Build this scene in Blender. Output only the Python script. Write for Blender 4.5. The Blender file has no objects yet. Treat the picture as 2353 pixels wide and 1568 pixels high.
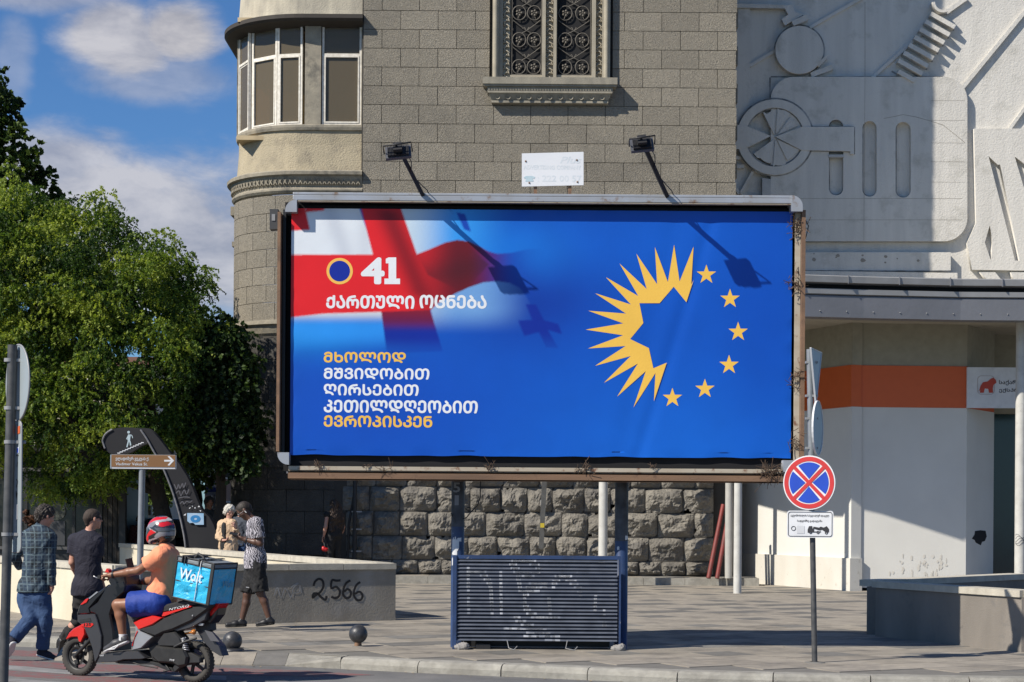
import bpy, bmesh, math, random
import numpy as np
from mathutils import Vector, Matrix, noise as mnoise
random.seed(7); rng = np.random.default_rng(7)
R = math.radians

# ------------------------------------------------------------------ camera, sky, sun, exposure
sc = bpy.context.scene
F, CX, CY, EYE, ROLL = 4200.0, 1176.5, 1175.0, 1.65, 0.40
cam_data = bpy.data.cameras.new("camera")
cam = bpy.data.objects.new("camera", cam_data); sc.collection.objects.link(cam); sc.camera = cam
cam_data.sensor_fit = 'HORIZONTAL'; cam_data.sensor_width = 36.0
cam_data.lens = 36.0 * F / 2353.0
cam_data.shift_y = (CY - 784.0) / 2353.0
cam_data.clip_start = 0.5; cam_data.clip_end = 3000
cam.matrix_world = Matrix.Translation((0, 0, EYE)) @ Matrix.Rotation(-R(ROLL), 4, 'Y') @ Matrix.Rotation(R(90), 4, 'X')

SUN_TRAVEL = Vector((0.95, 0.64, -1.0)).normalized()
sun_data = bpy.data.lights.new("sun", 'SUN'); sun_data.energy = 5.0; sun_data.angle = R(0.5); sun_data.color = (1.0, 0.93, 0.82)
sun = bpy.data.objects.new("sun", sun_data); sc.collection.objects.link(sun)
sun.rotation_euler = SUN_TRAVEL.to_track_quat('-Z', 'Y').to_euler(); sun.location = (-20, -14, 30)

sc.view_settings.view_transform = 'Standard'; sc.view_settings.look = 'None'
sc.view_settings.exposure = 0.32; sc.view_settings.gamma = 1.0; sc.view_settings.use_curve_mapping = False

world = bpy.data.worlds.new("World"); sc.world = world; world.use_nodes = True
def build_world():
    nt = world.node_tree; N = nt.nodes; L = nt.links; N.clear()
    out = N.new('ShaderNodeOutputWorld'); bg = N.new('ShaderNodeBackground'); bg.inputs['Strength'].default_value = 0.062
    sky = N.new('ShaderNodeTexSky'); sky.sky_type = 'NISHITA'; sky.sun_disc = False
    sky.sun_elevation = math.asin(-SUN_TRAVEL.z); sky.sun_rotation = math.atan2(-SUN_TRAVEL.x, -SUN_TRAVEL.y) % (2 * math.pi)
    sky.altitude = 500; sky.air_density = 1.0; sky.dust_density = 0.4; sky.ozone_density = 3.0
    tc = N.new('ShaderNodeTexCoord')
    def math_(op, a, b=None, clamp=False):
        n = N.new('ShaderNodeMath'); n.operation = op; n.use_clamp = clamp
        for i, v in enumerate((a, b)):
            if v is None: continue
            if isinstance(v, (int, float)): n.inputs[i].default_value = v
            else: L.new(v, n.inputs[i])
        return n.outputs[0]
    def noise_(vec, scale, detail, rough=0.55, dist=0.0):
        n = N.new('ShaderNodeTexNoise'); n.inputs['Scale'].default_value = scale; n.inputs['Detail'].default_value = detail
        n.inputs['Roughness'].default_value = rough; n.inputs['Distortion'].default_value = dist
        L.new(vec, n.inputs['Vector']); return n.outputs['Fac']
    sep = N.new('ShaderNodeSeparateXYZ'); L.new(tc.outputs['Generated'], sep.inputs[0])
    X, Y, Z = sep.outputs
    # wispy clouds all over the sky, denser towards the horizon
    mp = N.new('ShaderNodeMapping'); mp.inputs['Scale'].default_value = (1, 1, 2.2); L.new(tc.outputs['Generated'], mp.inputs[0])
    n1 = noise_(mp.outputs[0], 6.5, 9, 0.58, 0.25); n2 = noise_(mp.outputs[0], 18, 8, 0.6, 0.3)
    az = math_('ARCTAN2', X, Y); el = math_('ARCSINE', Z)
    warp = math_('SUBTRACT', n1, 0.5); warp2 = math_('SUBTRACT', n2, 0.5)
    def blob(px, py, rx, ry, gain=1.0, wob=0.55):
        a0 = math.atan((px - CX) / F); e0 = math.atan((CY - py) / F)
        dx = math_('MULTIPLY', math_('SUBTRACT', az, a0), F / rx); dy = math_('MULTIPLY', math_('SUBTRACT', el, e0), F / ry)
        d = math_('SQRT', math_('ADD', math_('MULTIPLY', dx, dx), math_('MULTIPLY', dy, dy)))
        d = math_('ADD', d, math_('ADD', math_('MULTIPLY', warp, wob * 3.2), math_('MULTIPLY', warp2, wob * 1.7)))
        m = N.new('ShaderNodeMapRange'); m.interpolation_type = 'SMOOTHSTEP'
        m.inputs['From Min'].default_value = 1.18; m.inputs['From Max'].default_value = 0.45
        m.inputs['To Min'].default_value = 0; m.inputs['To Max'].default_value = gain; L.new(d, m.inputs['Value']); return m.outputs[0]
    cl = None
    for a in [(270, 120, 130, 95, .9), (400, 90, 105, 75, 1.0), (330, 200, 190, 65, .45), (40, 20, 300, 50, .55), (20, 200, 50, 110, .3),
              (300, 560, 520, 190, .85), (60, 420, 260, 110, .8), (480, 610, 240, 150, .8), (-400, 300, 300, 120, .8), (2900, 200, 400, 160, .7), (-700, -300, 420, 150, .8), (1500, -700, 600, 180, .6)]:
        b = blob(*a); cl = b if cl is None else math_('MAXIMUM', cl, b)
    # elsewhere: scattered cloud banks
    m = N.new('ShaderNodeMapRange'); m.interpolation_type = 'SMOOTHSTEP'; m.inputs['From Min'].default_value = .53; m.inputs['From Max'].default_value = .7
    m.inputs['To Max'].default_value = .8
    n3 = noise_(mp.outputs[0], 2.6, 8, .55, .2); L.new(n3, m.inputs['Value'])
    behind = N.new('ShaderNodeMapRange'); behind.inputs['From Min'].default_value = .35; behind.inputs['From Max'].default_value = .6
    L.new(math_('ABSOLUTE', az), behind.inputs['Value'])
    cl = math_('MAXIMUM', cl, math_('MULTIPLY', m.outputs[0], behind.outputs[0]))
    # cloud colour: bright billows with greyer bellies
    sh = N.new('ShaderNodeMapRange'); sh.inputs['From Min'].default_value = .38; sh.inputs['From Max'].default_value = .62; L.new(n2, sh.inputs['Value'])
    cc = N.new('ShaderNodeMix'); cc.data_type = 'RGBA'; L.new(sh.outputs[0], cc.inputs['Factor'])
    cc.inputs['A'].default_value = (8.2, 8.0, 8.3, 1); cc.inputs['B'].default_value = (4.9, 5.0, 5.8, 1)
    tint = N.new('ShaderNodeMix'); tint.data_type = 'RGBA'; tint.blend_type = 'MULTIPLY'; tint.inputs['Factor'].default_value = 1
    L.new(sky.outputs[0], tint.inputs['A']); tint.inputs['B'].default_value = (0.64, 1.0, 1.40, 1)
    mx = N.new('ShaderNodeMix'); mx.data_type = 'RGBA'; L.new(cl, mx.inputs['Factor'])
    L.new(tint.outputs['Result'], mx.inputs['A']); L.new(cc.outputs['Result'], mx.inputs['B'])
    L.new(mx.outputs['Result'], bg.inputs['Color']); L.new(bg.outputs[0], out.inputs[0])
build_world()

# ------------------------------------------------------------------ measuring: photograph pixel + metres of distance -> point
_c, _s = math.cos(R(ROLL)), math.sin(R(ROLL))
def unroll(x, y):
    a, b = x - CX, y - CY
    return a * _c + b * _s, -a * _s + b * _c
def P(x, y, d):
    u, v = unroll(x, y)
    return Vector((u / F * d, d, EYE - v / F * d))
def Gd(x, y, z=0.0):
    return F * (EYE - z) / unroll(x, y)[1]
def G(x, y, z=0.0):
    return P(x, y, Gd(x, y, z))
def cr(x0, y0, s):
    return lambda px, py: ((x0 + px * s) / 1.088, (y0 + py * s) / 1.088)
cA, cB, cC = cr(0, 1150, .3546), cr(130, 1270, .2781), cr(0, 1250, .2869)
cE, cF = cr(500, 1180, .2679), cr(240, 1050, .2041)
c2, c3, c4 = cr(500, 1150, .3546), cr(1000, 1150, .3546), cr(1860, 1100, .3865)
T1, T2, T3 = cr(540, 0, .38265), cr(1100, 0, .35714), cr(1800, 0, .4847)
PB, PR, R2, L1 = cr(680, 480, .43373), cr(1380, 480, .47189), cr(1960, 680, .38265), cr(0, 800, .38272)
def PP(c, px, py, d): return P(*c(px, py), d)

# ------------------------------------------------------------------ objects
def setp(o, label=None, cat=None, group=None, kind=None):
    if label: o['label'] = label
    if cat: o['category'] = cat
    if group: o['group'] = group
    if kind: o['kind'] = kind
    return o
def thing(name, label, cat, loc, group=None):
    o = bpy.data.objects.new(name, None); sc.collection.objects.link(o); o.location = loc; o.empty_display_size = .2
    return setp(o, label, cat, group)
_world_of = {}
def link(name, mesh, parent=None, mats=None, M=None):
    o = bpy.data.objects.new(name, mesh); sc.collection.objects.link(o)
    M = M or Matrix.Identity(4)
    if parent is not None:
        o.parent = parent
        pw = _world_of.get(parent.name)
        if pw is None: pw = Matrix.Translation(parent.location) @ parent.rotation_euler.to_matrix().to_4x4()
        o.matrix_parent_inverse = pw.inverted()
    o.matrix_basis = M
    _world_of[o.name] = M
    if mats is not None:
        if not isinstance(mats, (list, tuple)): mats = [mats]
        if len(mesh.materials) == 0:
            for m in mats: mesh.materials.append(m)
    return o
def copy_tree(o, shift=Vector((0, 0, 0)), parent=None, label=None):
    c = o.copy(); sc.collection.objects.link(c)
    if parent is None: c.location = o.location + shift
    else: c.parent = parent
    for ch in list(o.children): copy_tree(ch, shift, c)
    if label: c['label'] = label
    return c

class MB:
    """collects shapes into one mesh"""
    def __init__(s): s.v = []; s.f = []; s.m = []; s.sm = []; s.mi = 0; s.smooth = False
    def add(s, vs, fs, smooth=None):
        n = len(s.v); s.v += [tuple(v) for v in vs]
        for f in fs:
            s.f.append([i + n for i in f]); s.m.append(s.mi); s.sm.append(s.smooth if smooth is None else smooth)
        return s
    def box(s, x0, x1, y0, y1, z0, z1, M=None):
        vs = [Vector((x, y, z)) for z in (z0, z1) for y in (y0, y1) for x in (x0, x1)]
        if M is not None: vs = [M @ v for v in vs]
        return s.add(vs, [(0, 2, 3, 1), (4, 5, 7, 6), (0, 1, 5, 4), (2, 6, 7, 3), (0, 4, 6, 2), (1, 3, 7, 5)], False)
    def bar(s, a, b, w, h, up=Vector((0, 0, 1))):
        a, b = Vector(a), Vector(b); d = (b - a); l = d.length; d = d / l
        sx = d.cross(up)
        if sx.length < 1e-4: sx = d.cross(Vector((0, 1, 0)))
        sx.normalize(); u = sx.cross(d)
        vs = [p + sx * (i * w / 2) + u * (j * h / 2) for p in (a, b) for j in (-1, 1) for i in (-1, 1)]
        return s.add(vs, [(0, 2, 3, 1), (4, 5, 7, 6), (0, 1, 5, 4), (2, 6, 7, 3), (0, 4, 6, 2), (1, 3, 7, 5)], False)
    def tube(s, pts, r, n=8, caps=True, smooth=True):
        pts = [Vector(p) for p in pts]; k = len(pts); rs = r if isinstance(r, (list, tuple)) else [r] * k
        rings = []; prev = None
        for i, p in enumerate(pts):
            t = (pts[min(i + 1, k - 1)] - pts[max(i - 1, 0)])
            if t.length < 1e-9: t = Vector((0, 0, 1))
            t.normalize()
            if prev is None: a = t.orthogonal().normalized()
            else:
                a = prev - t * prev.dot(t)
                a = a.normalized() if a.length > 1e-6 else t.orthogonal().normalized()
            prev = a; b = t.cross(a)
            rings.append([p + (a * math.cos(2 * math.pi * j / n) + b * math.sin(2 * math.pi * j / n)) * rs[i] for j in range(n)])
        vs = [v for rr in rings for v in rr]; fs = []
        for i in range(k - 1):
            for j in range(n):
                fs.append((i * n + j, i * n + (j + 1) % n, (i + 1) * n + (j + 1) % n, (i + 1) * n + j))
        s.add(vs, fs, smooth)
        if caps:
            s.add(rings[0], [tuple(range(n))[::-1]], False); s.add(rings[-1], [tuple(range(n))], False)
        return s
    def lathe(s, prof, c, axis='Z', n=24, smooth=True, M=None):
        """prof: (radius, height) list"""
        k = len(prof); vs = []
        for r, h in prof:
            for j in range(n):
                a = 2 * math.pi * j / n; x, y = r * math.cos(a), r * math.sin(a)
                v = {'Z': Vector((x, y, h)), 'Y': Vector((x, h, y)), 'X': Vector((h, x, y))}[axis]
                if M is not None: v = M @ v
                vs.append(v + Vector(c))
        fs = [(i * n + j, i * n + (j + 1) % n, (i + 1) * n + (j + 1) % n, (i + 1) * n + j) for i in range(k - 1) for j in range(n)]
        return s.add(vs, fs, smooth)
    def prism(s, loop, off, smooth=False):
        """loop of 3-d points pushed by vector off; concave allowed"""
        from mathutils.geometry import tessellate_polygon
        loop = [Vector(p) for p in loop]; off = Vector(off); n = len(loop)
        tris = tessellate_polygon([loop])
        nrm = Vector((0, 0, 0))
        for i in range(n): nrm += loop[i].cross(loop[(i + 1) % n])
        top = [p + off for p in loop]
        s.add(loop + top, [tuple(t) for t in tris] + [tuple(i + n for i in reversed(t)) for t in tris], smooth)
        s.add(loop + top, [(i, (i + 1) % n, (i + 1) % n + n, i + n) for i in range(n)], smooth)
        return s
    def build(s, name, mats, parent=None, M=None, bevel=0, fix=True):
        me = bpy.data.meshes.new(name); me.from_pydata(s.v, [], s.f)
        me.polygons.foreach_set('material_index', s.m); me.polygons.foreach_set('use_smooth', s.sm)
        if fix and len(s.f) < 60000:
            bm = bmesh.new(); bm.from_mesh(me)
            if bevel:
                bmesh.ops.remove_doubles(bm, verts=bm.verts, dist=1e-5)
            bmesh.ops.recalc_face_normals(bm, faces=bm.faces)
            if bevel:
                es = [e for e in bm.edges if len(e.link_faces) == 2 and e.calc_face_angle(0) > .5]
                bmesh.ops.bevel(bm, geom=es, offset=bevel, segments=2, profile=.5, affect='EDGES', clamp_overlap=True)
            bm.to_mesh(me); bm.free()
        me.update()
        return link(name, me, parent, mats, M)

def mesh_from_np(name, V, Q, smooth=True):
    me = bpy.data.meshes.new(name); nv, nq = len(V), len(Q); k = Q.shape[1]
    me.vertices.add(nv); me.vertices.foreach_set('co', np.ascontiguousarray(V, dtype=np.float32).ravel())
    me.loops.add(nq * k); me.loops.foreach_set('vertex_index', np.ascontiguousarray(Q, dtype=np.int32).ravel())
    me.polygons.add(nq); me.polygons.foreach_set('loop_start', np.arange(nq, dtype=np.int32) * k)
    me.polygons.foreach_set('loop_total', np.full(nq, k, dtype=np.int32))
    me.polygons.foreach_set('use_smooth', np.full(nq, smooth, dtype=bool))
    me.update(calc_edges=True); return me

def flat(loops, thick=0.0, res=1):
    """2-D outlines (holes by nesting) -> mesh in the XY plane, front face at z=+thick"""
    cu = bpy.data.curves.new('flat', 'CURVE'); cu.dimensions = '2D'; cu.fill_mode = 'BOTH'; cu.extrude = thick / 2
    for lp in loops:
        sp = cu.splines.new('POLY'); sp.points.add(len(lp) - 1)
        for i, p in enumerate(lp): sp.points[i].co = (p[0], p[1], 0, 1)
        sp.use_cyclic_u = True
    ob = bpy.data.objects.new('flat', cu); me = bpy.data.meshes.new_from_object(ob)
    bpy.data.objects.remove(ob); bpy.data.curves.remove(cu)
    if thick: me.transform(Matrix.Translation((0, 0, thick / 2)))
    return me
def facing(origin, right=Vector((1, 0, 0)), up=Vector((0, 0, 1))):
    """matrix taking XY-plane shapes to a plane with +x=right, +y=up, +z toward the viewer of that face"""
    r = Vector(right).normalized(); u = Vector(up); u = (u - r * u.dot(r)).normalized(); n = r.cross(u)
    return Matrix(((r.x, u.x, n.x, origin[0]), (r.y, u.y, n.y, origin[1]), (r.z, u.z, n.z, origin[2]), (0, 0, 0, 1)))
def flat_at(name, loops, thick, M, mat, parent=None):
    me = flat(loops, thick); me.transform(M); return link(name, me, parent, mat)
def text_mesh(body, x0, x1, y0, y1, bold=0.0, thick=0.0, shear=0.0):
    cu = bpy.data.curves.new('t', 'FONT'); cu.body = body; cu.size = 1; cu.offset = bold; cu.resolution_u = 2; cu.extrude = thick; cu.shear = shear
    ob = bpy.data.objects.new('t', cu); me = bpy.data.meshes.new_from_object(ob)
    bpy.data.objects.remove(ob); bpy.data.curves.remove(cu)
    n = len(me.vertices); co = np.empty(n * 3, dtype=np.float32); me.vertices.foreach_get('co', co); co = co.reshape(-1, 3)
    mn, mx_ = co.min(0), co.max(0)
    co[:, 0] = x0 + (co[:, 0] - mn[0]) / (mx_[0] - mn[0]) * (x1 - x0)
    co[:, 1] = y0 + (co[:, 1] - mn[1]) / (mx_[1] - mn[1]) * (y1 - y0)
    me.vertices.foreach_set('co', co.ravel()); me.update(); return me
def text_at(name, body, x0, x1, y0, y1, M, mat, parent, bold=0.0, shear=0.0):
    if bold: # thicken: the same print laid a hair's breadth to each side, 0.1 mm apart in depth
        h_ = (y1 - y0) * bold; me = text_mesh(body, x0 + h_, x1 - h_, y0 + h_, y1 - h_, 0, 0, shear); bm = bmesh.new()
        for i, (dx, dy) in enumerate(((1, 0), (-1, 0), (0, 1), (0, -1), (.7, .7), (-.7, -.7), (.7, -.7), (-.7, .7))):
            m2 = me.copy(); m2.transform(M @ Matrix.Translation((dx * h_, dy * h_, .00008 * i))); bm.from_mesh(m2); bpy.data.meshes.remove(m2)
        bm.to_mesh(me); bm.free(); return link(name, me, parent, mat)
    me = text_mesh(body, x0, x1, y0, y1, bold, 0, shear); me.transform(M); return link(name, me, parent, mat)
def stroke(pts, w):
    """outline polygon of a polyline of width w (2-D)"""
    L_, R_ = [], []
    for i, p in enumerate(pts):
        a = pts[max(i - 1, 0)]; b = pts[min(i + 1, len(pts) - 1)]
        dx, dy = b[0] - a[0], b[1] - a[1]; l = math.hypot(dx, dy) or 1
        nx, ny = -dy / l * w / 2, dx / l * w / 2
        L_.append((p[0] + nx, p[1] + ny)); R_.append((p[0] - nx, p[1] - ny))
    return L_ + R_[::-1]
def circle2(cx, cy, r, n=32, ry=None): return [(cx + r * math.cos(2 * math.pi * i / n), cy + (ry or r) * math.sin(2 * math.pi * i / n)) for i in range(n)]

# ------------------------------------------------------------------ materials
def srgb(r, g, b):
    f = lambda c: (c / 255 / 12.92) if c / 255 <= .04045 else ((c / 255 + .055) / 1.055) ** 2.4
    return (f(r), f(g), f(b))
_mats = {}
def mat(name, col, rough=.7, metal=0.0, col2=None, scale=6.0, bump=0.0, bscale=60.0, vary=0.0, coat=0.0, contrast=.25, spec=None, detail=6, stain=None, stretch=None, dist=0.3):
    """principled surface: noise between two colours, optional stains, grain bump, per-object variation"""
    if name in _mats: return _mats[name]
    m = bpy.data.materials.new(name); m.use_nodes = True; nt = m.node_tree; N, L = nt.nodes, nt.links
    b = N['Principled BSDF']; b.inputs['Roughness'].default_value = rough; b.inputs['Metallic'].default_value = metal
    if coat: b.inputs['Coat Weight'].default_value = coat; b.inputs['Coat Roughness'].default_value = .08
    if spec is not None: b.inputs['Specular IOR Level'].default_value = spec
    geo = N.new('ShaderNodeNewGeometry'); vec = geo.outputs['Position']
    if stretch:
        mp = N.new('ShaderNodeMapping'); mp.inputs['Scale'].default_value = stretch; L.new(vec, mp.inputs[0]); vec = mp.outputs[0]
    n = N.new('ShaderNodeTexNoise'); n.inputs['Scale'].default_value = scale; n.inputs['Detail'].default_value = detail; n.inputs['Distortion'].default_value = dist
    L.new(vec, n.inputs['Vector'])
    mr = N.new('ShaderNodeMapRange'); mr.inputs['From Min'].default_value = .5 - contrast; mr.inputs['From Max'].default_value = .5 + contrast; L.new(n.outputs['Fac'], mr.inputs['Value'])
    mx = N.new('ShaderNodeMix'); mx.data_type = 'RGBA'; L.new(mr.outputs[0], mx.inputs['Factor'])
    c2_ = col2 or tuple(c * .82 for c in col)
    mx.inputs['A'].default_value = (*col, 1); mx.inputs['B'].default_value = (*c2_, 1); cur = mx.outputs['Result']
    if stain:
        sc_, lo, hi, scol = stain
        n2 = N.new('ShaderNodeTexNoise'); n2.inputs['Scale'].default_value = sc_; n2.inputs['Detail'].default_value = 7; n2.inputs['Roughness'].default_value = .65; L.new(geo.outputs['Position'], n2.inputs['Vector'])
        m2 = N.new('ShaderNodeMapRange'); m2.inputs['From Min'].default_value = lo; m2.inputs['From Max'].default_value = hi; L.new(n2.outputs['Fac'], m2.inputs['Value'])
        x2 = N.new('ShaderNodeMix'); x2.data_type = 'RGBA'; L.new(m2.outputs[0], x2.inputs['Factor']); L.new(cur, x2.inputs['A']); x2.inputs['B'].default_value = (*scol, 1); cur = x2.outputs['Result']
    if vary:
        oi = N.new('ShaderNodeObjectInfo'); hs = N.new('ShaderNodeHueSaturation')
        r1 = N.new('ShaderNodeMapRange'); r1.inputs['To Min'].default_value = 1 - vary; r1.inputs['To Max'].default_value = 1 + vary
        L.new(oi.outputs['Random'], r1.inputs['Value']); L.new(r1.outputs[0], hs.inputs['Value']); L.new(cur, hs.inputs['Color']); cur = hs.outputs[0]
    L.new(cur, b.inputs['Base Color'])
    if bump:
        nb = N.new('ShaderNodeTexNoise'); nb.inputs['Scale'].default_value = bscale; nb.inputs['Detail'].default_value = 4; nb.inputs['Distortion'].default_value = dist * 2
        L.new(geo.outputs['Position'], nb.inputs['Vector'])
        bp = N.new('ShaderNodeBump'); bp.inputs['Strength'].default_value = 1; bp.inputs['Distance'].default_value = bump
        L.new(nb.outputs['Fac'], bp.inputs['Height']); L.new(bp.outputs[0], b.inputs['Normal'])
    _mats[name] = m; return m
# ------------------------------------------------------------------ smooth bodies: blended capsules and ellipsoids -> one surface
class Body:
    def __init__(s, h=.009, k=.02): s.h, s.k, s.p, s.cuts = h, k, [], []
    def cap(s, a, b, ra, rb=None, k=None, planes=()):
        s.p.append(('c', Vector(a), Vector(b), ra, ra if rb is None else rb, s.k if k is None else k, planes)); return s
    def ell(s, c, r, M=None, k=None, planes=()):
        s.p.append(('e', Vector(c), Vector(r), M or Matrix.Identity(3), None, s.k if k is None else k, planes)); return s
    def cut(s, c, n): s.cuts.append((Vector(c), Vector(n).normalized())); return s   # removes the side n points to
    def mesh(s, wob=0, wl=.12, seed=0):
        h = s.h; lo = np.full(3, 1e9); hi = np.full(3, -1e9); bb = []
        for p in s.p:
            if p[0] == 'c':
                a, b, r = np.array(p[1]), np.array(p[2]), max(p[3], p[4]); l, u = np.minimum(a, b) - r, np.maximum(a, b) + r
            else:
                r = max(p[2]); l, u = np.array(p[1]) - r, np.array(p[1]) + r
            m = .03; bb.append((l - m, u + m)); lo = np.minimum(lo, l - m); hi = np.maximum(hi, u + m)
        n = np.ceil((hi - lo) / h).astype(int) + 2
        Fv = np.full(n, .3, dtype=np.float32)
        for p, (l, u) in zip(s.p, bb):
            i0 = np.maximum(((l - lo) / h).astype(int), 0); i1 = np.minimum(((u - lo) / h).astype(int) + 2, n)
            X = (lo[0] + np.arange(i0[0], i1[0]) * h)[:, None, None].astype(np.float32); Y = (lo[1] + np.arange(i0[1], i1[1]) * h)[None, :, None].astype(np.float32); Z = (lo[2] + np.arange(i0[2], i1[2]) * h)[None, None, :].astype(np.float32)
            if p[0] == 'c':
                a, b = p[1], p[2]; d = b - a; dd = max(d.dot(d), 1e-9)
                x, y, z = X - a.x, Y - a.y, Z - a.z
                t = np.clip((x * d.x + y * d.y + z * d.z) / dd, 0, 1)
                D = np.sqrt((x - t * d.x) ** 2 + (y - t * d.y) ** 2 + (z - t * d.z) ** 2) - (p[3] + (p[4] - p[3]) * t)
            else:
                c, r, M = p[1], p[2], p[3]; x, y, z = X - c.x, Y - c.y, Z - c.z
                e = [(x * M[0][i] + y * M[1][i] + z * M[2][i]) / r[i] for i in range(3)]
                k0 = np.sqrt(e[0] ** 2 + e[1] ** 2 + e[2] ** 2); k1 = np.sqrt((e[0] / r[0]) ** 2 + (e[1] / r[1]) ** 2 + (e[2] / r[2]) ** 2)
                D = k0 * (k0 - 1) / np.maximum(k1, 1e-6)
            for c, nn in p[6]:
                nn = Vector(nn).normalized(); D = np.maximum(D, (X - c[0]) * nn.x + (Y - c[1]) * nn.y + (Z - c[2]) * nn.z)
            sl = tuple(slice(i0[q], i1[q]) for q in range(3)); G_ = Fv[sl]; k = p[5]
            if k > 0:
                hh = np.maximum(k - np.abs(D - G_), 0) / k; Fv[sl] = np.minimum(D, G_) - hh * hh * k * .25
            else: Fv[sl] = np.minimum(D, G_)
        if s.cuts:
            X = (lo[0] + np.arange(n[0]) * h)[:, None, None]; Y = (lo[1] + np.arange(n[1]) * h)[None, :, None]; Z = (lo[2] + np.arange(n[2]) * h)[None, None, :]
            for c, nn in s.cuts: Fv = np.maximum(Fv, ((X - c.x) * nn.x + (Y - c.y) * nn.y + (Z - c.z) * nn.z).astype(np.float32))
        Fv[0], Fv[-1], Fv[:, 0], Fv[:, -1], Fv[:, :, 0], Fv[:, :, -1] = (.3,) * 6
        ins = Fv < 0; cs = tuple(slice(0, q - 1) for q in n); cnt = np.zeros(n - 1, dtype=np.int8)
        for dx in (0, 1):
            for dy in (0, 1):
                for dz in (0, 1): cnt += ins[dx:dx + n[0] - 1, dy:dy + n[1] - 1, dz:dz + n[2] - 1]
        I, J, K = np.nonzero((cnt > 0) & (cnt < 8)); idx = np.full(n - 1, -1, dtype=np.int64); idx[I, J, K] = np.arange(len(I))
        acc = np.zeros((len(I), 3)); w = np.zeros(len(I))
        for ax in range(3):
            o1, o2 = [(1, 2), (0, 2), (0, 1)][ax]
            for a in (0, 1):
                for b in (0, 1):
                    d0 = [0, 0, 0]; d0[o1], d0[o2] = a, b; d1 = list(d0); d1[ax] = 1
                    f0 = Fv[I + d0[0], J + d0[1], K + d0[2]]; f1 = Fv[I + d1[0], J + d1[1], K + d1[2]]
                    m = (f0 < 0) != (f1 < 0); t = np.where(m, f0 / np.where(m, f0 - f1, 1), 0)
                    pt = np.zeros((len(I), 3)); pt[:, o1] = a; pt[:, o2] = b; pt[:, ax] = t
                    acc += pt * m[:, None]; w += m
        V = (np.stack([I, J, K], 1) + acc / np.maximum(w, 1)[:, None]) * h + lo
        Q = []
        for ax in range(3):
            o1, o2 = (ax + 1) % 3, (ax + 2) % 3
            A = [slice(0, q - 1) for q in n]; Bs = [slice(0, q - 1) for q in n]; Bs[ax] = slice(1, n[ax])
            for o in (o1, o2): A[o] = slice(1, n[o] - 1); Bs[o] = slice(1, n[o] - 1)
            A[ax] = slice(0, n[ax] - 1)
            a_, b_ = ins[tuple(A)], ins[tuple(Bs)]; e = np.argwhere(a_ != b_)
            if not len(e): continue
            pos = e.copy(); pos[:, o1] += 1; pos[:, o2] += 1; flip = a_[tuple(e.T)]
            def cell(u, v):
                q = pos.copy(); q[:, o1] -= u; q[:, o2] -= v; return idx[q[:, 0], q[:, 1], q[:, 2]]
            q4 = np.stack([cell(1, 1), cell(0, 1), cell(0, 0), cell(1, 0)], 1); q4[~flip] = q4[~flip][:, ::-1]; Q.append(q4)
        Q = np.concatenate(Q); Q = Q[(Q >= 0).all(1)]
        if wob:
            r_ = np.random.default_rng(seed); disp = np.zeros(len(V))
            for q in range(7):
                kv = r_.normal(size=3) * (2 * math.pi / wl) * (.6 + .5 * q / 3); kv[2] *= .6; disp += np.sin(V @ kv + 2.2 * np.sin(V @ (kv[[1, 2, 0]] * .5) + q) + q) / (1 + .35 * q)
            nr = np.zeros_like(V); fn = np.cross(V[Q[:, 1]] - V[Q[:, 0]], V[Q[:, 2]] - V[Q[:, 0]])
            for q in range(4): np.add.at(nr, Q[:, q], fn)
            nr /= np.maximum(np.linalg.norm(nr, axis=1), 1e-12)[:, None]; V = V + nr * (disp * wob / 2)[:, None]
        return V, Q
    def build(s, name, m, parent, wob=0, wl=.12, seed=0, M=None):
        V, Q = s.mesh(wob, wl, seed); return link(name, mesh_from_np(name, V, Q), parent, m, M)
def basis(fwd, up):
    f = Vector(fwd).normalized(); u = Vector(up); u = (u - f * u.dot(f)).normalized(); r = f.cross(u)   # r = right hand side
    return Matrix(((r.x, f.x, u.x), (r.y, f.y, u.y), (r.z, f.z, u.z)))     # columns right, fwd, up
def lerp(a, b, t): return Vector(a) + (Vector(b) - Vector(a)) * t
def hand(B, wrist, d, palm, curl=.5, side=1, s=1.0, grip=False):
    """palm block, four jointed fingers of unequal length and a thumb; d = direction of the hand, palm = where the palm looks"""
    d = Vector(d).normalized(); pn = Vector(palm); pn = (pn - d * pn.dot(d)).normalized(); sd = d.cross(pn) * side
    Mx = Matrix(((sd.x, d.x, pn.x), (sd.y, d.y, pn.y), (sd.z, d.z, pn.z)))
    B.cap(wrist, wrist + d * .03 * s, .024 * s, .026 * s, k=.015); B.ell(wrist + d * .055 * s, (.042 * s, .05 * s, .018 * s), Mx, k=.012)
    for i, (o, l) in enumerate([(-.03, .068), (-.01, .08), (.01, .076), (.029, .06)]):
        p = wrist + d * .09 * s + sd * o * s; ang = 0
        for j, fr in enumerate((.45, .3, .25)):
            ang += curl * (1.15 if j else .75) + .06 * i; q = p + (d * math.cos(ang) + pn * math.sin(ang)) * l * fr * s
            B.cap(p, q, .0095 * s, .0085 * s, k=.004); p = q
    t0 = wrist + d * .03 * s - sd * .03 * s; t1 = t0 + (d * .7 - sd * .55 + pn * .5).normalized() * .04 * s; t2 = t1 + (d * .8 + pn * (.3 + curl * .4) - sd * .1).normalized() * .032 * s
    B.cap(t0, t1, .013 * s, .0115 * s, k=.01); B.cap(t1, t2, .0115 * s, .009 * s, k=.004)
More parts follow.
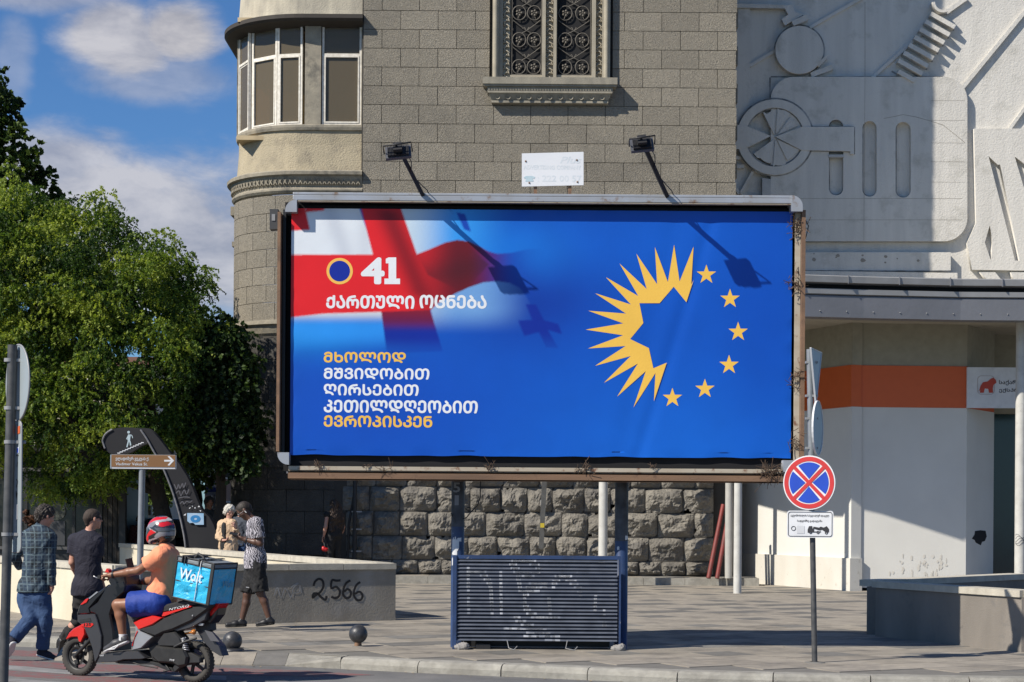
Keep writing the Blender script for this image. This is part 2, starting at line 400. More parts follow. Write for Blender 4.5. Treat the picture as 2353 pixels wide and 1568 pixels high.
def head(B, c, f, up, s=1.0):
    """skull, jaw, nose, brow, lips, ears; c = middle of the head"""
    M = basis(f, up); r, f, u = (M.col[i].copy() for i in range(3))
    B.ell(c + u * .03 * s - f * .012 * s, (.077 * s, .098 * s, .088 * s), M, k=.02)
    B.ell(c - u * .04 * s + f * .022 * s, (.058 * s, .068 * s, .072 * s), M, k=.03)
    B.cap(c - u * .1 * s + f * .062 * s, c - u * .098 * s + f * .066 * s, .018 * s, k=.03)
    B.cap(c + u * .012 * s + f * .083 * s, c - u * .026 * s + f * .102 * s, .008 * s, .0125 * s, k=.012)
    B.cap(c + u * .022 * s + f * .08 * s - r * .035 * s, c + u * .022 * s + f * .08 * s + r * .035 * s, .010 * s, k=.012)
    B.cap(c - u * .058 * s + f * .083 * s - r * .016 * s, c - u * .058 * s + f * .083 * s + r * .016 * s, .0085 * s, k=.008)
    for q in (-1, 1):
        B.ell(c + r * q * .079 * s - f * .005 * s - u * .005 * s, (.010 * s, .02 * s, .032 * s), M, k=.006)
        B.cap(c + r * q * .045 * s + f * .06 * s - u * .022 * s, c + r * q * .05 * s + f * .045 * s - u * .03 * s, .018 * s, k=.02)
    return M
def eyes(name_parent, c, f, up, s, m):
    M = basis(f, up); r, f, u = (M.col[i].copy() for i in range(3)); b = MB()
    for q in (-1, 1):
        o = c + f * .079 * s + r * q * .031 * s + u * .004 * s
        b.lathe([(.0001, .012 * s), (.008 * s, .009 * s), (.0115 * s, 0)], o, 'Z', 10, M=Matrix(((r.x, u.x, f.x), (r.y, u.y, f.y), (r.z, u.z, f.z))))
    return b.build('eye', m, name_parent)

def person(label, J, face, up=Vector((0, 0, 1)), s=1.0, h=.009, skin=None, group=None, hands=(), cat='person', build='m', fwd=None, headless=False, torso_w=1.0):
    """J: world points head neck pelvis shL shR elL elR wrL wrR hipL hipR knL knR anL anR toL toR"""
    base = Vector((J['pelvis'].x, J['pelvis'].y, min(J['anL'].z, J['anR'].z) - .09))
    t = thing('person', label, cat, base, group)
    B = Body(h); c = J['head']
    if not headless: head(B, c, face, up, s)
    else: B.ell(c, (.08 * s, .09 * s, .11 * s))
    if fwd is None: fwd = face
    ax = (J['neck'] - J['pelvis']); T = basis(fwd, ax); u = T.col[2].copy(); f = T.col[1].copy(); L_ = ax.length
    sd = (J['shR'] - J['shL']); sd = sd - u * sd.dot(u); 
    if sd.length > .08:
        r = sd.normalized(); f2 = u.cross(r); f = f2 if f2.dot(f) > 0 else -f2; r = f.cross(u)
        T = Matrix(((r.x, f.x, u.x), (r.y, f.y, u.y), (r.z, f.z, u.z)))
    B.cap(J['neck'] - u * .03, c - Vector(up) * .05 * s - basis(face, up).col[1] * .015, .058 * s, .052 * s, k=.03)
    w = torso_w
    tor = [(J['neck'] - ax * .27, (.165 * w, .108 * w, L_ * .30)), (J['neck'] - ax * .62, (.142 * w, .10 * w, L_ * .27)), (J['pelvis'] + ax * .05, (.168 * w, .118 * w, .14))]
    for p, q in tor: B.ell(p, Vector(q) * s, T, k=.05)
    for x in 'LR':
        B.cap(J['neck'] - ax * .06, J['sh' + x], .055 * s, .058 * s, k=.05)
        B.cap(J['sh' + x], J['el' + x], .054 * s, .040 * s, k=.03); B.cap(J['el' + x], lerp(J['el' + x], J['wr' + x], .35), .042 * s, .041 * s, k=.02); B.cap(lerp(J['el' + x], J['wr' + x], .35), J['wr' + x], .041 * s, .026 * s, k=.02)
        B.cap(J['hip' + x], J['kn' + x], .088 * s, .056 * s, k=.04)
        m_ = lerp(J['kn' + x], J['an' + x], .32); bk = (J['an' + x] - J['kn' + x]).normalized().cross((T.col[0])).normalized() * .012
        if bk.dot(f) > 0: bk = -bk
        B.cap(J['kn' + x], m_ + bk, .053 * s, .056 * s, k=.03); B.cap(m_ + bk, J['an' + x], .056 * s, .036 * s, k=.02)
        B.cap(J['an' + x] - Vector((0, 0, .03)), J['to' + x], .034 * s, .026 * s, k=.02)
    for hd in hands: hand(B, **hd)
    b = B.build('body', skin, t)
    return t, b, tor, T, u, f
def shirt(t, J, tor, T, m, infl=.02, slv=.6, sr=.028, hem=None, h=.009, wob=.006, wl=.13, seed=1, name='shirt', arm_k=.04, openness=0, hemdir=None, w=1.0, collar=.0, cuffr=None):
    ax = J['neck'] - J['pelvis']; u = ax.normalized(); B = Body(h)
    hemp = J['pelvis'] - u * (hem if hem is not None else .05); pl = [(hemp, hemdir or -u)]
    for p, q in tor:
        B.ell(p, Vector(q) * w + Vector((infl, infl, infl)), T, k=.06, planes=pl)
    B.cap(J['pelvis'] + u * .08, J['pelvis'] - u * .2, .125 * w + infl, .13 * w + infl, k=.06, planes=pl)
    for s_ in (-1, 1):
        o = T.col[0] * .055 * s_ * w; B.cap(J['pelvis'] + u * .1 + o, J['pelvis'] - u * .2 + o, .105 * w + infl, .11 * w + infl, k=.05, planes=pl)
    for x in 'LR':
        B.cap(J['neck'] - ax * .07, J['sh' + x], .058 + infl * .6, .064 + infl * .5, k=.06)
        a, b, c_ = J['sh' + x], J['el' + x], J['wr' + x]
        if slv <= 1:
            e = lerp(a, b, slv); B.cap(a, lerp(a, b, slv + .3), .054 + sr, .050 + sr, k=arm_k, planes=[(e, b - a)])
        else:
            B.cap(a, b, .052 + sr, .042 + sr, k=arm_k); e = lerp(b, c_, slv - 1); B.cap(b, lerp(b, c_, slv - .8), .043 + sr * .9, cuffr or (.034 + sr * .6), k=.02, planes=[(e, c_ - b)])
    if collar: B.cap(J['neck'] - u * .03, J['neck'] + u * collar, .072, .066, k=.02)
    return B.build(name, m, t, wob, wl, seed)
def trousers(t, J, m, frac=2.0, top=.12, infl=.018, h=.009, wob=.006, wl=.13, seed=2, T=None, name='trousers', cuff=.062, thigh=.1, knee=.075):
    B = Body(h); u = (J['neck'] - J['pelvis']).normalized(); pl = [(J['pelvis'] + u * top, u)]
    B.ell(J['pelvis'] + u * .03, (.165 + infl, .118 + infl, .17), T, k=.05, planes=pl)
    for x in 'LR':
        a, b, c_ = J['hip' + x], J['kn' + x], J['an' + x]
        if frac <= 1:
            e = lerp(a, b, frac); B.cap(a, lerp(a, b, frac + .15), thigh + infl, cuff + infl, k=.05, planes=[(e, b - a)])
        else:
            B.cap(a, b, thigh + infl * .6, knee, k=.05); e = lerp(b, c_, frac - 1); B.cap(b, lerp(b, c_, frac - .95), knee, cuff, k=.03, planes=[(e, c_ - b)])
    return B.build(name, m, t, wob, wl, seed)
def shoe(t, an, to, m, msole, h=.008, s=1.0):
    d = (to - an); dz = Vector((0, 0, 1)); fl = Vector((d.x, d.y, d.z)); heel = an + Vector((0, 0, -.05)) - fl.normalized() * .035
    B = Body(h, .02)
    n = (to - heel).normalized(); side = n.cross(dz).normalized(); upn = side.cross(n)
    tip = to + n * .03
    B.cap(an + upn * .015, heel + upn * .015, .042, .038, k=.03); B.cap(heel + upn * .01, lerp(heel, tip, .5) + upn * .012, .038, .040, k=.03); B.cap(lerp(heel, tip, .5) + upn * .012, tip + upn * .002, .040, .030, k=.03)
    B.cuts.append((heel - upn * .018, -upn)); o = B.build('shoe', m, t)
    S = Body(h, .015)
    S.cap(heel - upn * .005, lerp(heel, tip, .55) - upn * .005, .043, .046, k=.02); S.cap(lerp(heel, tip, .55) - upn * .005, tip - upn * .004, .046, .036, k=.02)
    S.cuts += [(heel - upn * .034, -upn), (heel - upn * .012, upn)]; S.build('sole', msole, o)
    return o
# ================================================================== materials used by the setting
M_asphalt = mat('asphalt', (.14, .138, .135), .9, col2=(.095, .095, .095), scale=2.5, bump=.004, bscale=90, stain=(.7, .5, .75, (.18, .175, .165)))
M_redpaint = mat('worn_red_paint', (.20, .075, .075), .85, col2=(.15, .10, .098), scale=5, bump=.003, bscale=90, contrast=.18, stain=(9, .5, .62, (.135, .125, .12)))
M_palepaint = mat('worn_pale_paint', (.26, .255, .25), .85, col2=(.15, .148, .145), scale=4, bump=.003, bscale=90, contrast=.2)
M_slab_a = mat('beige_paving', (.315, .28, .228), .82, col2=(.225, .203, .172), scale=7, vary=.13, bump=.003, bscale=60, stain=(1.5, .47, .66, (.165, .15, .13)))
M_slab_b = mat('grey_paving', (.19, .182, .168), .82, col2=(.13, .125, .115), scale=7, vary=.16, bump=.003, bscale=60, stain=(1.5, .5, .68, (.11, .105, .095)))
M_joint = mat('paving_bed', (.17, .16, .14), .95, col2=(.12, .115, .105), bump=.003)
M_kerb = mat('kerb_granite', (.36, .345, .30), .85, col2=(.22, .21, .185), scale=9, bump=.007, bscale=70, vary=.08, stain=(2.2, .48, .7, (.19, .18, .155)))
M_stone = mat('cut_stone', (.30, .268, .213), .92, col2=(.245, .222, .18), scale=22, bump=.05, bscale=24, vary=.09, dist=1.1, stain=(.45, .5, .72, (.20, .182, .15)))
M_rock = mat('rough_stone', (.225, .207, .175), .93, col2=(.13, .121, .106), scale=5, bump=.05, bscale=14, vary=.14, stain=(1.4, .52, .7, (.085, .08, .075)))
M_mortar = mat('dark_mortar', (.06, .055, .048), .95)
M_plaster = mat('ochre_render', (.43, .365, .25), .93, col2=(.33, .285, .20), scale=1.8, bump=.02, bscale=28, stain=(2.3, .5, .72, (.25, .215, .16)), stretch=(1, 1, .5))
M_trim = mat('weathered_trim', (.35, .31, .235), .9, col2=(.22, .20, .16), scale=5, bump=.006, bscale=30, stain=(3, .5, .7, (.13, .12, .10)))
M_attic = mat('pale_attic_render', (.52, .47, .36), .92, col2=(.33, .30, .24), scale=2.5, bump=.01, bscale=30, stretch=(1, 1, .35), contrast=.15)
M_darkwood = mat('dark_eave_wood', (.045, .038, .032), .8)
M_frame = mat('white_window_paint', (.80, .76, .68), .6, col2=(.52, .48, .40), scale=14)
M_white = mat('white_concrete', (.64, .615, .565), .87, col2=(.53, .51, .47), scale=2.6, bump=.012, bscale=22, stretch=(1.6, 1, .16), stain=(1.7, .54, .76, (.40, .385, .34)))
M_whitedark = mat('stained_white_concrete', (.50, .50, .49), .88, col2=(.36, .355, .34), scale=2.2, bump=.008, bscale=22)
M_shopwall = mat('painted_shop_wall', (.66, .65, .605), .8, col2=(.60, .59, .55), scale=1.2, bump=.002, bscale=40)
M_plinth = mat('stained_plinth', (.64, .62, .56), .82, col2=(.55, .52, .455), scale=1.6, bump=.004, bscale=40, stain=(6, .6, .78, (.34, .30, .23)), stretch=(1, 1, .45))
M_olive = mat('olive_grey_wall', (.33, .31, .24), .85)
M_orange = mat('orange_fascia', (.62, .115, .025), .5, col2=(.58, .105, .022))
M_soffit = mat('canopy_soffit', (.42, .39, .32), .85)
M_sheet = mat('grey_sheet_metal', (.19, .195, .215), .5, metal=.25, col2=(.16, .165, .18), scale=1.5, bump=.004, bscale=6)
M_sheetlight = mat('pale_roof_sheet', (.32, .325, .33), .5, metal=.2, col2=(.25, .25, .25), scale=3)
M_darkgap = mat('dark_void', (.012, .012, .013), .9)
M_tealglass = mat('teal_door_glass', (.012, .035, .04), .12, spec=.6, col2=(.02, .05, .055), scale=1)
M_beigewall = mat('sunny_parapet_render', (.66, .60, .47), .85, col2=(.52, .46, .34), scale=1.6, bump=.004, bscale=30, stretch=(1, 1, .6))
M_greywall = mat('stained_grey_parapet', (.33, .30, .25), .88, col2=(.22, .20, .17), scale=1.9, bump=.004, bscale=35, stretch=(1.4, 1, .35), stain=(1.6, .55, .72, (.33, .31, .28)))
M_coping = mat('parapet_coping', (.55, .51, .42), .85, col2=(.38, .35, .29), scale=6, bump=.004, vary=.1)
M_grille = mat('bronze_grille', (.16, .145, .12), .65, metal=.3, col2=(.09, .082, .07), scale=20)
M_black = mat('black_iron', (.022, .022, .024), .5, metal=.2)
M_curtain = mat('orange_curtain', (.72, .27, .05), .8)
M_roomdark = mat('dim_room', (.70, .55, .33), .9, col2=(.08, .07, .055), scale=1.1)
def glass_mat(name, tint, mixf, rough=.08):
    m = bpy.data.materials.new(name); m.use_nodes = True; nt = m.node_tree; N, L = nt.nodes, nt.links; N.remove(N['Principled BSDF'])
    tr = N.new('ShaderNodeBsdfTransparent'); tr.inputs[0].default_value = (*tint, 1); gl = N.new('ShaderNodeBsdfPrincipled')
    gl.inputs['Base Color'].default_value = (.17, .14, .092, 1); gl.inputs['Roughness'].default_value = rough
    mx = N.new('ShaderNodeMixShader'); mx.inputs[0].default_value = mixf; L.new(tr.outputs[0], mx.inputs[1]); L.new(gl.outputs[0], mx.inputs[2]); L.new(mx.outputs[0], N['Material Output'].inputs[0]); return m
M_pane = glass_mat('window_pane', (.85, .8, .68), .55, .2)

# ================================================================== ground
def sheet(name, loop, z, m, kind='structure', parent=None):
    b = MB(); b.prism([Vector((p[0], p[1], z)) for p in loop], Vector((0, 0, -.02))); o = b.build(name, m, parent)
    if parent is None: setp(o, kind=kind)
    return o
ROADZ = -.12
gb = MB(); gb.box(-1200, 1200, -40, 2500, ROADZ - .3, ROADZ); road = setp(gb.build('road', M_asphalt), kind='structure')
# edge of the pavement, left to right (plan)
EDGE = [(-30, 24.0), (-12, 23.4), (-6.6, 23.4), (-5.7, 23.1), (-5.45, 22.3), (-5.3, 21.2), (-4.4, 20.85), (-3.3, 20.75), (-2.55, 20.65), (-1.9, 20.35), (-1.2, 20.0), (0.3, 19.4), (1.73, 18.83), (3.4, 18.5), (5.15, 18.32), (9, 18.1), (30, 17.4)]
RAMP = (4, 8)     # dropped between these points
KW = .34
RD_ = .36
pav = [Vector((x, y + (RD_ if 4 <= i <= 8 else KW), 0)) for i, (x, y) in enumerate(EDGE)] + [Vector((60, 17.8, 0)), Vector((60, 140, 0)), Vector((-60, 140, 0))]
pb = MB(); pb.prism(pav, Vector((0, 0, -.2))); pavement = setp(pb.build('pavement', M_joint), kind='structure')
# kerb stones: rounded blocks one by one along the edge; sloped slabs in the dropped part
kerb = None
kroot = bpy.data.objects.new('kerb', None); sc.collection.objects.link(kroot); kroot.location = (0, 19, 0); kroot['kind'] = 'structure'
def along(path, step):
    out = [Vector((*path[0], 0))]; acc = 0
    for a, b in zip(path[:-1], path[1:]):
        a, b = Vector((*a, 0)), Vector((*b, 0)); L_ = (b - a).length; p = step - acc
        while p < L_: out.append(a + (b - a) * (p / L_)); p += step
        acc = L_ - (p - step)
    return out
def kerb_run(path, step, h0, h1=None):
    pts = along(path, step)
    for i in range(len(pts) - 1):
        a, b = pts[i], pts[i + 1]; d = (b - a).normalized(); n = Vector((-d.y, d.x, 0)); a = a + d * .006; b = b - d * .006
        j = random.uniform(-.006, .006); f = i / max(1, len(pts) - 2); hh = h0 if h1 is None else h0 + (h1 - h0) * f
        prof = [(0, ROADZ - .05), (.0, hh - .07), (.018, hh - .03), (.05, hh - .008), (.11, hh), (KW + .004, .002), (KW + .004, ROADZ - .05)]
        mb = MB(); k = len(prof); vs = []
        for q in (a, b): vs += [q + n * (o + j) + Vector((0, 0, z)) for o, z in prof]
        fs = [(m_, (m_ + 1) % k, (m_ + 1) % k + k, m_ + k) for m_ in range(k)] + [tuple(range(k)), tuple(range(k, 2 * k))]
        mb.add(vs, fs, False); mb.build('kerb_stone', M_kerb, kroot)
kerb_run(EDGE[9:], .98, .012); kerb_run([EDGE[i] for i in (1, 2, 3, 4)], .9, .01)
(xa, ya), (xb, yb) = EDGE[8], EDGE[9]; mb = MB(); b0_, b1_ = Vector((xa, ya + RD_ + .02, 0)), Vector((xb + .06, yb + KW + .03, 0))
mb.add([Vector((xa, ya, ROADZ - .05)), Vector((xb, yb, ROADZ - .05)), Vector((xa, ya, -.106)), Vector((xb, yb, -.03)), Vector((xa + .02, ya + .05, -.09)), Vector((xb, yb + .06, .008)), b0_ + Vector((0, 0, .003)), b1_ + Vector((0, 0, .004)), b0_ - Vector((0, 0, .2)), b1_ - Vector((0, 0, .2))],
       [(0, 1, 3, 2), (2, 3, 5, 4), (4, 5, 7, 6), (6, 7, 9, 8), (0, 2, 4, 6, 8), (1, 9, 7, 5, 3), (0, 8, 9, 1)], False); mb.build('kerb_stone', M_kerb, kroot)
for i in range(4, 8):   # dropped kerb: sloping slabs down to the road
    (xa, ya), (xb, yb) = EDGE[i], EDGE[i + 1]; hb = -.002 if i == 8 else -.108; bk = KW if i == 8 else RD_
    k_ = 2
    for j in range(k_):
        t0, t1 = j / k_ + .004, (j + 1) / k_ - .004; q = []
        for t_ in (t0, t1):
            x_, y_ = xa + (xb - xa) * t_, ya + (yb - ya) * t_; r_ = RD_ + (bk - RD_) * t_; q.append((Vector((x_, y_ + (KW * t_ if i == 8 else 0), -.108)), Vector((x_, y_ + r_ + .002, .004))))
        mb = MB(); mb.prism([q[0][0], q[1][0], q[1][1], q[0][1]], Vector((0, 0, -.12))); mb.build('ramp_slab', M_slab_a if (i + j) % 2 else M_slab_b, kroot)
# painted crossing stripes (on the road, 4 mm up)
stripes = []
def stripe(name, pts, m, z):
    b = MB(); b.prism([Vector((p[0], p[1], z)) for p in pts], Vector((0, 0, -.0035))); return setp(b.build(name, m), kind='structure')
def gp(*pts): return [tuple(G(x, y, ROADZ)[:2]) for x, y in pts]
stripe('crossing_stripe', gp((-120, 1504), (160, 1526), (500, 1535), (700, 1542), (860, 1552), (700, 1555), (500, 1551), (160, 1541), (-120, 1518)), M_redpaint, ROADZ + .004)
stripe('crossing_stripe', gp((-120, 1533), (160, 1551), (500, 1572), (700, 1590), (500, 1590), (160, 1562), (-120, 1546)), M_redpaint, ROADZ + .004)
stripe('crossing_stripe', gp((-120, 1490), (100, 1497), (160, 1506), (160, 1514), (-120, 1500)), M_redpaint, ROADZ + .004)
stripe('crossing_stripe', gp((-120, 1562), (160, 1580), (500, 1604), (500, 1625), (-120, 1585)), M_redpaint, ROADZ + .004)
for q, w_ in (((-120, 1520), (160, 1540)), 9), (((160, 1543), (520, 1555)), 9), (((-120, 1549), (500, 1594)), 7):
    (x0, y0), (x1, y1) = q; stripe('crossing_stripe', gp((x0, y0), (x1, y1), (x1, y1 + w_), (x0, y0 + w_)), M_palepaint, ROADZ + .004)
# gutter dirt strip
# paving slabs laid on the diagonal: beige field with grey lozenges
SL = .56; ang = R(28)
def in_poly(x, y, poly):
    c = False; n = len(poly)
    for i in range(n):
        x0, y0 = poly[i][0], poly[i][1]; x1, y1 = poly[(i + 1) % n][0], poly[(i + 1) % n][1]
        if (y0 > y) != (y1 > y) and x < (x1 - x0) * (y - y0) / (y1 - y0) + x0: c = not c
    return c
ppoly = [(p.x, p.y) for p in pav]
slab_me = MB().box(-SL / 2 + .004, SL / 2 - .004, -SL / 2 + .004, SL / 2 - .004, -.012, .008)
bmq = slab_me.build('paving_slab', M_slab_a); me_a = bmq.data; bpy.data.objects.remove(bmq)
me_b = me_a.copy(); me_b.materials.clear(); me_b.materials.append(M_slab_b)
cand = []
ca, sa = math.cos(ang), math.sin(ang)
for i in range(-70, 110):
    for j in range(-40, 120):
        x = (i * ca - j * sa) * SL; y = (i * sa + j * ca) * SL + 20
        if not (17 < y < 50 and abs(x) < .30 * y + 3): continue
        if not all(in_poly(x + dx, y + dy, ppoly) for dx, dy in ((0, -.39), (.39, 0), (-.39, 0), (0, .39))): continue
        h_ = mnoise.noise(Vector((i * .37, j * .41, 3)))
        grey = ((i + 2 * j) % 5 in (0, 1) and (i // 2 + j) % 3 != 0) if h_ > -.22 else ((i * 7 + j * 3) % 11 == 0)
        cand.append((y, x, grey))
cand.sort(); far_a, far_b = MB(), MB(); nslab = 0
Rz = Matrix.Rotation(ang, 4, 'Z')
for y, x, g in cand:
    vis = abs(x) < .282 * y
    if vis and nslab < 290:
        link('paving_slab', me_b if g else me_a, pavement, None, Matrix.Translation((x, y, random.uniform(-.002, .001))) @ Rz); nslab += 1
    else:
        (far_b if g else far_a).box(-SL / 2 + .004, SL / 2 - .004, -SL / 2 + .004, SL / 2 - .004, -.012, .007, Matrix.Translation((x, y, random.uniform(-.002, .001))) @ Rz)
for b_, m_ in ((far_a, M_slab_a), (far_b, M_slab_b)):
    o = b_.build('paving_slab_field', m_, pavement); o['kind'] = 'stuff'

# ================================================================== stone corner building
WY = 42.0                                   # face of the main wall; there 1 px = 1 cm
def wx(x): return (x - CX) / 100.0
BX0, BX1 = -3.49, 5.10
bld = thing('stone_building', 'grey stone block corner building with curved window bay, behind the billboard', 'building', (0, WY + .2, 0))
core = MB(); core.box(BX0 + .02, BX1 - .02, WY + .06, WY + 14, 0, 24); core.box(BX0 - .03, BX0 + .05, WY + .045, WY + 4, 0, 20); core.build('wall', M_mortar, bld)
blk = MB().box(-.5, .5, 0, 1, -.5, .5); tmp = blk.build('stone_block', M_stone, bevel=.012); me_blk = tmp.data; bpy.data.objects.remove(tmp)
COURSE, BL = .433, .857
WIN = (wx(1118), wx(1400), 11.55, 16.0)     # carved window opening (incl. surround)
def sblock(x0, x1, z0, z1, y=WY, name='stone_block', off=0):
    g = .006
    link(name, me_blk, bld, None, Matrix.Translation(((x0 + x1) / 2, y - off, (z0 + z1) / 2)) @ Matrix.Diagonal((x1 - x0 - 2 * g, .12, z1 - z0 - 2 * g, 1)))
z = 13.62; row = 0
ztop = 13.53
rows = []
zz = 14.0
while zz > 5.9: rows.append((zz - COURSE, zz)); zz -= COURSE
for r_i, (z0, z1) in enumerate(rows):
    x = BX0 if r_i % 2 == 0 else BX0 - BL / 2
    while x < BX1 - .02:
        a, b_ = max(x, BX0), min(x + BL, BX1)
        if b_ - a > .05:
            segs = [(a, b_)]
            if z1 > 11.56: # keep the window clear
                segs = []
                if a < WIN[0]: segs.append((a, min(b_, WIN[0])))
                if b_ > WIN[1]: segs.append((max(a, WIN[1]), b_))
            for q0, q1 in segs:
                if q1 - q0 > .04: sblock(q0, q1, z0, z1, off=random.uniform(-.002, .004))
        x += BL
# joined top courses above the picture
tb = MB()
for r_i in range(23):
    x = BX0 - (BL / 2 if r_i % 2 == 0 else 0)
    while x < BX1:
        a, b_ = max(x, BX0), min(x + BL, BX1)
        zlo = 14.0 + r_i * COURSE
        for qa, qb in (((a, min(b_, WIN[0])), (max(a, WIN[1]), b_)) if zlo < 16.3 else ((a, b_),)):
            if qb - qa > .05: tb.box(qa + .006, qb - .006, WY, WY + .1, zlo + .006, zlo + COURSE - .006)
        x += BL
tb.build('stone_block_field', M_stone, bld)['kind'] = 'stuff'
# right return of the main wall (runs back) faced with blocks
rb = MB()
for r_i in range(24):
    y = WY + .1 + (.4 if r_i % 2 else 0)
    while y < WY + 6:
        rb.box(BX1 - .03, BX1 + .03, y + .006, y + .8 - .006, 5.9 + r_i * COURSE + .006, 5.9 + (r_i + 1) * COURSE - .006); y += .8
rb.build('stone_block_field', M_stone, bld)['kind'] = 'stuff'

# rock-faced base: irregular bulging blocks
def rock_mesh(seed):
    r_ = random.Random(seed); nx, nz = 17, 12; pls = [(r_.uniform(.55, 1.05), r_.uniform(-.55, .55) * 1.4, r_.uniform(-.6, .6) * 1.4) for _ in range(7)]; vs = []; ox, oz = r_.uniform(0, 50), r_.uniform(0, 50)
    for k in range(nz):
        for i in range(nx):
            u, v = i / (nx - 1), k / (nz - 1); e = min(u, 1 - u) * 2.2; e2 = min(v, 1 - v) * 2.0
            edge = min(1, e * 2.2) ** .6 * min(1, e2 * 1.9) ** .6
            nn = mnoise.fractal(Vector((u * 2.3 + ox, v * 1.7 + oz, seed)), 1.0, 2.2, 4) * .5
            rid = abs(mnoise.noise(Vector((u * 2.1 + oz, v * 2.5 + ox, seed * 2.3))))
            hgt = edge * (min(a_ + b_ * (u - .5) + c_ * (v - .5) for a_, b_, c_ in pls) + .5 * nn - .45 * rid + .06 * r_.uniform(-1, 1))
            jx = (0 if i in (0, nx - 1) else mnoise.noise(Vector((u * 5, v * 5, seed))) * .04); jz = (0 if k in (0, nz - 1) else mnoise.noise(Vector((u * 5, v * 5, seed + 9))) * .05)
            vs.append((u - .5 + jx, -max(hgt, 0), v - .5 + jz))
    fs = [(k * nx + i, k * nx + i + 1, (k + 1) * nx + i + 1, (k + 1) * nx + i) for k in range(nz - 1) for i in range(nx - 1)]
    # skirt back into the wall
    ring = [i for i in range(nx)] + [k * nx + nx - 1 for k in range(1, nz)] + [(nz - 1) * nx + i for i in range(nx - 2, -1, -1)] + [k * nx for k in range(nz - 2, 0, -1)]
    n0 = len(vs); vs += [(vs[i][0], .8, vs[i][2]) for i in ring]; m_ = len(ring)
    fs += [(ring[i], n0 + i, n0 + (i + 1) % m_, ring[(i + 1) % m_]) for i in range(m_)]
    b = MB(); b.add(vs, fs, False); o = b.build('rough_block', M_rock); me = o.data; bpy.data.objects.remove(o); return me
rocks = [rock_mesh(s_) for s_ in range(14)]
RX0, RX1 = wx(800), wx(1640)
bcore = MB(); bcore.box(RX0 - .3, RX1, WY - .02, WY + .1, .1, 6.0); bcore.build('wall_base', M_mortar, bld)
rz = [.19, .52, 1.07, 1.63, 2.2, 2.77, 3.3, 3.85, 4.4, 4.95, 5.42, 5.88]
for k in range(len(rz) - 1):
    x = RX0 - random.uniform(0, .15)
    while x < RX1 - .05:
        w_ = random.uniform(.58, .88) * (1 if k else .85); x2 = min(x + w_, RX1)
        if RX1 - x2 < .25: x2 = RX1
        zj = random.uniform(-.012, .012)
        link('rough_block', random.choice(rocks), bld, None, Matrix.Translation(((x + x2) / 2, WY - .02, (rz[k] + rz[k + 1]) / 2 + zj)) @ Matrix.Rotation(random.uniform(-.012, .012), 4, 'Y') @ Matrix.Diagonal((x2 - x - .022, random.uniform(.24, .36), rz[k + 1] - rz[k] - .022, 1)))
        x = x2
bb = MB(); bb.box(BX0 - .02, BX1 + .02, WY - .16, WY + .05, 5.78, 5.9); bb.build('string_course', M_trim, bld)
# dark doorway between bay and rough wall; recess shade painted into its wall
dw = MB(); dw.box(wx(590), RX0 - .32, WY + .35, WY + .6, 0, 6.0); dw.build('recess_wall', mat('shade_dark_wall', (.05, .047, .043), .9, col2=(.03, .03, .028), scale=1.5, bump=.01, bscale=10), bld)
dd = MB()
for q in range(3): dd.box(wx(700) + q * .32, wx(700) + q * .32 + .28, WY + .28, WY + .36, .2, 2.75)
dd.build('door', mat('dark_red_door', (.035, .018, .015), .6), bld)
dj = MB(); dj.box(wx(690), wx(697), WY + .1, WY + .36, .15, 3.1); dj.box(wx(797) - .07, wx(797), WY + .1, WY + .36, .15, 3.1); dj.box(wx(690), wx(797), WY + .1, WY + .36, 3.1, 3.3); dj.build('door_frame', M_trim, bld)

# ---- curved bay
FLX, FY, RB = -4.85, 42.14, 1.75
def bay_path(off=0.0, back=6.0, step=6, start=BX0):
    pts = [Vector((start, FY - off, 0)), Vector((FLX, FY - off, 0))]; c = Vector((FLX, FY + RB, 0))
    for i in range(1, int(90 / step) + 1):
        a = R(i * step); pts.append(c + Vector((-math.sin(a), -math.cos(a), 0)) * (RB + off))
    if back: pts.append(Vector((FLX - RB - off, FY + RB + back, 0)))
    return pts
def sweep(name, prof, m, parent=bld, back=6.0, step=6, smooth=False):
    """prof: (offset out, z) going up"""
    paths = [bay_path(o, back, step) for o, z in prof]; n = len(paths[0]); vs = []
    for pth, (o, z) in zip(paths, prof): vs += [Vector((p.x, p.y, z)) for p in pth]
    fs = [(k * n + i, k * n + i + 1, (k + 1) * n + i + 1, (k + 1) * n + i) for k in range(len(prof) - 1) for i in range(n - 1)]
    b = MB(); b.add(vs, fs, smooth); return b.build(name, m, parent)
bz = lambda y: EYE + (1172 - y) / 100.0
sweep('bay_wall', [(.06, 0), (.06, bz(738))], M_mortar)
sweep('bay_attic', [(.05, bz(34)), (.03, bz(20)), (-.05, 14.3), (-.25, 15.6)], M_attic)
sweep('eave', [(-.3, bz(62)), (.30, bz(52)), (.36, bz(47)), (.36, bz(38)), (.02, bz(31)), (-.3, bz(30))], M_darkwood)
sweep('window_ledge', [(-.3, bz(292)), (-.03, bz(300)), (.05, bz(297)), (.07, bz(291)), (.07, bz(286)), (.03, bz(284)), (-.3, bz(282))], M_trim)
sweep('render_band', [(.02, bz(398)), (.05, bz(390)), (.0, bz(330)), (0, bz(296))], M_plaster)
sweep('bay_cornice', [(.06, bz(446)), (.12, bz(443)), (.16, bz(438)), (.16, bz(434)), (.11, bz(430)), (.10, bz(428)), (.20, bz(406)), (.27, bz(403)), (.28, bz(396)), (.24, bz(393)), (.0, bz(391))], M_trim)
sweep('base_cornice', [(.02, bz(775)), (.12, bz(765)), (.20, bz(748)), (.26, bz(745)), (.26, bz(737)), (.06, bz(733))], M_trim)
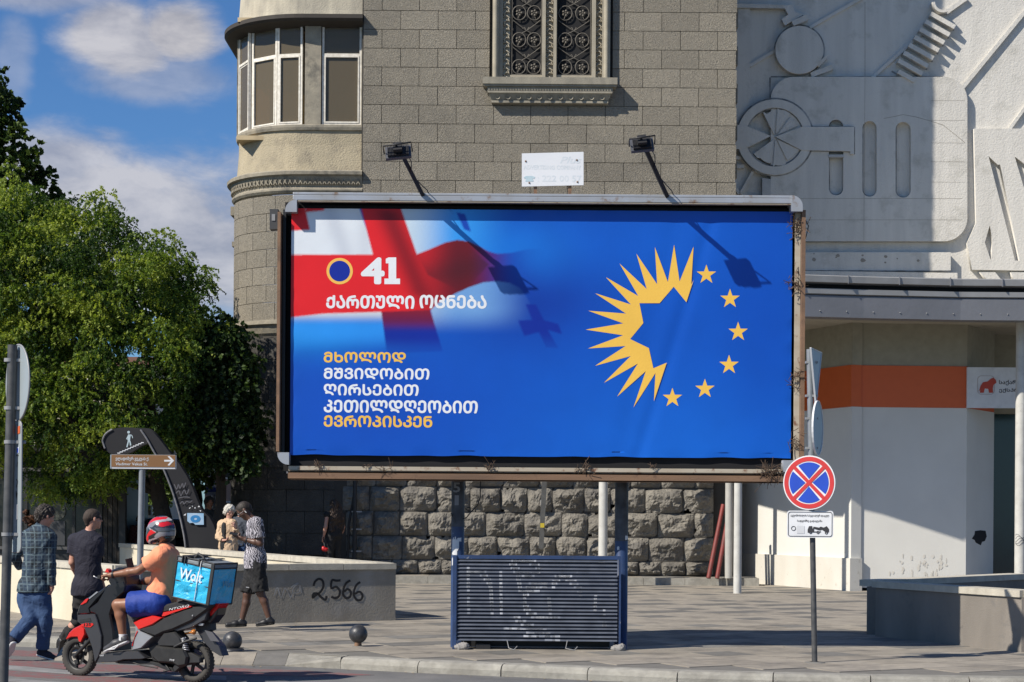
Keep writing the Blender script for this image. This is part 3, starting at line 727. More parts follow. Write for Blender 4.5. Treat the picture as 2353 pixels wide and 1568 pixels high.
# carved frieze: little chevrons and rosettes on the sloping band
fr = MB()
pth = bay_path(.0, 0, 2)
def path_pt(s, off):
    """point and outward normal on the bay front at arc length s from the right end"""
    L1_ = BX0 - FLX
    if s < L1_: return Vector((BX0 - s, FY - off, 0)), Vector((0, -1, 0))
    a = (s - L1_) / RB
    if a < math.pi / 2: n = Vector((-math.sin(a), -math.cos(a), 0)); return Vector((FLX, FY + RB, 0)) + n * (RB + off), n
    return Vector((FLX - RB - off, FY + RB + (s - L1_ - RB * math.pi / 2), 0)), Vector((-1, 0, 0))
s_ = .06
while s_ < 4.6:
    for q in (0, 1):
        p0, n = path_pt(s_, .155); p1, _ = path_pt(s_ + .075, .155)
        a_, b_ = (p0 + Vector((0, 0, bz(424))), p1 + Vector((0, 0, bz(410)))) if q == 0 else (p0 + Vector((0, 0, bz(410))), p1 + Vector((0, 0, bz(424))))
        fr.bar(a_, b_, .02, .05, n)
    s_ += .11
fr.build('frieze_carving', M_trim, bld)['kind'] = 'stuff'
# blocks of the bay, course by course, following the curve
def arc_block(s0, s1, z0, z1, off0=.04, off1=.10, m=None):
    g = .006; s0 += g; s1 -= g; z0 += g; z1 -= g; k = max(2, int((s1 - s0) / .18) + 1); vs = []
    for i in range(k):
        s = s0 + (s1 - s0) * i / (k - 1)
        for o in (off0, off1):
            p, n = path_pt(s, o)
            for z in (z0, z1): vs.append(Vector((p.x, p.y, z)))
    fs = []
    for i in range(k - 1):
        a = i * 4; b_ = a + 4; fs += [(a + 2, a + 3, b_ + 3, b_ + 2), (a, b_, b_ + 1, a + 1), (a + 1, b_ + 1, b_ + 3, a + 3), (a, a + 2, b_ + 2, b_)]
    e = (k - 1) * 4; fs += [(0, 1, 3, 2), (e, e + 2, e + 3, e + 1)]
    b = MB(); b.add(vs, fs, False); b.build('bay_block', m or M_stone, bld)
zt = bz(447)
for r_i in range(7):
    z1 = zt - r_i * .411; z0 = z1 - .411; s = -.0 if r_i % 2 else -.4
    while s < 6.2:
        a, b_ = max(s, 0), s + (.80 if s < 1.3 else .62)
        if b_ > .1: arc_block(a, b_, z0, z1)
        s = b_
M_shadestone = mat('shade_darkened_stone', (.075, .07, .062), .92, col2=(.04, .038, .034), scale=3, bump=.03, bscale=20, vary=.15)
for r_i in range(10):   # base blocks under the cornice, tree shade painted into the stone colour
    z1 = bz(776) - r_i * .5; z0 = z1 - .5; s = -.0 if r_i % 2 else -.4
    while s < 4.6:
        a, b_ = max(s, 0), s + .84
        if s > -.3: arc_block(a, b_, z0, z1, .04, .14, M_shadestone)
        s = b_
# pilaster and cornice returns on the street side of the bay
pl = MB(); X0 = FLX - RB
pl.box(X0 - .27, X0 + .1, FY + RB + 2.2, FY + RB + 3.4, 0, bz(320)); pl.build('pilaster', M_stone, bld)
pc = MB()
for zc, w_, hh in ((bz(330), .36, .12), (bz(412), .52, .22), (bz(424), .42, .2), (bz(500), .48, .12), (bz(513), .38, .16), (bz(376), .40, .08), (bz(362), .3, .07)):
    pc.box(X0 - w_, X0, FY + RB + 2.0, FY + RB + 3.8, zc - hh, zc)
pc.build('side_cornice', M_trim, bld)
# windows of the bay
def facet_window(p0, p1, z0, z1, zt, lights=1, depth=.07, opening=0.0):
    p0, p1 = Vector(p0), Vector(p1); d = (p1 - p0).normalized(); n = Vector((d.y, -d.x, 0))
    if n.y > .5: n = -n
    L_ = (p1 - p0).length; M = Matrix(((d.x, -n.x, 0, p0.x), (d.y, -n.y, 0, p0.y), (0, 0, 1, 0), (0, 0, 0, 1)))
    b = MB(); t = .048
    def bx(x0, x1, za, zb, f=0.0): b.box(x0, x1, -f, depth, za, zb, M)
    bx(0, t, z0, z1); bx(L_ - t, L_, z0, z1); bx(t, L_ - t, z0, z0 + t); bx(t, L_ - t, z1 - t, z1); bx(t, L_ - t, zt - t * .55, zt + t * .55)
    cells = [(t, L_ - t, z0 + t, zt - t * .55), (t, L_ - t, zt + t * .55, z1 - t)]
    # casement inside the lower light
    x0, x1, za, zb = cells[0]; c_ = .036
    for q in ((x0 + .004, x0 + c_, za + .004, zb - .004), (x1 - c_, x1 - .004, za + .004, zb - .004), (x0 + c_, x1 - c_, za + .004, za + c_), (x0 + c_, x1 - c_, zb - c_, zb - .004)): b.box(q[0], q[1], -.012, depth - .02, q[2], q[3], M)
    w = b.build('window', M_frame, bld)
    for x0, x1, za, zb in cells:
        g = MB(); g.box(x0 + .002, x1 - .002, .035, .041, za + .002, zb - .002, M); g.build('pane', M_pane, w)
WZ0, WZ1, WZT = bz(284), bz(50), bz(121)
def cp(deg, off=-.04):
    a = R(deg); n = Vector((-math.sin(a), -math.cos(a), 0)); return Vector((FLX, FY + RB, 0)) + n * (RB + off)
facet_window((wx(822), FY + .05), (wx(731), FY + .05), WZ0, WZ1, WZT)
facet_window(cp(2), cp(22.5), WZ0, WZ1, WZT); facet_window(cp(23), cp(50), WZ0, WZ1, WZT); facet_window(cp(51), cp(76), WZ0, WZ1, WZT)
# posts between the windows and the room behind
jm = MB(); jm.box(wx(729), wx(692), FY - .0, FY + .25, WZ0, WZ1); jm.box(wx(826), wx(822) , FY + .03, FY + .2, WZ0, WZ1); jm.build('bay_pier', M_trim, bld)
jm = MB()
for d0, d1 in ((77, 90),):
    a, b_ = cp(d0, .0), cp(d1, .0); jm.bar(a + Vector((0, 0, (WZ0 + WZ1) / 2)), b_ + Vector((0, 0, (WZ0 + WZ1) / 2)), .12, WZ1 - WZ0)
jm.box(X0 - .02, X0 + .1, FY + RB, FY + RB + 6, WZ0, WZ1); jm.build('bay_pier', M_trim, bld)
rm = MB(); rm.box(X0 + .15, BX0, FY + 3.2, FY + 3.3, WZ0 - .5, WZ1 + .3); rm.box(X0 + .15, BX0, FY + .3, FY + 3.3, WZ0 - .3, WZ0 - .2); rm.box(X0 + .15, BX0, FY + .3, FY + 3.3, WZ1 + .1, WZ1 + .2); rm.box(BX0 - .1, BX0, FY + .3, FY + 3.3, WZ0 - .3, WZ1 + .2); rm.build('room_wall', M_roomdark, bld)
cw = MB(); cw.box(-6.35, -5.85, FY + 1.45, FY + 1.5, WZ0, WZ0 + 1.15); cw.build('curtain', M_curtain, bld)
cw = MB(); cw.box(-5.45, -4.7, FY + .7, FY + .75, WZ0, WZ0 + .85); cw.build('curtain', mat('ochre_blind', (.30, .22, .09), .8), bld)

# ---- carved window with iron grilles
wd = MB(); x0, x1, zs = WIN[0], WIN[1], WIN[2]
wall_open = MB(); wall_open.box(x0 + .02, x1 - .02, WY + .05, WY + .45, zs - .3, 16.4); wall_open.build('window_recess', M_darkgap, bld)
sur = MB()
cols = [(1124, 1138, .16), (1138, 1148, .03), (1238, 1246, .10), (1264, 1271, .10), (1352, 1361, .10), (1376, 1394, .14)]
for a, b_, o in cols: sur.box(wx(a), wx(b_), WY - o, WY + .1, zs, 16.3)
for a, b_ in ((1148, 1165), (1246, 1264), (1361, 1376)): sur.box(wx(a) , wx(b_) , WY + .02, WY + .1, zs, 16.3)
sur.box(wx(1165), wx(1238), WY - .02, WY + .1, zs, zs + .12); sur.box(wx(1271), wx(1352), WY - .02, WY + .1, zs, zs + .12)
for q in (1131, 1385): sur.tube([(wx(q), WY - .14, zs), (wx(q), WY - .14, 16.3)], .06, 10)
sr_ = sur.build('window_surround', mat('carved_limestone', (.40, .355, .27), .88, col2=(.29, .26, .20), scale=4, bump=.004), bld)
orn = MB()
for a, b_ in ((1150, 1163), (1247, 1263), (1362, 1375)):
    zz = zs + .03; k = 0; xc = wx((a + b_) / 2); hw = (b_ - a) / 200
    while zz < 14.4:
        s1 = 1 if k % 2 else -1
        orn.tube([(xc - hw * s1, WY - .01, zz), (xc, WY - .035, zz + .045), (xc + hw * s1, WY - .01, zz + .02), (xc + hw * .6 * s1, WY - .02, zz + .1)], .018, 5)
        orn.lathe([(.0001, -.02), (.025, -.008), (.03, .01)], (xc + hw * .3 * s1, WY, zz + .07), 'Y', 6); zz += .1; k += 1
orn.build('carved_scroll', sr_.data.materials[0], sr_)['kind'] = 'stuff'
for a, b_ in ((1168, 1237), (1272, 1350)):
    g = MB(); X0_, X1_ = wx(a), wx(b_); xm = (X0_ + X1_) / 2; hw = (X1_ - X0_) / 2; y = WY + .0; zz = zs + .14; per = .62
    g.box(X0_, X1_, y - .01, y + .02, zz - .03, zz); g.box(X0_, X0_ + .015, y - .01, y + .02, zz, 14.4); g.box(X1_ - .015, X1_, y - .01, y + .02, zz, 14.4)
    while zz < 14.2:
        for s1 in (-1, 1):
            cx_ = xm + s1 * hw * .5; cz = zz + .17
            g.tube([(cx_ + .155 * math.cos(t), y, cz + .165 * math.sin(t)) for t in [2 * math.pi * i / 18 for i in range(19)]], .013, 6, False)
            g.tube([(cx_ - s1 * .06, y, cz + .15), (xm, y - .01, zz + .38), (xm - s1 * hw * .55, y, zz + .52), (xm - s1 * hw * .9, y, zz + .62)], .011, 6)
            for t in range(5):
                aa = t * 2 * math.pi / 5; g.lathe([(.0001, -.03), (.03, -.015), (.034, 0)], (cx_ + .055 * math.cos(aa), y, cz + .055 * math.sin(aa)), 'Y', 6)
            g.lathe([(.0001, -.04), (.02, -.02)], (cx_, y, cz), 'Y', 6)
            g.tube([(cx_, y, cz - .05), (cx_ + s1 * .03, y, cz - .13)], .01, 5)
            g.tube([(xm + s1 * .0, y, zz + .36), (xm + s1 * .05, y - .01, zz + .46), (xm + s1 * .1, y, zz + .42)], .01, 5)
        zz += per
    g.build('grille', M_grille, sr_)
si = MB()
sx0, sx1 = wx(1103), wx(1410); zt_ = 11.55
si.box(sx0, sx1, WY - .34, WY + .03, zt_ - .155, zt_); si.box(sx0 + .02, sx1 - .02, WY - .31, WY + .03, zt_ - .20, zt_ - .157)
si.box(sx0 + .10, sx1 - .10, WY - .25, WY + .03, zt_ - .30, zt_ - .202); si.box(sx0 + .11, sx1 - .11, WY - .27, WY + .03, zt_ - .345, zt_ - .302)
vs = [(sx0 + .13, WY - .235, zt_ - .346), (sx1 - .13, WY - .235, zt_ - .346), (sx1 - .21, WY - .14, zt_ - .50), (sx0 + .21, WY - .14, zt_ - .50), (sx0 + .13, WY + .03, zt_ - .346), (sx1 - .13, WY + .03, zt_ - .346), (sx1 - .21, WY + .03, zt_ - .50), (sx0 + .21, WY + .03, zt_ - .50)]
si.add([Vector(v) for v in vs], [(0, 1, 2, 3), (0, 3, 7, 4), (1, 5, 6, 2), (3, 2, 6, 7)], False); si.box(sx0 + .2, sx1 - .2, WY - .17, WY + .03, zt_ - .55, zt_ - .502)
for i in range(11): si.lathe([(.055, -.03), (.045, -.02), (.03, .01), (.0001, .02)], (sx0 + .34 + i * (sx1 - sx0 - .68) / 10, WY - .19, zt_ - .43), 'Y', 10)
for i in range(46): si.box(sx0 + .13 + i * .0615, sx0 + .16 + i * .0615, WY - .275, WY - .24, zt_ - .295, zt_ - .25)
si.build('window_sill', mat('sill_stone', (.33, .30, .235), .88, col2=(.20, .185, .15), scale=3, bump=.006, stretch=(2, 1, .5)), sr_)

# step in front of the rough wall
st = setp(MB().build('pavement_step', M_kerb), kind='structure') if False else None
stp = bpy.data.objects.new('wall_step', None); sc.collection.objects.link(stp); stp.location = (0, 41.3, 0); stp['kind'] = 'structure'
xx = wx(640) * .98; i = 0
x_end = (1745 - CX) / F * 41.2
while xx < x_end:
    w_ = min(random.uniform(.7, 1.0), x_end - xx + .001); b = MB(); b.box(xx + .004, xx + w_ - .004, 41.15, 41.45, -.02, .175 + random.uniform(-.004, .004)); b.build('step_stone', M_kerb, stp)
    b = MB(); b.box(xx + .004, xx + w_ - .004, 41.456, WY + .02, -.02, .18); b.build('step_slab', M_slab_a if i % 2 else M_slab_b, stp); xx += w_; i += 1
# ================================================================== white relief building with canopy and shop
rel = thing('relief_building', 'white concrete building with abstract geometric relief above a grey canopy and shop', 'building', (10, 45, 0))
RD = 45.8
rx = lambda px: PP(T3, px, 500, RD).x
def r3(px, py, d=RD): return PP(T3, px, py, d)
def relief(name, loops, thick, m, base=RD, parent=rel, bevel=0):
    d = base - thick
    lp = [[(PP(T3, x, y, d).x, PP(T3, x, y, d).z) for x, y in l] for l in loops]
    return flat_at(name, lp, thick + .01, facing((0, base + .01, 0)), m, parent)
def rrect(x0, y0, x1, y1, r, n=8, corners='1111'):
    out = []
    for (cx, cy, a0), on in zip(((x1 - r, y0 + r, -90), (x1 - r, y1 - r, 0), (x0 + r, y1 - r, 90), (x0 + r, y0 + r, 180)), corners):
        if on == '1': out += [(cx + r * math.cos(R(a0 + 90 * i / n)), cy + r * math.sin(R(a0 + 90 * i / n))) for i in range(n + 1)]
        else: out.append({-90: (x1, y0), 0: (x1, y1), 90: (x0, y1), 180: (x0, y0)}[a0])
    return out
def arcpts(cx, cy, r, a0, a1, n=16): return [(cx + r * math.cos(R(a0 + (a1 - a0) * i / n)), cy + r * math.sin(R(a0 + (a1 - a0) * i / n))) for i in range(n + 1)]
b = MB(); b.box(BX1 + .2, 20, RD, RD + 6, 5.5, 22); b.build('wall', M_white, rel)
slots = [rrect(735, 625, 808, 1015, 36, 8), rrect(906, 630, 984, 1020, 38, 8), rrect(562, 618, 636, 1008, 36, 8)]
panel = [(-300, 1245), (-300, 395), (262, 395)] ; 
panel = rrect(262, 397, 1276, 1245, 120, 10, '1101')[:-0 or None]
relief('relief_panel', [panel] + slots, .17, M_white)
# fine formwork joints on the panel are open grooves between cast bands
relief('relief_border', [rrect(150, 1010, 300, 1245, 2, 1, '0000')], .165, M_white)
relief('relief_disc', [arcpts(410, 258, 124, 0, 356, 40)], .2, M_white)
relief('relief_ring', [arcpts(283, 708, 195, 0, 354, 44), arcpts(283, 708, 152, 0, 354, 40)], .22, M_white)
relief('relief_bar', [[(40, 637), (135, 650), (262, 702), (135, 765), (40, 775)]], .23, M_white)
relief('relief_bar', [[(285, 706), (420, 655), (692, 655), (692, 796), (672, 796), (672, 781), (420, 775)]], .24, M_white)
relief('relief_bar', [[(560, 798), (640, 798), (640, 812), (560, 812)]], .2, M_whitedark)
# petals inside the wheel
for a0, a1, rr in ((-118, -96, 140), (-84, -58, 148), (-50, -28, 132), (28, 62, 140), (68, 94, 150), (100, 140, 138)):
    pts = [(283 + 14 * math.cos(R((a0 + a1) / 2)), 708 + 14 * math.sin(R((a0 + a1) / 2)))] + [(283 + (rr + random.uniform(-14, 6)) * math.cos(R(a0 + (a1 - a0) * i / 5)), 708 + (rr + random.uniform(-14, 6)) * math.sin(R(a0 + (a1 - a0) * i / 5))) for i in range(6)]
    relief('relief_petal', [pts], .205, M_white)
def shade_grime(loop, th, w=5, closed=True):  # painted dark outline: groove shade and edge grime round a relief shape
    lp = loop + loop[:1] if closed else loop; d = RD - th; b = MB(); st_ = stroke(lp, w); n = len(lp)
    b.add([PP(T3, x, y, d - .003) for x, y in st_], [(i, i + 1, 2 * n - 2 - i, 2 * n - 1 - i) for i in range(n - 1)], False); b.build('grime_line', M_shade_grime, rel, fix=False)  # grime_line: painted groove shade as well as edge grime
M_shade_grime = mat('shaded_grimy_edge', (.12, .12, .115), .95, col2=(.38, .38, .37), scale=3.5, contrast=.16)
shade_grime(arcpts(410, 258, 127, 0, 356, 40), .0, 9); shade_grime(arcpts(283, 708, 199, 0, 354, 44), .17, 9); shade_grime(arcpts(283, 708, 149, 0, 354, 40), .17, 9)
shade_grime([(692, 655), (692, 796), (672, 796)], .17, 9, False); shade_grime([(420, 655), (692, 655)], .17, 6, False); shade_grime([(420, 778), (672, 781)], .17, 9, False)
shade_grime([(262, 397), (1150, 397)], .0, 7, False); shade_grime([(445, 1247), (1150, 1247)], .0, 9, False); shade_grime([(445, 1398), (1190, 1398)], .22, 6, False); shade_grime([(258, 400), (258, 510)], 0, 8, False)
for sl_ in slots: shade_grime(sl_, 0.0, 9)
for i in range(8): t = i / 7; x, y = 1150 - t * 195, 108 + t * 282; shade_grime([(x - 70, y - 22), (x + 58, y + 50)], .0, 9, False)
# diagonal ribs
for a, b_, w_, t in (((465, 142), (735, -12), 16, .06), ((785, 402), (1055, 160), 16, .06), ((1165, 66), (1275, -12), 22, .09), ((1250, 455), (1590, 40), 20, .09), ((1490, 672), (1600, 520), 16, .09), ((155, 340), (285, 262), 16, .06), ((105, 1000), (170, 885), 14, .12), ((62, 935), (100, 1000), 14, .12)):
    relief('relief_rib', [stroke([a, b_], w_)], t, M_white)
# stair of bars
for i in range(8):
    t = i / 7; x, y = 1150 - t * 195, 108 + t * 282; 
    relief('relief_bar', [stroke([(x - 62, y - 38), (x + 62, y + 32)] if i < 7 else [(x - 35, y - 22), (x + 50, y + 26)], 23)], .22, M_white)
relief('relief_hook', [stroke(arcpts(1150, 10, 48, 180, 60, 8), 14)], .3, M_white)
# bracket at top left
relief('relief_bracket', [[(66, 18), (375, 28), (385, 62), (432, 75), (335, 132), (318, 100), (352, 76), (335, 44), (66, 40)]], .16, M_white)
relief('relief_bar', [stroke([(375, 122), (452, 88)], 28)], .2, M_white)
relief('relief_bar', [stroke([(470, 388), (582, 345)], 26)], .14, M_white); relief('relief_bar', [stroke([(505, 340), (552, 290)], 16)], .18, M_white)
relief('relief_pilaster', [[(66, 40), (155, 40), (155, 640), (66, 640)]], .1, M_white)
relief('relief_pilaster', [[(218, 918), (262, 925), (262, 1245), (218, 1245)]], .22, M_whitedark)
for y in (805, 850): relief('relief_bar', [[(66, y), (125, y), (125, y + 18), (66, y + 18)]], .12, M_white)
# right-hand panel with slanting slots
relief('relief_panel', [[(1310, 664), (1800, 664), (1800, 1400), (1300, 1392), (1275, 1255), (1322, 1150)], [(1385, 806), (1432, 850), (1445, 850), (1545, 1345), (1522, 1345)], [(1520, 808), (1575, 850), (1640, 1120), (1615, 1130)], [(1392, 1162), (1406, 1250), (1398, 1345), (1366, 1252)]], .15, M_white)
relief('relief_panel', [[(1340, 1405), (1420, 1405), (1460, 1455), (1390, 1455)]], .2, M_white); relief('relief_panel', [[(1500, 1405), (1640, 1405), (1640, 1455), (1520, 1455)]], .2, M_white)
relief('relief_strip', [[(200, 1302), (1190, 1302), (1190, 1395), (200, 1395)]], .22, M_white)
relief('relief_strip', [[(200, 1395), (1225, 1408), (1225, 1450), (200, 1450)]], .32, M_white)
# chipped holes in the strip
for x, y, w_ in ((485, 1340, 14), (608, 1320, 11), (738, 1345, 15), (855, 1325, 10), (915, 1335, 5), (1022, 1345, 8), (735, 1318, 6), (600, 1328, 6), (853, 1355, 7), (485, 1310, 5)):
    lp = [(x + w_ * random.uniform(.6, 1.1) * math.cos(R(a)), y + w_ * random.uniform(.5, 1) * math.sin(R(a))) for a in range(0, 360, 45)]
    relief('chipped_patch', [lp], .224, M_greywall)
# long crack and formwork joints, thin dark grooves standing for open joints
gr = MB()
for y in (1025, 1135): gr.bar(r3(300, y, RD - .171), r3(1250, y, RD - .171), .003, .008)
for y in (520, 622, 738, 835, 940): gr.bar(r3(1088, y, RD - .171), r3(1262, y, RD - .171), .003, .006)
gr.bar(r3(748, 10, RD - .001), r3(748, 395, RD - .001), .004, .012); gr.bar(r3(748, 400, RD - .171), r3(742, 1240, RD - .171), .003, .008)
pts = [(845, 612), (900, 602), (945, 592), (1010, 604), (1085, 625), (1150, 645), (1200, 685), (1262, 735)]
for p, q in zip(pts[:-1], pts[1:]): gr.bar(r3(*p, RD - .171), r3(*q, RD - .171), .004, .012)
gr.build('wall_joint', M_greywall, rel)
smg = MB(); rr_ = random.Random(8)
for i in range(34):
    x = 8.05 + rr_.random() * 1.35; z = .35 + .42 * rr_.random() ** 1.3; w_, h_ = rr_.uniform(.01, .035), rr_.uniform(.02, .09); yy = 38.985 + (x - 7.24) * .057 - .012
    smg.add([Vector((x + w_ * math.cos(a) * rr_.uniform(.6, 1.2), yy, z + h_ * math.sin(a) * rr_.uniform(.6, 1.1))) for a in np.linspace(0, 5.6, 8)], [tuple(range(8))], False)
smg.build('peeling_patch', mat('peeled_paint', (.50, .47, .41), .9, col2=(.58, .56, .51), scale=20), rel, fix=False)['kind'] = 'stuff'

# ---- canopy: curved slab edge
CE = [(1.7, 41.6), (2.1, 40.4), (2.6, 38.4), (3.3, 36.6), (4.2, 36.5), (5.4, 36.25), (7, 36.55), (9.0, 36.8), (10.5, 36.8), (13, 36.4), (16, 35.2)]
def edge_sweep(name, prof, m):
    n = len(CE); vs = []
    for o, z in prof:
        for i, (x, y) in enumerate(CE):
            a = Vector(CE[max(i - 1, 0)]); b_ = Vector(CE[min(i + 1, n - 1)]); t = (b_ - a).normalized(); nn = Vector((t.y, -t.x)); vs.append(Vector((x + nn.x * o, y + nn.y * o, z)))
    fs = [(k * n + i, k * n + i + 1, (k + 1) * n + i + 1, (k + 1) * n + i) for k in range(len(prof) - 1) for i in range(n - 1)]
    b = MB(); b.add(vs, fs, False); return b.build(name, m, rel)
ce = EYE + 444 * 37.0 / F   # underside of the fascia
edge_sweep('canopy_fascia', [(-.6, ce + .02), (-.03, ce), (0, ce), (.02, ce + .42), (-.0, ce + .44)], M_sheet)
edge_sweep('canopy_band', [(.0, ce + .445), (.05, ce + .46), (.06, ce + .56), (-.1, ce + .58)], M_sheetlight)
edge_sweep('canopy_gap', [(-.12, ce + .5), (-.12, ce + .72)], M_darkgap)
edge_sweep('gutter', [(-.1, ce + .66), (.12, ce + .68), (.14, ce + .80), (.1, ce + .82), (-.2, ce + .80), (-1.2, ce + .98)], M_sheetlight)
b = MB(); n = len(CE)
b.prism([Vector((x, y + .35, ce + .15)) for x, y in CE] + [Vector((16, RD, ce + .15)), Vector((BX1 + .3, RD, ce + .15)), Vector((BX1 + .3, WY, ce + .15)), Vector((1.7, WY - .1, ce + .15))], Vector((0, 0, .62))); b.build('canopy_slab', M_soffit, rel)
for i in range(9):
    x = 6.1 + i * .55; b = MB(); y = np.interp(x, [c[0] for c in CE], [c[1] for c in CE]); b.lathe([(.012, 0), (.012, -.01), (.0001, -.014)], (x, y - .012, ce + .12), 'Y', 8); b.build('rivet', M_sheetlight, rel)
for i in range(6):
    x = 5.6 + i * 1.05; y = np.interp(x, [c[0] for c in CE], [c[1] for c in CE]); b = MB(); b.box(x, x + .015, y - .16, y + .0, ce + .66, ce + .83); b.build('gutter_seam', M_sheet, rel)
# ---- shop walls under the canopy
A0, B0, C0 = (5.1, 44.0), (7.21, 38.85), (9.72, 39.12)
def vwall(name, p, q, z0, z1, m, th=.25, off=0.0, parent=rel):
    p, q = Vector((*p, 0)), Vector((*q, 0)); d = (q - p).normalized(); n = Vector((d.y, -d.x, 0)) * 1
    if n.y > 0: n = -n
    b = MB(); a = p + n * off; c_ = q + n * off
    b.prism([a + Vector((0, 0, z0)), c_ + Vector((0, 0, z0)), c_ - n * th + Vector((0, 0, z0)), a - n * th + Vector((0, 0, z0))], Vector((0, 0, z1 - z0))); return b.build(name, m, parent)
zb = lambda y, d: EYE - (y - 1181) / F * d
ORT, ORB = zb(843, 39.3), zb(938, 39.3)
CW = (7.19, 41.6)
vwall('shop_wall', A0, B0, 0, ORB, M_shopwall); vwall('orange_band', A0, B0, ORB + .003, ORT, M_orange, off=.02); vwall('upper_wall', A0, B0, ORT + .003, ce + .16, M_olive)
vwall('plinth', (5.2, 43.77), (7.24, 38.78), 0, .70, M_plinth, .3, .07)
b = MB(); b.box(7.212, 7.235, 38.9, 39.1, 0, ce + .16); b.build('pier', M_shopwall, rel)
vwall('shop_wall', (7.24, 38.98), C0, 0.07, ORB, M_shopwall); vwall('orange_band', (7.24, 38.98), C0, ORB + .003, ORT, M_orange, off=.02); vwall('upper_wall', (7.24, 38.98), C0, ORT + .003, ce + .16, M_olive)
b = MB(); b.box(7.25, 9.7, 39.14, 39.2, -.01, .07); b.build('base_slot', M_darkgap, rel)
D0 = (10.72, 40.7)
vwall('shop_wall', (C0[0] + .002, C0[1] + .003), D0, 0, ORB, M_shopwall); vwall('upper_wall', (C0[0] + .002, C0[1] + .003), D0, ORT + .003, ce + .16, M_olive); vwall('orange_band', (C0[0] + .002, C0[1] + .003), D0, ORB + .003, ORT, M_orange, off=.0)
b = MB(); b.box(10.86, 13.6, 41.4, 41.45, .1, ORB); b.build('glass_door', M_tealglass, rel)
b = MB(); b.box(10.8, 14, 41.2, 41.5, ORB, ce + .16); b.build('lintel_wall', M_olive, rel)
b = MB(); b.box(10.8, 14, 41.35, 41.6, 0, .1); b.box(11.9, 11.96, 41.37, 41.46, .1, ORB); b.build('door_frame', M_sheet, rel)
# smashed hole in the corner
hm = facing((0, 0, 0))
hd = (Vector((*D0, 0)) - Vector((*C0, 0))).normalized()
def onCD(px, py):
    k = (c4(px, py)[0] - CX) / F; t = (k * C0[1] - C0[0]) / (hd.x - k * hd.y); p = Vector((*C0, 0)) + hd * t; return p.x, p.y, PP(c4, px, py, p.y).z
hl = [(1475, 640), (1492, 612), (1495, 590), (1530, 585), (1562, 588), (1570, 625), (1558, 655), (1540, 660), (1532, 682), (1500, 665), (1492, 648)]
nn_ = Vector((hd.y, -hd.x, 0))
b = MB(); b.prism([Vector(onCD(*p)) + nn_ * .006 for p in hl], -nn_ * .1); b.build('broken_hole', M_darkgap, rel)
# sign board with red lion
sgn = thing('shop_sign', 'white fascia sign with a red lion and Georgian lettering over the glass door', 'sign', (10.5, 39.3, ORB))
sM = M_signw = mat('sign_white', (.68, .69, .70), .45)
sg = MB(); sx0 = (PP(R2, 1195, 700, 39.05)).x; sg.box(sx0, sx0 + 2.3, 39.03, 39.10, ORB - .0, ORT - .02); sg.build('board', sM, sgn)
M_lion = mat('lion_red', (.50, .06, .03), .5); M_ink = mat('dark_ink', (.03, .03, .035), .6)
def s2(px, py): v = PP(R2, px, py, 39.02); return (v.x, v.z)
lion = [(1262, 782), (1275, 778), (1285, 745), (1300, 722), (1330, 716), (1352, 698), (1368, 692), (1384, 705), (1388, 725), (1370, 738), (1364, 760), (1366, 790), (1340, 790), (1335, 765), (1312, 762), (1305, 790), (1280, 790), (1283, 772)]
flat_at('lion', [[s2(*p) for p in lion]], .006, facing((0, 39.026, 0)), M_lion, sgn)
flat_at('lion_frame', [[s2(*p) for p in rrect(1264, 678, 1376, 802, 26)], [s2(*p) for p in rrect(1267, 681, 1373, 799, 24)]], .003, facing((0, 39.026, 0)), mat('pale_red', (.45, .38, .36), .5), sgn)
for tx, y0, y1, x1 in (("საქართველოს", 742, 708, 1700), ("ექსპრეს ბანკი", 790, 762, 1720)):
    a, c_ = s2(1405, y0), s2(x1, y1); text_at('lettering', tx, a[0], c_[0], a[1], c_[1], facing((0, 39.026, 0)), M_ink, sgn, .02)
# round white canopy column
def column(name, label, cat, x, y, r, z1, m, z0=0, lean=0, n=20):
    t = thing(name, label, cat, (x, y, z0)); b = MB(); b.tube([(x, y, z0), (x + lean, y, z1)], r, n); b.build('shaft', m, t); return t
M_col = mat('white_column_paint', (.56, .555, .52), .65, col2=(.42, .41, .38), scale=5, stain=(12, .6, .7, (.35, .34, .33)))
t = column('column', 'round white column under the canopy by the teal glass door', 'column', (2344 - CX) / F * 37.8, 37.8, .108, ce + .12, M_col)
b = MB(); xq = (2344 - CX) / F * 37.8
for i in range(5): b.tube([(xq + .111 * math.sin(a_), 37.8 - .111 * math.cos(a_), 1.05 + .04 * i + .04 * math.sin(3 * a_ + i)) for a_ in [(-1.2 + .2 * k) for k in range(13)]], .004, 4)
b.build('graffiti', M_ink, t)
t = column('steel_post', 'white steel post with peeling base standing left of the white shop wall', 'post', 4.61, 37.3, .082, 5.0, M_col)
t = column('steel_post', 'thin grey post touching the end of the rough stone wall', 'post', (1675 - CX) / F * 41.0, 41.0, .085, 5.2, mat('grey_post', (.42, .41, .38), .6), .18)
t = column('steel_post', 'slim cream post between the two billboard legs', 'post', (1386 - CX) / F * 40.2, 40.2, .10, 5.4, M_col)
# red pipes leaning at the end of the wall
for q, (a, b_, lab) in enumerate((((1648, 1330 - 20), (1680, 1150), 'rusty red pipe leaning left of the other against the stone wall end'), ((1628, 1306), (1662, 1160), 'rusty red pipe leaning in front against the stone wall end'))):
    t = thing('red_pipe', lab, 'pipe', P(*a, 41.0)); b = MB(); p0 = P(*a, 40.9); p0.z = .18; b.tube([p0, P(*b_, 41.3)], .05, 12); b.build('tube', mat('rusty_red', (.22, .03, .025), .6, col2=(.12, .03, .025)), t)
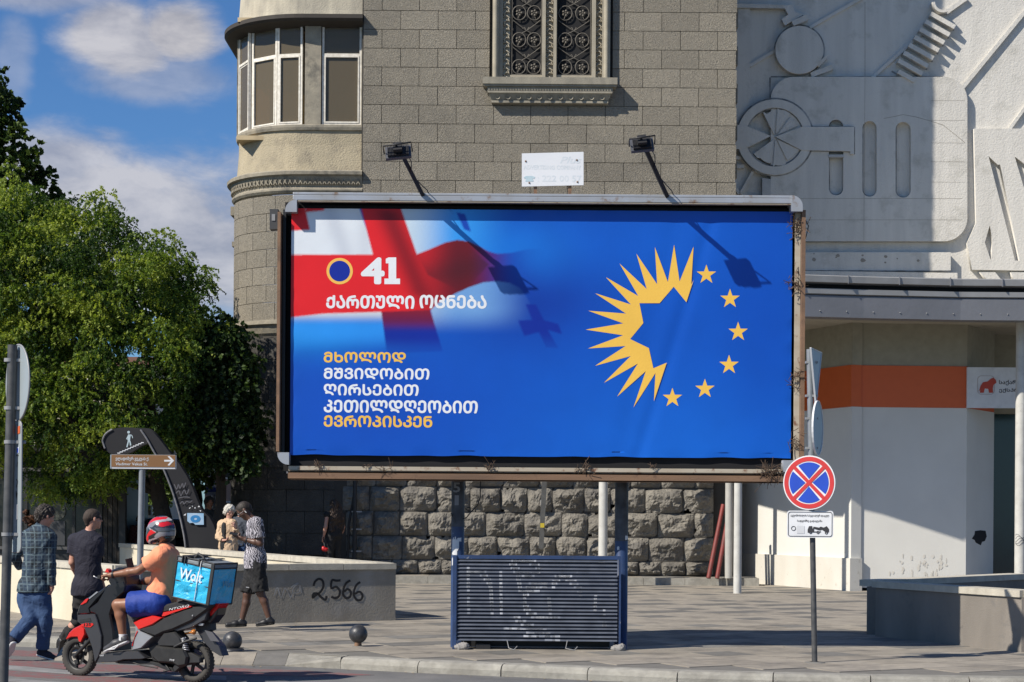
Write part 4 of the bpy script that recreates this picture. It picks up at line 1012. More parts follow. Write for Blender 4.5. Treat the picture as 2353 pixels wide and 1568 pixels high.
# leaning board and drain pipes on the rough wall
t = thing('leaning_board', 'narrow dark board with white and yellow stickers standing against the rough stone wall', 'board', P(1245, 1262, 41.3))
b = MB(); b.bar(PP(c3, 995, 625, 41.25), PP(c3, 1018, 155, 41.05), .11, .03, Vector((0, -1, 0))); b.build('board', mat('dark_board', (.07, .07, .068), .7, col2=(.11, .11, .105)), t)
for py, h_, m in ((315, .2, sM), (462, .1, mat('yellow_sticker', (.55, .42, .03), .6))):
    p = PP(c3, 1011 - (py - 155) * .02, py, 41.12); b = MB(); b.box(p.x - .05, p.x + .04, p.y, p.y + .004, p.z - h_ / 2, p.z + h_ / 2); b.build('sticker', m, t)
t = thing('drain_pipe', 'black drain pipes fixed to the rough stone corner beside the long-haired woman', 'pipe', (-3.6, 41.6, .18))
b = MB(); x_ = wx(815) * .99
b.tube([(x_, 41.6, .18), (x_, 41.6, 5.6)], .05, 10); b.tube([(x_ - .16, 41.65, .18), (x_ - .14, 41.65, 1.3), (x_ + .05, 41.6, 2.4), (x_ - .15, 41.6, 2.9), (x_ - .3, 41.6, 3.4)], .03, 8); b.build('pipe', M_black, t)
b = MB()
for zq in (.7, 1.2, 1.6): b.box(x_ - .07, x_ + .16, 41.57, 41.6, zq, zq + .03)
b.build('bracket', M_sheetlight, t)

# ================================================================== parapets of the underpass stairs and the planter on the right
def parapet(name, label, path, z, th, m, cap_m, joints=1.2, cat='wall'):
    t = thing(name, label, cat, (*path[0], 0)); pts = [Vector((*p, 0)) for p in path]
    for i in range(len(pts) - 1):
        p, q = pts[i], pts[i + 1]; d = (q - p).normalized(); n = Vector((d.y, -d.x, 0)); 
        vz = Vector((0, 0, 1)); b = MB(); i0 = .0 if i == 0 else th * .0
        b.prism([p, q, q - n * th, p - n * th], vz * (z - .09)); b.build('wall', m[i] if isinstance(m, list) else m, t)
        L_ = (q - p).length; k = max(1, round(L_ / joints)); 
        for j in range(k):
            a = p + d * (L_ * j / k + .004); e = p + d * (L_ * (j + 1) / k - .004); b = MB()
            b.prism([a + n * .03 + vz * (z - .088), e + n * .03 + vz * (z - .088), e - n * (th + .03) + vz * (z - .088), a - n * (th + .03) + vz * (z - .088)], vz * (.088 + random.uniform(-.004, .003))); b.build('coping_stone', cap_m, t)
    return t
Lc, Lr, Ll, Lf = (-5.5, 25.3), (-1.73, 27.3), (-7.9, 28.5), (-9.0, 42.0)
pw = parapet('stair_parapet', 'stained grey parapet wall of the underpass stairs with 2566 sprayed on it', [Lc, Lr], .86, .22, M_greywall, M_coping, .85)
dN = (Vector((*Lr, 0)) - Vector((*Lc, 0))).normalized(); nN = Vector((dN.y, -dN.x, 0))
pw2 = parapet('stair_parapet', 'sunlit cream parapet wall behind the man in the checked shirt', [(-9.6, 31.4), Lc], .86, .22, M_beigewall, M_coping, 1.1)
pw3 = parapet('stair_parapet', 'long cream parapet running back behind the walkers towards the trees', [(-8.9, 41.5), (Lr[0] - .28, Lr[1] + .3)], .86, .22, M_beigewall, M_coping, 1.3)
# sprayed number
def on_front(px, py):
    x, y = c2(px, py); u, v = unroll(x, y); k = u / F; t = (k * Lc[1] - Lc[0]) / (dN.x - k * dN.y); yy = Lc[1] + dN.y * t; return (t, EYE - v / F * yy)
Mf = facing(Vector((*Lc, 0)) + nN * .004, dN)
digits = [[(800, 890), (810, 860), (835, 840), (862, 850), (870, 890), (850, 930), (815, 955), (795, 972), (800, 945), (830, 945), (860, 975), (885, 985), (892, 960)],
          [(990, 850), (960, 852), (930, 850), (925, 905), (960, 895), (985, 925), (980, 960), (955, 975), (925, 965)],
          [(1060, 850), (1030, 870), (1012, 910), (1010, 950), (1030, 975), (1058, 965), (1062, 930), (1040, 912), (1015, 930)],
          [(1130, 862), (1105, 880), (1088, 915), (1085, 955), (1105, 988), (1135, 985), (1145, 955), (1125, 930), (1092, 945)]]
def smooth_line(p, k=5):
    out = []
    for i in range(len(p) - 1):
        p0, p1, p2, p3 = p[max(i - 1, 0)], p[i], p[i + 1], p[min(i + 2, len(p) - 1)]
        for j in range(k):
            t = j / k; out.append(tuple(.5 * (2 * p1[q] + (p2[q] - p0[q]) * t + (2 * p0[q] - 5 * p1[q] + 4 * p2[q] - p3[q]) * t * t + (3 * p1[q] - p0[q] - 3 * p2[q] + p3[q]) * t ** 3) for q in (0, 1)))
    return out + [p[-1]]
M_spray = mat('black_spray', (.02, .018, .018), .7)
def ribbon(name, lines, w, M, m, parent, z=0.0):
    b = MB()
    for ln in lines:
        pl = smooth_line(ln); st_ = stroke(pl, w); n = len(pl)
        vs = [M @ Vector((p[0], p[1], z)) for p in st_]; b.add(vs, [(i, i + 1, 2 * n - 2 - i, 2 * n - 1 - i) for i in range(n - 1)], False)
    return b.build(name, m, parent, fix=False)
ribbon('graffiti_number', [[on_front(*p) for p in d] for d in digits], .034, Mf, M_spray, pw)
M_faint = mat('faded_paint', (.34, .34, .34), .8, col2=(.26, .25, .235), scale=6, contrast=.12)
ribbon('faded_scrawl', [[on_front(*p) for p in ((520, 960), (545, 900), (570, 975), (600, 905), (640, 970), (660, 900), (700, 880), (715, 940))], [on_front(*p) for p in ((640, 900), (690, 870), (700, 930), (650, 940))]], .018, Mf, M_faint, pw)

Rc, Rr, Rb = (4.88, 24.5), (6.10, 21.85), (7.9, 28.0)
M_pgrey = mat('dark_planter_concrete', (.235, .21, .18), .88, col2=(.145, .13, .112), scale=1.5, bump=.004, stretch=(1.2, 1.2, .4), stain=(2.5, .55, .7, (.13, .125, .12)))
pr = thing('planter_wall', 'low angular concrete planter wall at the right edge of the pavement', 'planter', (5.5, 24, 0))
def seg(p, q, z0, z1, th, m, name, out=0, parent=pr):
    p, q = Vector((*p, 0)), Vector((*q, 0)); d = (q - p).normalized(); n = Vector((d.y, -d.x, 0)); 
    if n.y > 0: n = -n
    b = MB(); b.prism([p + n * out + Vector((0, 0, z0)), q + n * out + Vector((0, 0, z0)), q - n * th + Vector((0, 0, z0)), p - n * th + Vector((0, 0, z0))], Vector((0, 0, z1 - z0))); return b.build(name, m, parent)
seg(Rc, Rr, 0, .66, .22, M_pgrey, 'wall'); seg((Rr[0], Rr[1] + .0), (9.5, 22.3), 0, .66, .2, M_pgrey, 'wall', 0)
seg((Rc[0] + .12, Rc[1] + .22), Rb, 0, .66, .22, M_pgrey, 'wall')
seg((Rc[0] - .02, Rc[1] + .04), Rr, .662, .745, .27, M_coping, 'coping_stone', .03); seg((Rr[0] + .03, Rr[1] + .02), (9.5, 22.32), .662, .743, .26, M_coping, 'coping_stone', .03); seg((Rc[0] + .1, Rc[1] + .30), Rb, .662, .748, .3, M_coping, 'coping_stone', .03)
b = MB(); b.prism([Vector((Rc[0] + .3, Rc[1] + .1, .3)), Vector((Rr[0] + .3, Rr[1] + .3, .3)), Vector((9.4, 22.6, .3)), Vector((9.4, 28, .3)), Vector((Rb[0], Rb[1] - .2, .3))], Vector((0, 0, .05))); b.build('soil', mat('planter_soil', (.06, .045, .03), .95), pr)
# ================================================================== billboard
M_rail = mat('galvanised_rail', (.42, .45, .50), .45, metal=.35, col2=(.33, .33, .33), scale=3, stain=(6, .58, .7, (.22, .13, .07)))
M_rust = mat('rusty_beam', (.25, .145, .085), .85, col2=(.13, .08, .052), scale=2.5, bump=.003, stretch=(.4, 1, 3), stain=(5, .6, .75, (.09, .05, .035)))
M_cream = mat('peeling_cream_steel', (.47, .43, .35), .7, col2=(.36, .30, .22), scale=4, stretch=(.5, 1, 2), stain=(9, .55, .66, (.19, .10, .06)))
M_navy = mat('navy_post_paint', (.028, .06, .16), .45, col2=(.02, .035, .08), scale=6, stain=(14, .64, .72, (.3, .32, .36)))
M_postblack = mat('black_post_paint', (.02, .022, .028), .55, col2=(.06, .065, .075), scale=9, contrast=.15)
M_slat = mat('navy_slat_paint', (.135, .15, .185), .4, col2=(.075, .085, .11), scale=7, metal=.1, stain=(20, .62, .75, (.16, .17, .20)))
M_backing = mat('billboard_void', (.010, .010, .012), .95)
bd = thing('billboard', 'big double-post street billboard with a blue poster, two floodlights on arms and a slatted base', 'billboard', (0, 22, 0))
QY = 21.5
TLq, TRq, BLq, BRq = (670, 479), (1821, 487), (660, 1046), (1816, 1062)
px0, px1 = P(*TLq, QY).x, P(*TRq, QY).x; pz0, pz1 = P(*BLq, QY).z, P(*TRq, QY).z
# printed sheet with the flag: colours of the print live in a vertex colour grid
NX, NY = 660, 330
gx = np.linspace(0, 1, NX + 1); gz = np.linspace(0, 1, NY + 1)
U, Vv = np.meshgrid(gx, gz)                        # Vv=0 bottom
Xw = px0 + U * (px1 - px0); Zw = pz0 + Vv * (pz1 - pz0)
# pixel position of every grid point in the PB crop, used only to lay the print out on the sheet
un = (Xw) / QY * F; vn = (EYE - Zw) / QY * F
xd = un * _c - vn * _s + CX; yd = un * _s + vn * _c + CY
bx0_ = (xd * 1.088 - 680) / .43373; by0_ = (yd * 1.088 - 480) / .43373; bx_, by_ = bx0_, by0_
def pin(poly):
    c = np.zeros(bx_.shape, bool); n = len(poly)
    for i in range(n):
        x0, y0 = poly[i]; x1, y1 = poly[(i + 1) % n]
        if y0 == y1: continue
        m = ((y0 > by_) != (y1 > by_)) & (bx_ < (x1 - x0) * (by_ - y0) / (y1 - y0) + x0); c ^= m
    return c
def sm(p, a, b): t = np.clip((p - a) / (b - a), 0, 1); return t * t * (3 - 2 * t)
def colr(*c): return np.array(srgb(*c))
def lay(base, m, col, a=1.0):
    w = (m * a)[..., None] if np.ndim(a) else m[..., None] * a
    return base * (1 - w) + col * w
def print_colours():
    C_ = np.zeros(bx_.shape + (3,)) + colr(10, 84, 204)
    def blobc(cx, cy, rx, ry): return np.exp(-(((bx_ - cx) / rx) ** 2 + ((by_ - cy) / ry) ** 2))
    C_ = lay(C_, blobc(2500, 1500, 1100, 420), colr(20, 104, 226), .8); C_ = lay(C_, blobc(1500, 620, 420, 260), colr(8, 45, 160), .75)
    C_ = lay(C_, blobc(1350, 330, 380, 170), colr(25, 120, 235), .8); C_ = lay(C_, blobc(600, 1250, 700, 300), colr(14, 72, 195), .6); C_ = lay(C_, blobc(200, 820, 400, 120), colr(30, 140, 235), .7)
    C_ = lay(C_, blobc(2850, 600, 260, 900), colr(4, 72, 190), .6); C_ = lay(C_, blobc(2300, 300, 500, 200), colr(14, 96, 220), .5)
    C_ = C_ * np.array([.75, .93, .80])
    white = colr(222, 228, 234)
    fade_r = 1 - sm(bx_, 1050, 1560)
    lb = np.clip(sm(bx_, 760, 1080), 0, 1)
    wcol = colr(196, 214, 226) * (1 - lb[..., None]) + colr(50, 150, 232) * lb[..., None]
    flag_top = by_ > 50
    w1 = pin([(60, 40), (500, 40), (500, 85), (545, 220), (582, 362), (60, 362)])
    C_ = lay(C_, w1, white)
    C_ = lay(C_, w1 & True, colr(196, 202, 212), .8 * np.exp(-((bx_ - 330 - (by_ - 100) * .35) / 55) ** 2) + .6 * np.exp(-((bx_ - 540) / 50) ** 2))
    w2 = pin([(700, 40), (835, 360), (900, 335), (1000, 292), (1070, 277), (1140, 287), (1200, 318), (1250, 345), (1300, 358), (1360, 350), (1430, 310), (1520, 240), (1560, 180), (1420, 40)])
    C_ = lay(C_, w2, wcol, .98 * (1 - sm(bx_ + (by_ - 80) * .25, 1080, 1440)))
    C_ = lay(C_, pin([(990, 40), (1660, 40), (1660, 60), (1000, 75), (1050, 135)]), colr(10, 50, 165), .5)
    w3 = pin([(915, 680), (960, 640), (1050, 590), (1130, 552), (1220, 522), (1300, 515), (1370, 525), (1430, 555), (1470, 610), (1530, 720), (1600, 840), (1500, 900), (975, 920)])
    C_ = lay(C_, w3, wcol * .6 + colr(178, 196, 204) * .35, (1 - sm(by_, 660, 830)) * (1 - sm(bx_, 1150, 1540)) * .92)
    w4 = pin([(60, 728), (300, 702), (630, 692), (662, 930), (60, 930)])
    C_ = lay(C_, w4, white * .85, 1 - sm(by_, 690, 775)); C_ = lay(C_, w4, colr(45, 150, 240), .8 * sm(by_, 700, 780) * (1 - sm(by_, 800, 930)))
    red = colr(222, 32, 38); dkred = colr(96, 14, 26); ind = colr(14, 48, 160)
    vs_ = pin([(500, 40), (722, 40), (738, 82), (835, 360), (915, 690), (985, 920), (662, 930), (630, 690), (582, 362)])
    vcol = red * (1 - sm(by_, 640, 800))[..., None] + colr(8, 40, 150) * sm(by_, 640, 800)[..., None]
    vcol = vcol * (1 - .75 * (sm(by_, 600, 700) * (1 - sm(by_, 730, 820)))[..., None]) + dkred * (.6 * (sm(by_, 600, 700) * (1 - sm(by_, 730, 820)))[..., None])
    C_ = lay(C_, vs_, vcol, 1 - .65 * sm(by_, 830, 925))
    hs_ = pin([(60, 362), (582, 362), (835, 360), (900, 335), (1000, 292), (1070, 277), (1140, 287), (1200, 318), (1250, 345), (1300, 358), (1380, 352), (1480, 330), (1560, 330), (1640, 420), (1600, 600), (1540, 602), (1470, 590), (1430, 555), (1370, 525), (1300, 515), (1220, 522), (1130, 552), (1050, 590), (960, 640), (915, 680), (630, 692), (300, 702), (60, 728)])
    k1 = sm(bx_, 760, 1080)[..., None]; k2 = sm(bx_, 1120, 1420)[..., None]
    hcol = (red * (1 - k1) + dkred * 1.15 * k1) * (1 - k2) + ind * k2
    C_ = lay(C_, hs_, hcol, 1 - sm(bx_, 1240, 1600))
    sh1 = np.exp(-(((bx_ - 700 - (by_ - 200) * .42) / 75) ** 2)) * sm(by_, 60, 140) * (1 - sm(by_, 560, 680))
    C_ = lay(C_, vs_ | hs_, colr(110, 12, 24), .8 * sh1 * (bx_ < 1100)); C_ = lay(C_, pin([(835, 360), (1100, 280), (1250, 420), (1100, 580), (900, 480)]), colr(60, 20, 30), .55 * np.exp(-(((by_ - 470 + (bx_ - 1000) * .25) / 90) ** 2)))
    C_ = lay(C_, pin([(60, 40), (190, 40), (190, 90), (218, 218), (60, 228)]), red); C_ = lay(C_, pin([(185, 40), (310, 40), (300, 108), (196, 116)]), red)
    C_ = lay(C_, pin([(1062, 118), (1112, 128), (1147, 230), (1108, 216)]), colr(14, 50, 165), .9)
    C_ = lay(C_, pin([(1462, 648), (1522, 650), (1568, 740), (1650, 762), (1672, 820), (1590, 796), (1650, 900), (1580, 896), (1538, 808), (1455, 832), (1418, 742), (1500, 738)]), colr(8, 38, 145), .92 * (1 - .6 * sm(by_, 800, 900)))
    C_ = np.clip(C_, 0, 1)
    return C_
acc_ = 0
for ox_, oy_ in ((-3.2, -1.1), (1.1, -3.2), (3.2, 1.1), (-1.1, 3.2)):
    bx_, by_ = bx0_ + ox_ * 1.5, by0_ + oy_ * 1.5; acc_ = acc_ + print_colours() / 4
C_ = acc_; bx_, by_ = bx0_, by0_
crease = np.exp(-((xd - (1640 - (yd - 490) * .31)) / 17.0) ** 2) * .007 + np.exp(-((xd - (1560 - (yd - 490) * .24)) / 26.0) ** 2) * .004
edge_d = np.minimum(np.minimum(U, 1 - U) * 5.9, np.minimum(Vv, 1 - Vv) * 2.93)
rip = (np.sin(U * 75 + 2 * np.sin(Vv * 5)) * .004 + np.sin(Vv * 60 + 1.5 * np.sin(U * 9)) * .003) * np.exp(-edge_d / .06)
Yw = QY + crease + np.maximum(rip, 0)
scal = (np.sin(U * 31) * np.sin(U * 11 + 1)) ** 2 * .012
Zw2 = Zw + np.where(Vv < .02, scal, 0)
Vp = np.stack([Xw, Yw, Zw2], -1).reshape(-1, 3); ii = np.arange((NX + 1) * (NY + 1)).reshape(NY + 1, NX + 1)
Qp = np.stack([ii[:-1, :-1], ii[:-1, 1:], ii[1:, 1:], ii[1:, :-1]], -1).reshape(-1, 4)
pm = mesh_from_np('poster', Vp, Qp)
ca_ = pm.color_attributes.new('print', 'FLOAT_COLOR', 'POINT'); ca_.data.foreach_set('color', np.concatenate([C_.reshape(-1, 3), np.ones((C_.size // 3, 1))], 1).astype(np.float32).ravel())
def print_mat(name, attr=None, col=None, k=1.0):
    m = bpy.data.materials.new(name); m.use_nodes = True; nt = m.node_tree; N, L = nt.nodes, nt.links; b = N['Principled BSDF']; b.inputs['Roughness'].default_value = .42; b.inputs['Specular IOR Level'].default_value = .35
    geo = N.new('ShaderNodeNewGeometry'); w1 = N.new('ShaderNodeTexVoronoi'); w1.inputs['Scale'].default_value = 42; L.new(geo.outputs['Position'], w1.inputs['Vector'])
    bp = N.new('ShaderNodeBump'); bp.inputs['Distance'].default_value = .0005; bp.inputs['Strength'].default_value = .8; L.new(w1.outputs['Distance'], bp.inputs['Height']); L.new(bp.outputs[0], b.inputs['Normal'])
    nz = N.new('ShaderNodeTexNoise'); nz.inputs['Scale'].default_value = 2; nz.inputs['Detail'].default_value = 5; mr = N.new('ShaderNodeMapRange'); mr.inputs['To Min'].default_value = .88; mr.inputs['To Max'].default_value = 1.08; L.new(nz.outputs['Fac'], mr.inputs['Value']); L.new(geo.outputs['Position'], nz.inputs['Vector'])
    hs = N.new('ShaderNodeHueSaturation'); L.new(mr.outputs[0], hs.inputs['Value'])
    if attr: a = N.new('ShaderNodeAttribute'); a.attribute_name = attr; L.new(a.outputs['Color'], hs.inputs['Color'])
    else: hs.inputs['Color'].default_value = (*col, 1)
    L.new(hs.outputs[0], b.inputs['Base Color']); return m
poster = link('poster', pm, bd, print_mat('poster_print', 'print'))
M_pwhite = print_mat('print_white', col=(.78, .80, .82)); M_pyel = print_mat('print_yellow', col=(.86, .52, .085)); M_pyel2 = print_mat('print_amber', col=(.88, .50, .10)); M_pblue = print_mat('print_deep_blue', col=srgb(18, 42, 150))
FY0 = QY - .001; Fp = facing((0, FY0, 0))
def pb(px, py): v = PP(PB, px, py, FY0); return (v.x, v.z)
def prr(px, py): v = PP(PR, px, py, FY0); return (v.x, v.z)
sunp = [(712, 585), (645, 503), (570, 590), (463, 590), (484, 695), (414, 780), (513, 828), (537, 935), (608, 905), (540, 1110), (548, 960), (432, 1142), (497, 950), (345, 1085), (455, 910), (275, 1012), (417, 870), (228, 922), (390, 817), (190, 830), (377, 760), (178, 730), (378, 697), (192, 630), (392, 645), (228, 537), (418, 597), (285, 452), (457, 552), (358, 380), (502, 515), (447, 328), (557, 490), (545, 293), (614, 478), (647, 280), (676, 475), (750, 290), (738, 490), (750, 468)]
flat_at('printed_sun', [[prr(*p) for p in sunp]], 0, Fp, M_pyel, poster)
for cx, cy in ((818, 435), (943, 563), (986, 738), (938, 913), (810, 1040), (638, 1088)):
    flat_at('printed_star', [[prr(cx + (54 if i % 2 == 0 else 21) * math.sin(math.pi * i / 5), cy + 4 - (54 if i % 2 == 0 else 21) * math.cos(math.pi * i / 5)) for i in range(10)]], 0, Fp, M_pyel, poster)
c0 = pb(390, 457); rr_ = abs(pb(466, 457)[0] - c0[0]); flat_at('printed_ring', [circle2(*c0, rr_, 40), circle2(*c0, rr_ * .79, 40)], 0, Fp, M_pyel2, poster); flat_at('printed_disc', [circle2(*c0, rr_ * .79, 40)], 0, Fp, M_pblue, poster)
def ptext(tx, x0, x1, ytop, ybot, m, bold=.05):
    a = pb(x0, ybot); b_ = pb(x1, ytop); text_at('printed_text', tx, a[0], b_[0], a[1], b_[1], Fp, m, poster, bold)
ptext("4", 512, 650, 378, 532, M_pwhite, .05)
flat_at("printed_text", [[pb(*p) for p in ((672, 378), (716, 378), (716, 500), (738, 500), (738, 532), (648, 532), (648, 500), (672, 500), (672, 412), (656, 412), (656, 386))]], 0, Fp, M_pwhite, poster)
ptext("ᲥᲐᲠᲗᲣᲚᲘ", 312, 822, 598, 672, M_pwhite, .045); ptext("ᲝᲪᲜᲔᲑᲐ", 850, 1238, 596, 672, M_pwhite, .045)
for tx, x1, y0, y1, m in (("ᲛᲮᲝᲚᲝᲓ", 772, 925, 984, M_pyel), ("ᲛᲨᲕᲘᲓᲝᲑᲘᲗ", 908, 1018, 1079, M_pwhite), ("ᲦᲘᲠᲡᲔᲑᲘᲗ", 846, 1110, 1173, M_pwhite), ("ᲙᲔᲗᲘᲚᲓᲦᲔᲝᲑᲘᲗ", 1187, 1204, 1272, M_pwhite), ("ᲔᲕᲠᲝᲞᲘᲡᲙᲔᲜ", 925, 1292, 1355, M_pyel)):
    ptext(tx, 298, x1, y0, y1, m, .04)
# frame
def q(x, y, d=QY): return P(x, y, d)
b = MB()
fx0, fx1 = q(640, 700).x, q(1850, 700).x; fz0, fz1 = q(640, 1105).z, q(1200, 452).z
b.box(fx0 + .05, fx1 - .05, QY + .16, QY + .62, fz0 + .12, fz1 - .06); b.build('back_panel', M_backing, bd)
b = MB(); 
b.box(fx0 + .03, fx1 - .06, QY + .62, QY + .66, fz0 + .1, fz1 - .02); b.build('rear_sheet', M_sheet, bd)
# top rail: galvanised cap with a rusty lip
zt0, zt1 = q(1200, 468).z, q(1200, 452).z
xa, xb = q(676, 460).x, q(1818, 460).x
b = MB(); b.box(xa, xb, QY - .13, QY + .34, zt1 - .02, zt1 + .012); b.box(xa, xb, QY - .13, QY - .115, zt0 - .0, zt1 - .021); b.build('top_rail', M_rail, bd, bevel=.006)
b = MB(); b.box(xa, xb, QY - .125, QY - .04, zt0 - .012, zt0 - .004); b.build('top_angle', M_cream, bd)
b = MB(); b.box(xa, xb, QY + .035, QY + .14, zt0 - .12, zt0 - .03); b.build('top_batten', M_backing, bd)
b = MB(); b.box(px0 - .02, px1 + .02, QY + .03, QY + .09, pz1 - .0, zt0 - .04); b.build('top_batten', M_backing, bd)
# corner caps
def corner_cap(x0, y0, x1, y1, rx_, rz_):
    p, r_ = q(x0, y1, QY - .14), q(x1, y0, QY - .14); w_, h_ = r_.x - p.x, r_.z - p.z; R_ = min(w_, h_) * .95
    corners = [(p.x, p.z), (r_.x, p.z), (r_.x, r_.z), (p.x, r_.z)]; out = []
    for i, c in enumerate(corners):
        if (rx_ > 0) == (c[0] == r_.x) and (rz_ > 0) == (c[1] == r_.z):
            cx_, cz_ = c[0] - rx_ * R_, c[1] - rz_ * R_; a0 = {(1, -1): -90, (1, 1): 0, (-1, 1): 90, (-1, -1): 180}[(rx_, rz_)]
            out += [(cx_ + R_ * math.cos(R(a0 + 15 * k)), cz_ + R_ * math.sin(R(a0 + 15 * k))) for k in range(7)]
        else: out.append(c)
    flat_at('corner_cap', [out], .3, facing((0, QY + .16, 0)), M_rail, bd)
corner_cap(1818, 449, 1845, 486, 1, 1); corner_cap(655, 459, 682, 487, -1, 1); corner_cap(637, 1040, 664, 1068, -1, -1); corner_cap(1800, 1058, 1828, 1085, 1, -1)
# uprights
b = MB(); b.box(q(639, 700).x, q(646, 700).x, QY - .1, QY + .3, q(640, 1038).z, q(640, 490).z); b.build('side_rail', M_rust, bd)
b = MB(); b.box(q(648, 700).x, q(655, 700).x, QY + .04, QY + .2, q(640, 1050).z, q(640, 480).z); b.build('side_angle', M_black, bd)
b = MB(); b.box(q(1826, 700).x, q(1838, 700).x, QY - .02, QY + .1, q(1830, 1075).z, q(1830, 486).z); b.build('side_angle', M_cream, bd)
b = MB(); b.box(q(1838.5, 700).x, q(1847, 700).x, QY - .1, QY + .3, q(1840, 1072).z, q(1840, 486).z); b.build('side_rail', M_rust, bd)
# bottom beams
xl, xr = q(664, 1090).x, q(1806, 1110).x; zz0 = q(1200, 1106).z; zz1 = q(1200, 1088).z
b = MB(); b.box(xl, xr, QY - .10, QY - .085, zz0, zz1); b.box(xl, xr, QY - .10, QY + .3, zz1 - .012, zz1); b.box(xl, xr, QY - .10, QY + .3, zz0, zz0 + .012); b.build('bottom_beam', M_rust, bd)
b = MB(); b.box(xl, xr + .02, QY - .06, QY + .01, q(1200, 1084).z, q(1200, 1075).z); b.box(xl, xr, QY - .03, QY + .02, q(1200, 1086.5).z, q(1200, 1084.5).z); b.build('bottom_rail', M_cream, bd)
b = MB(); b.box(xl, xr, QY + .05, QY + .3, q(1200, 1086).z, pz0 + .04); b.build('bottom_batten', M_backing, bd)
# lashing wire and twigs caught in the frame
def twigs(name, c, n, r, m, parent, squash=.6, w=.004, seed=0):
    rr = random.Random(seed); b = MB()
    for i in range(n):
        p = Vector(c) + Vector((rr.gauss(0, r * .4), rr.uniform(-.06, .03), rr.gauss(0, r * .4 * squash))); d = Vector((rr.gauss(0, 1), rr.gauss(0, .5), rr.gauss(0, 1))).normalized() * r * rr.uniform(.5, 1.1); e = p + d * .5 + Vector((rr.gauss(0, .3), rr.gauss(0, .2), rr.gauss(0, .3))) * r
        b.tube([p - d * .5, p, e], w * rr.uniform(.6, 1.2), 4, False)
    return b.build(name, m, parent)
M_twig = mat('dry_twigs', (.12, .075, .045), .9, col2=(.06, .04, .03), scale=30)
for i, (px, py, n, r_) in enumerate(((1768, 1088, 70, .17), (890, 1078, 16, .12), (1122, 1072, 18, .1), (1343, 1078, 26, .12), (730, 1072, 14, .11), (1830, 520, 34, .13), (1830, 655, 30, .12), (1828, 870, 30, .11), (1828, 1020, 22, .1), (1500, 1072, 10, .07), (845, 1072, 10, .09))):
    twigs('twig_nest', q(px, py, QY - .06), n, r_, M_twig, bd, 1.3 if px > 1800 else .6, seed=i)['kind'] = 'stuff'
b = MB(); b.tube([q(1848, 500), q(1858, 520), q(1852, 545), q(1846, 560)], .006, 5); b.build('loose_wire', M_black, bd)
b = MB(); b.box(q(619, 500).x, q(638, 500).x, QY + .02, QY + .16, q(630, 526).z, q(630, 480).z); sb = b.build('junction_box', mat('junction_box_grey', (.05, .052, .055), .6), bd)
b = MB(); b.box(q(624, 500).x, q(632, 500).x, QY + .012, QY + .018, q(630, 507).z, q(630, 492).z); b.build('label_plate', M_sheetlight, sb)
# floodlights
def floodlight(base, tip, d_tip, w, ang, tilt):
    p0 = P(*base, QY - .02); p1 = P(*tip, d_tip)
    b = MB(); b.bar(p0 + Vector((0, 0, -.05)), p1, .045, .045, Vector((0, -1, 0))); fl = b.build('floodlight', M_black, bd)
    M = Matrix.Translation(p1 + Vector((-.03 * ang, -.08, .0))) @ Matrix.Rotation(R(-6 * ang), 4, 'Y') @ Matrix.Rotation(R(tilt), 4, 'X')
    h = MB(); h.box(-w / 2, w / 2, -.085, .085, -.04, .0, M); h.build('lamp_housing', mat('lamp_grey', (.10, .105, .12), .45, metal=.4), fl)
    h = MB()
    for i in range(15): x = -w / 2 + .03 + i * (w - .06) / 14; h.box(x - .004, x + .004, -.075, .075, .0, .035, M)
    h.box(-.05, .05, -.05, .06, .035, .09, M); h.build('cooling_fins', M_black, fl)
    h = MB(); h.box(-w / 2 + .015, w / 2 - .015, -.075, .075, -.046, -.041, M); h.build('lamp_glass', mat('lamp_lens', (.35, .36, .38), .15), fl)
    h = MB(); h.tube([M @ Vector(v) for v in ((-w / 2 - .015, 0, -.015), (-w / 2 - .015, .0, .11), (w / 2 + .015, .0, .13), (w / 2 + .015, 0, -.015))], .009, 6); h.tube([M @ Vector((-.02, 0, .12)), p1], .012, 6); h.build('bracket', M_black, fl)
    h = MB(); k = [p0.lerp(p1, t) + Vector((.03 + .04 * math.sin(t * 9), -.03, -.02 + .01 * math.sin(t * 17))) for t in np.linspace(0, 1, 12)]; h.tube(k, .006, 5); h.build('cable', M_black, fl)
floodlight((978, 452), (922, 352), 20.72, .29, 1, 58); floodlight((1540, 458), (1480, 335), 20.72, .26, 1, 62)
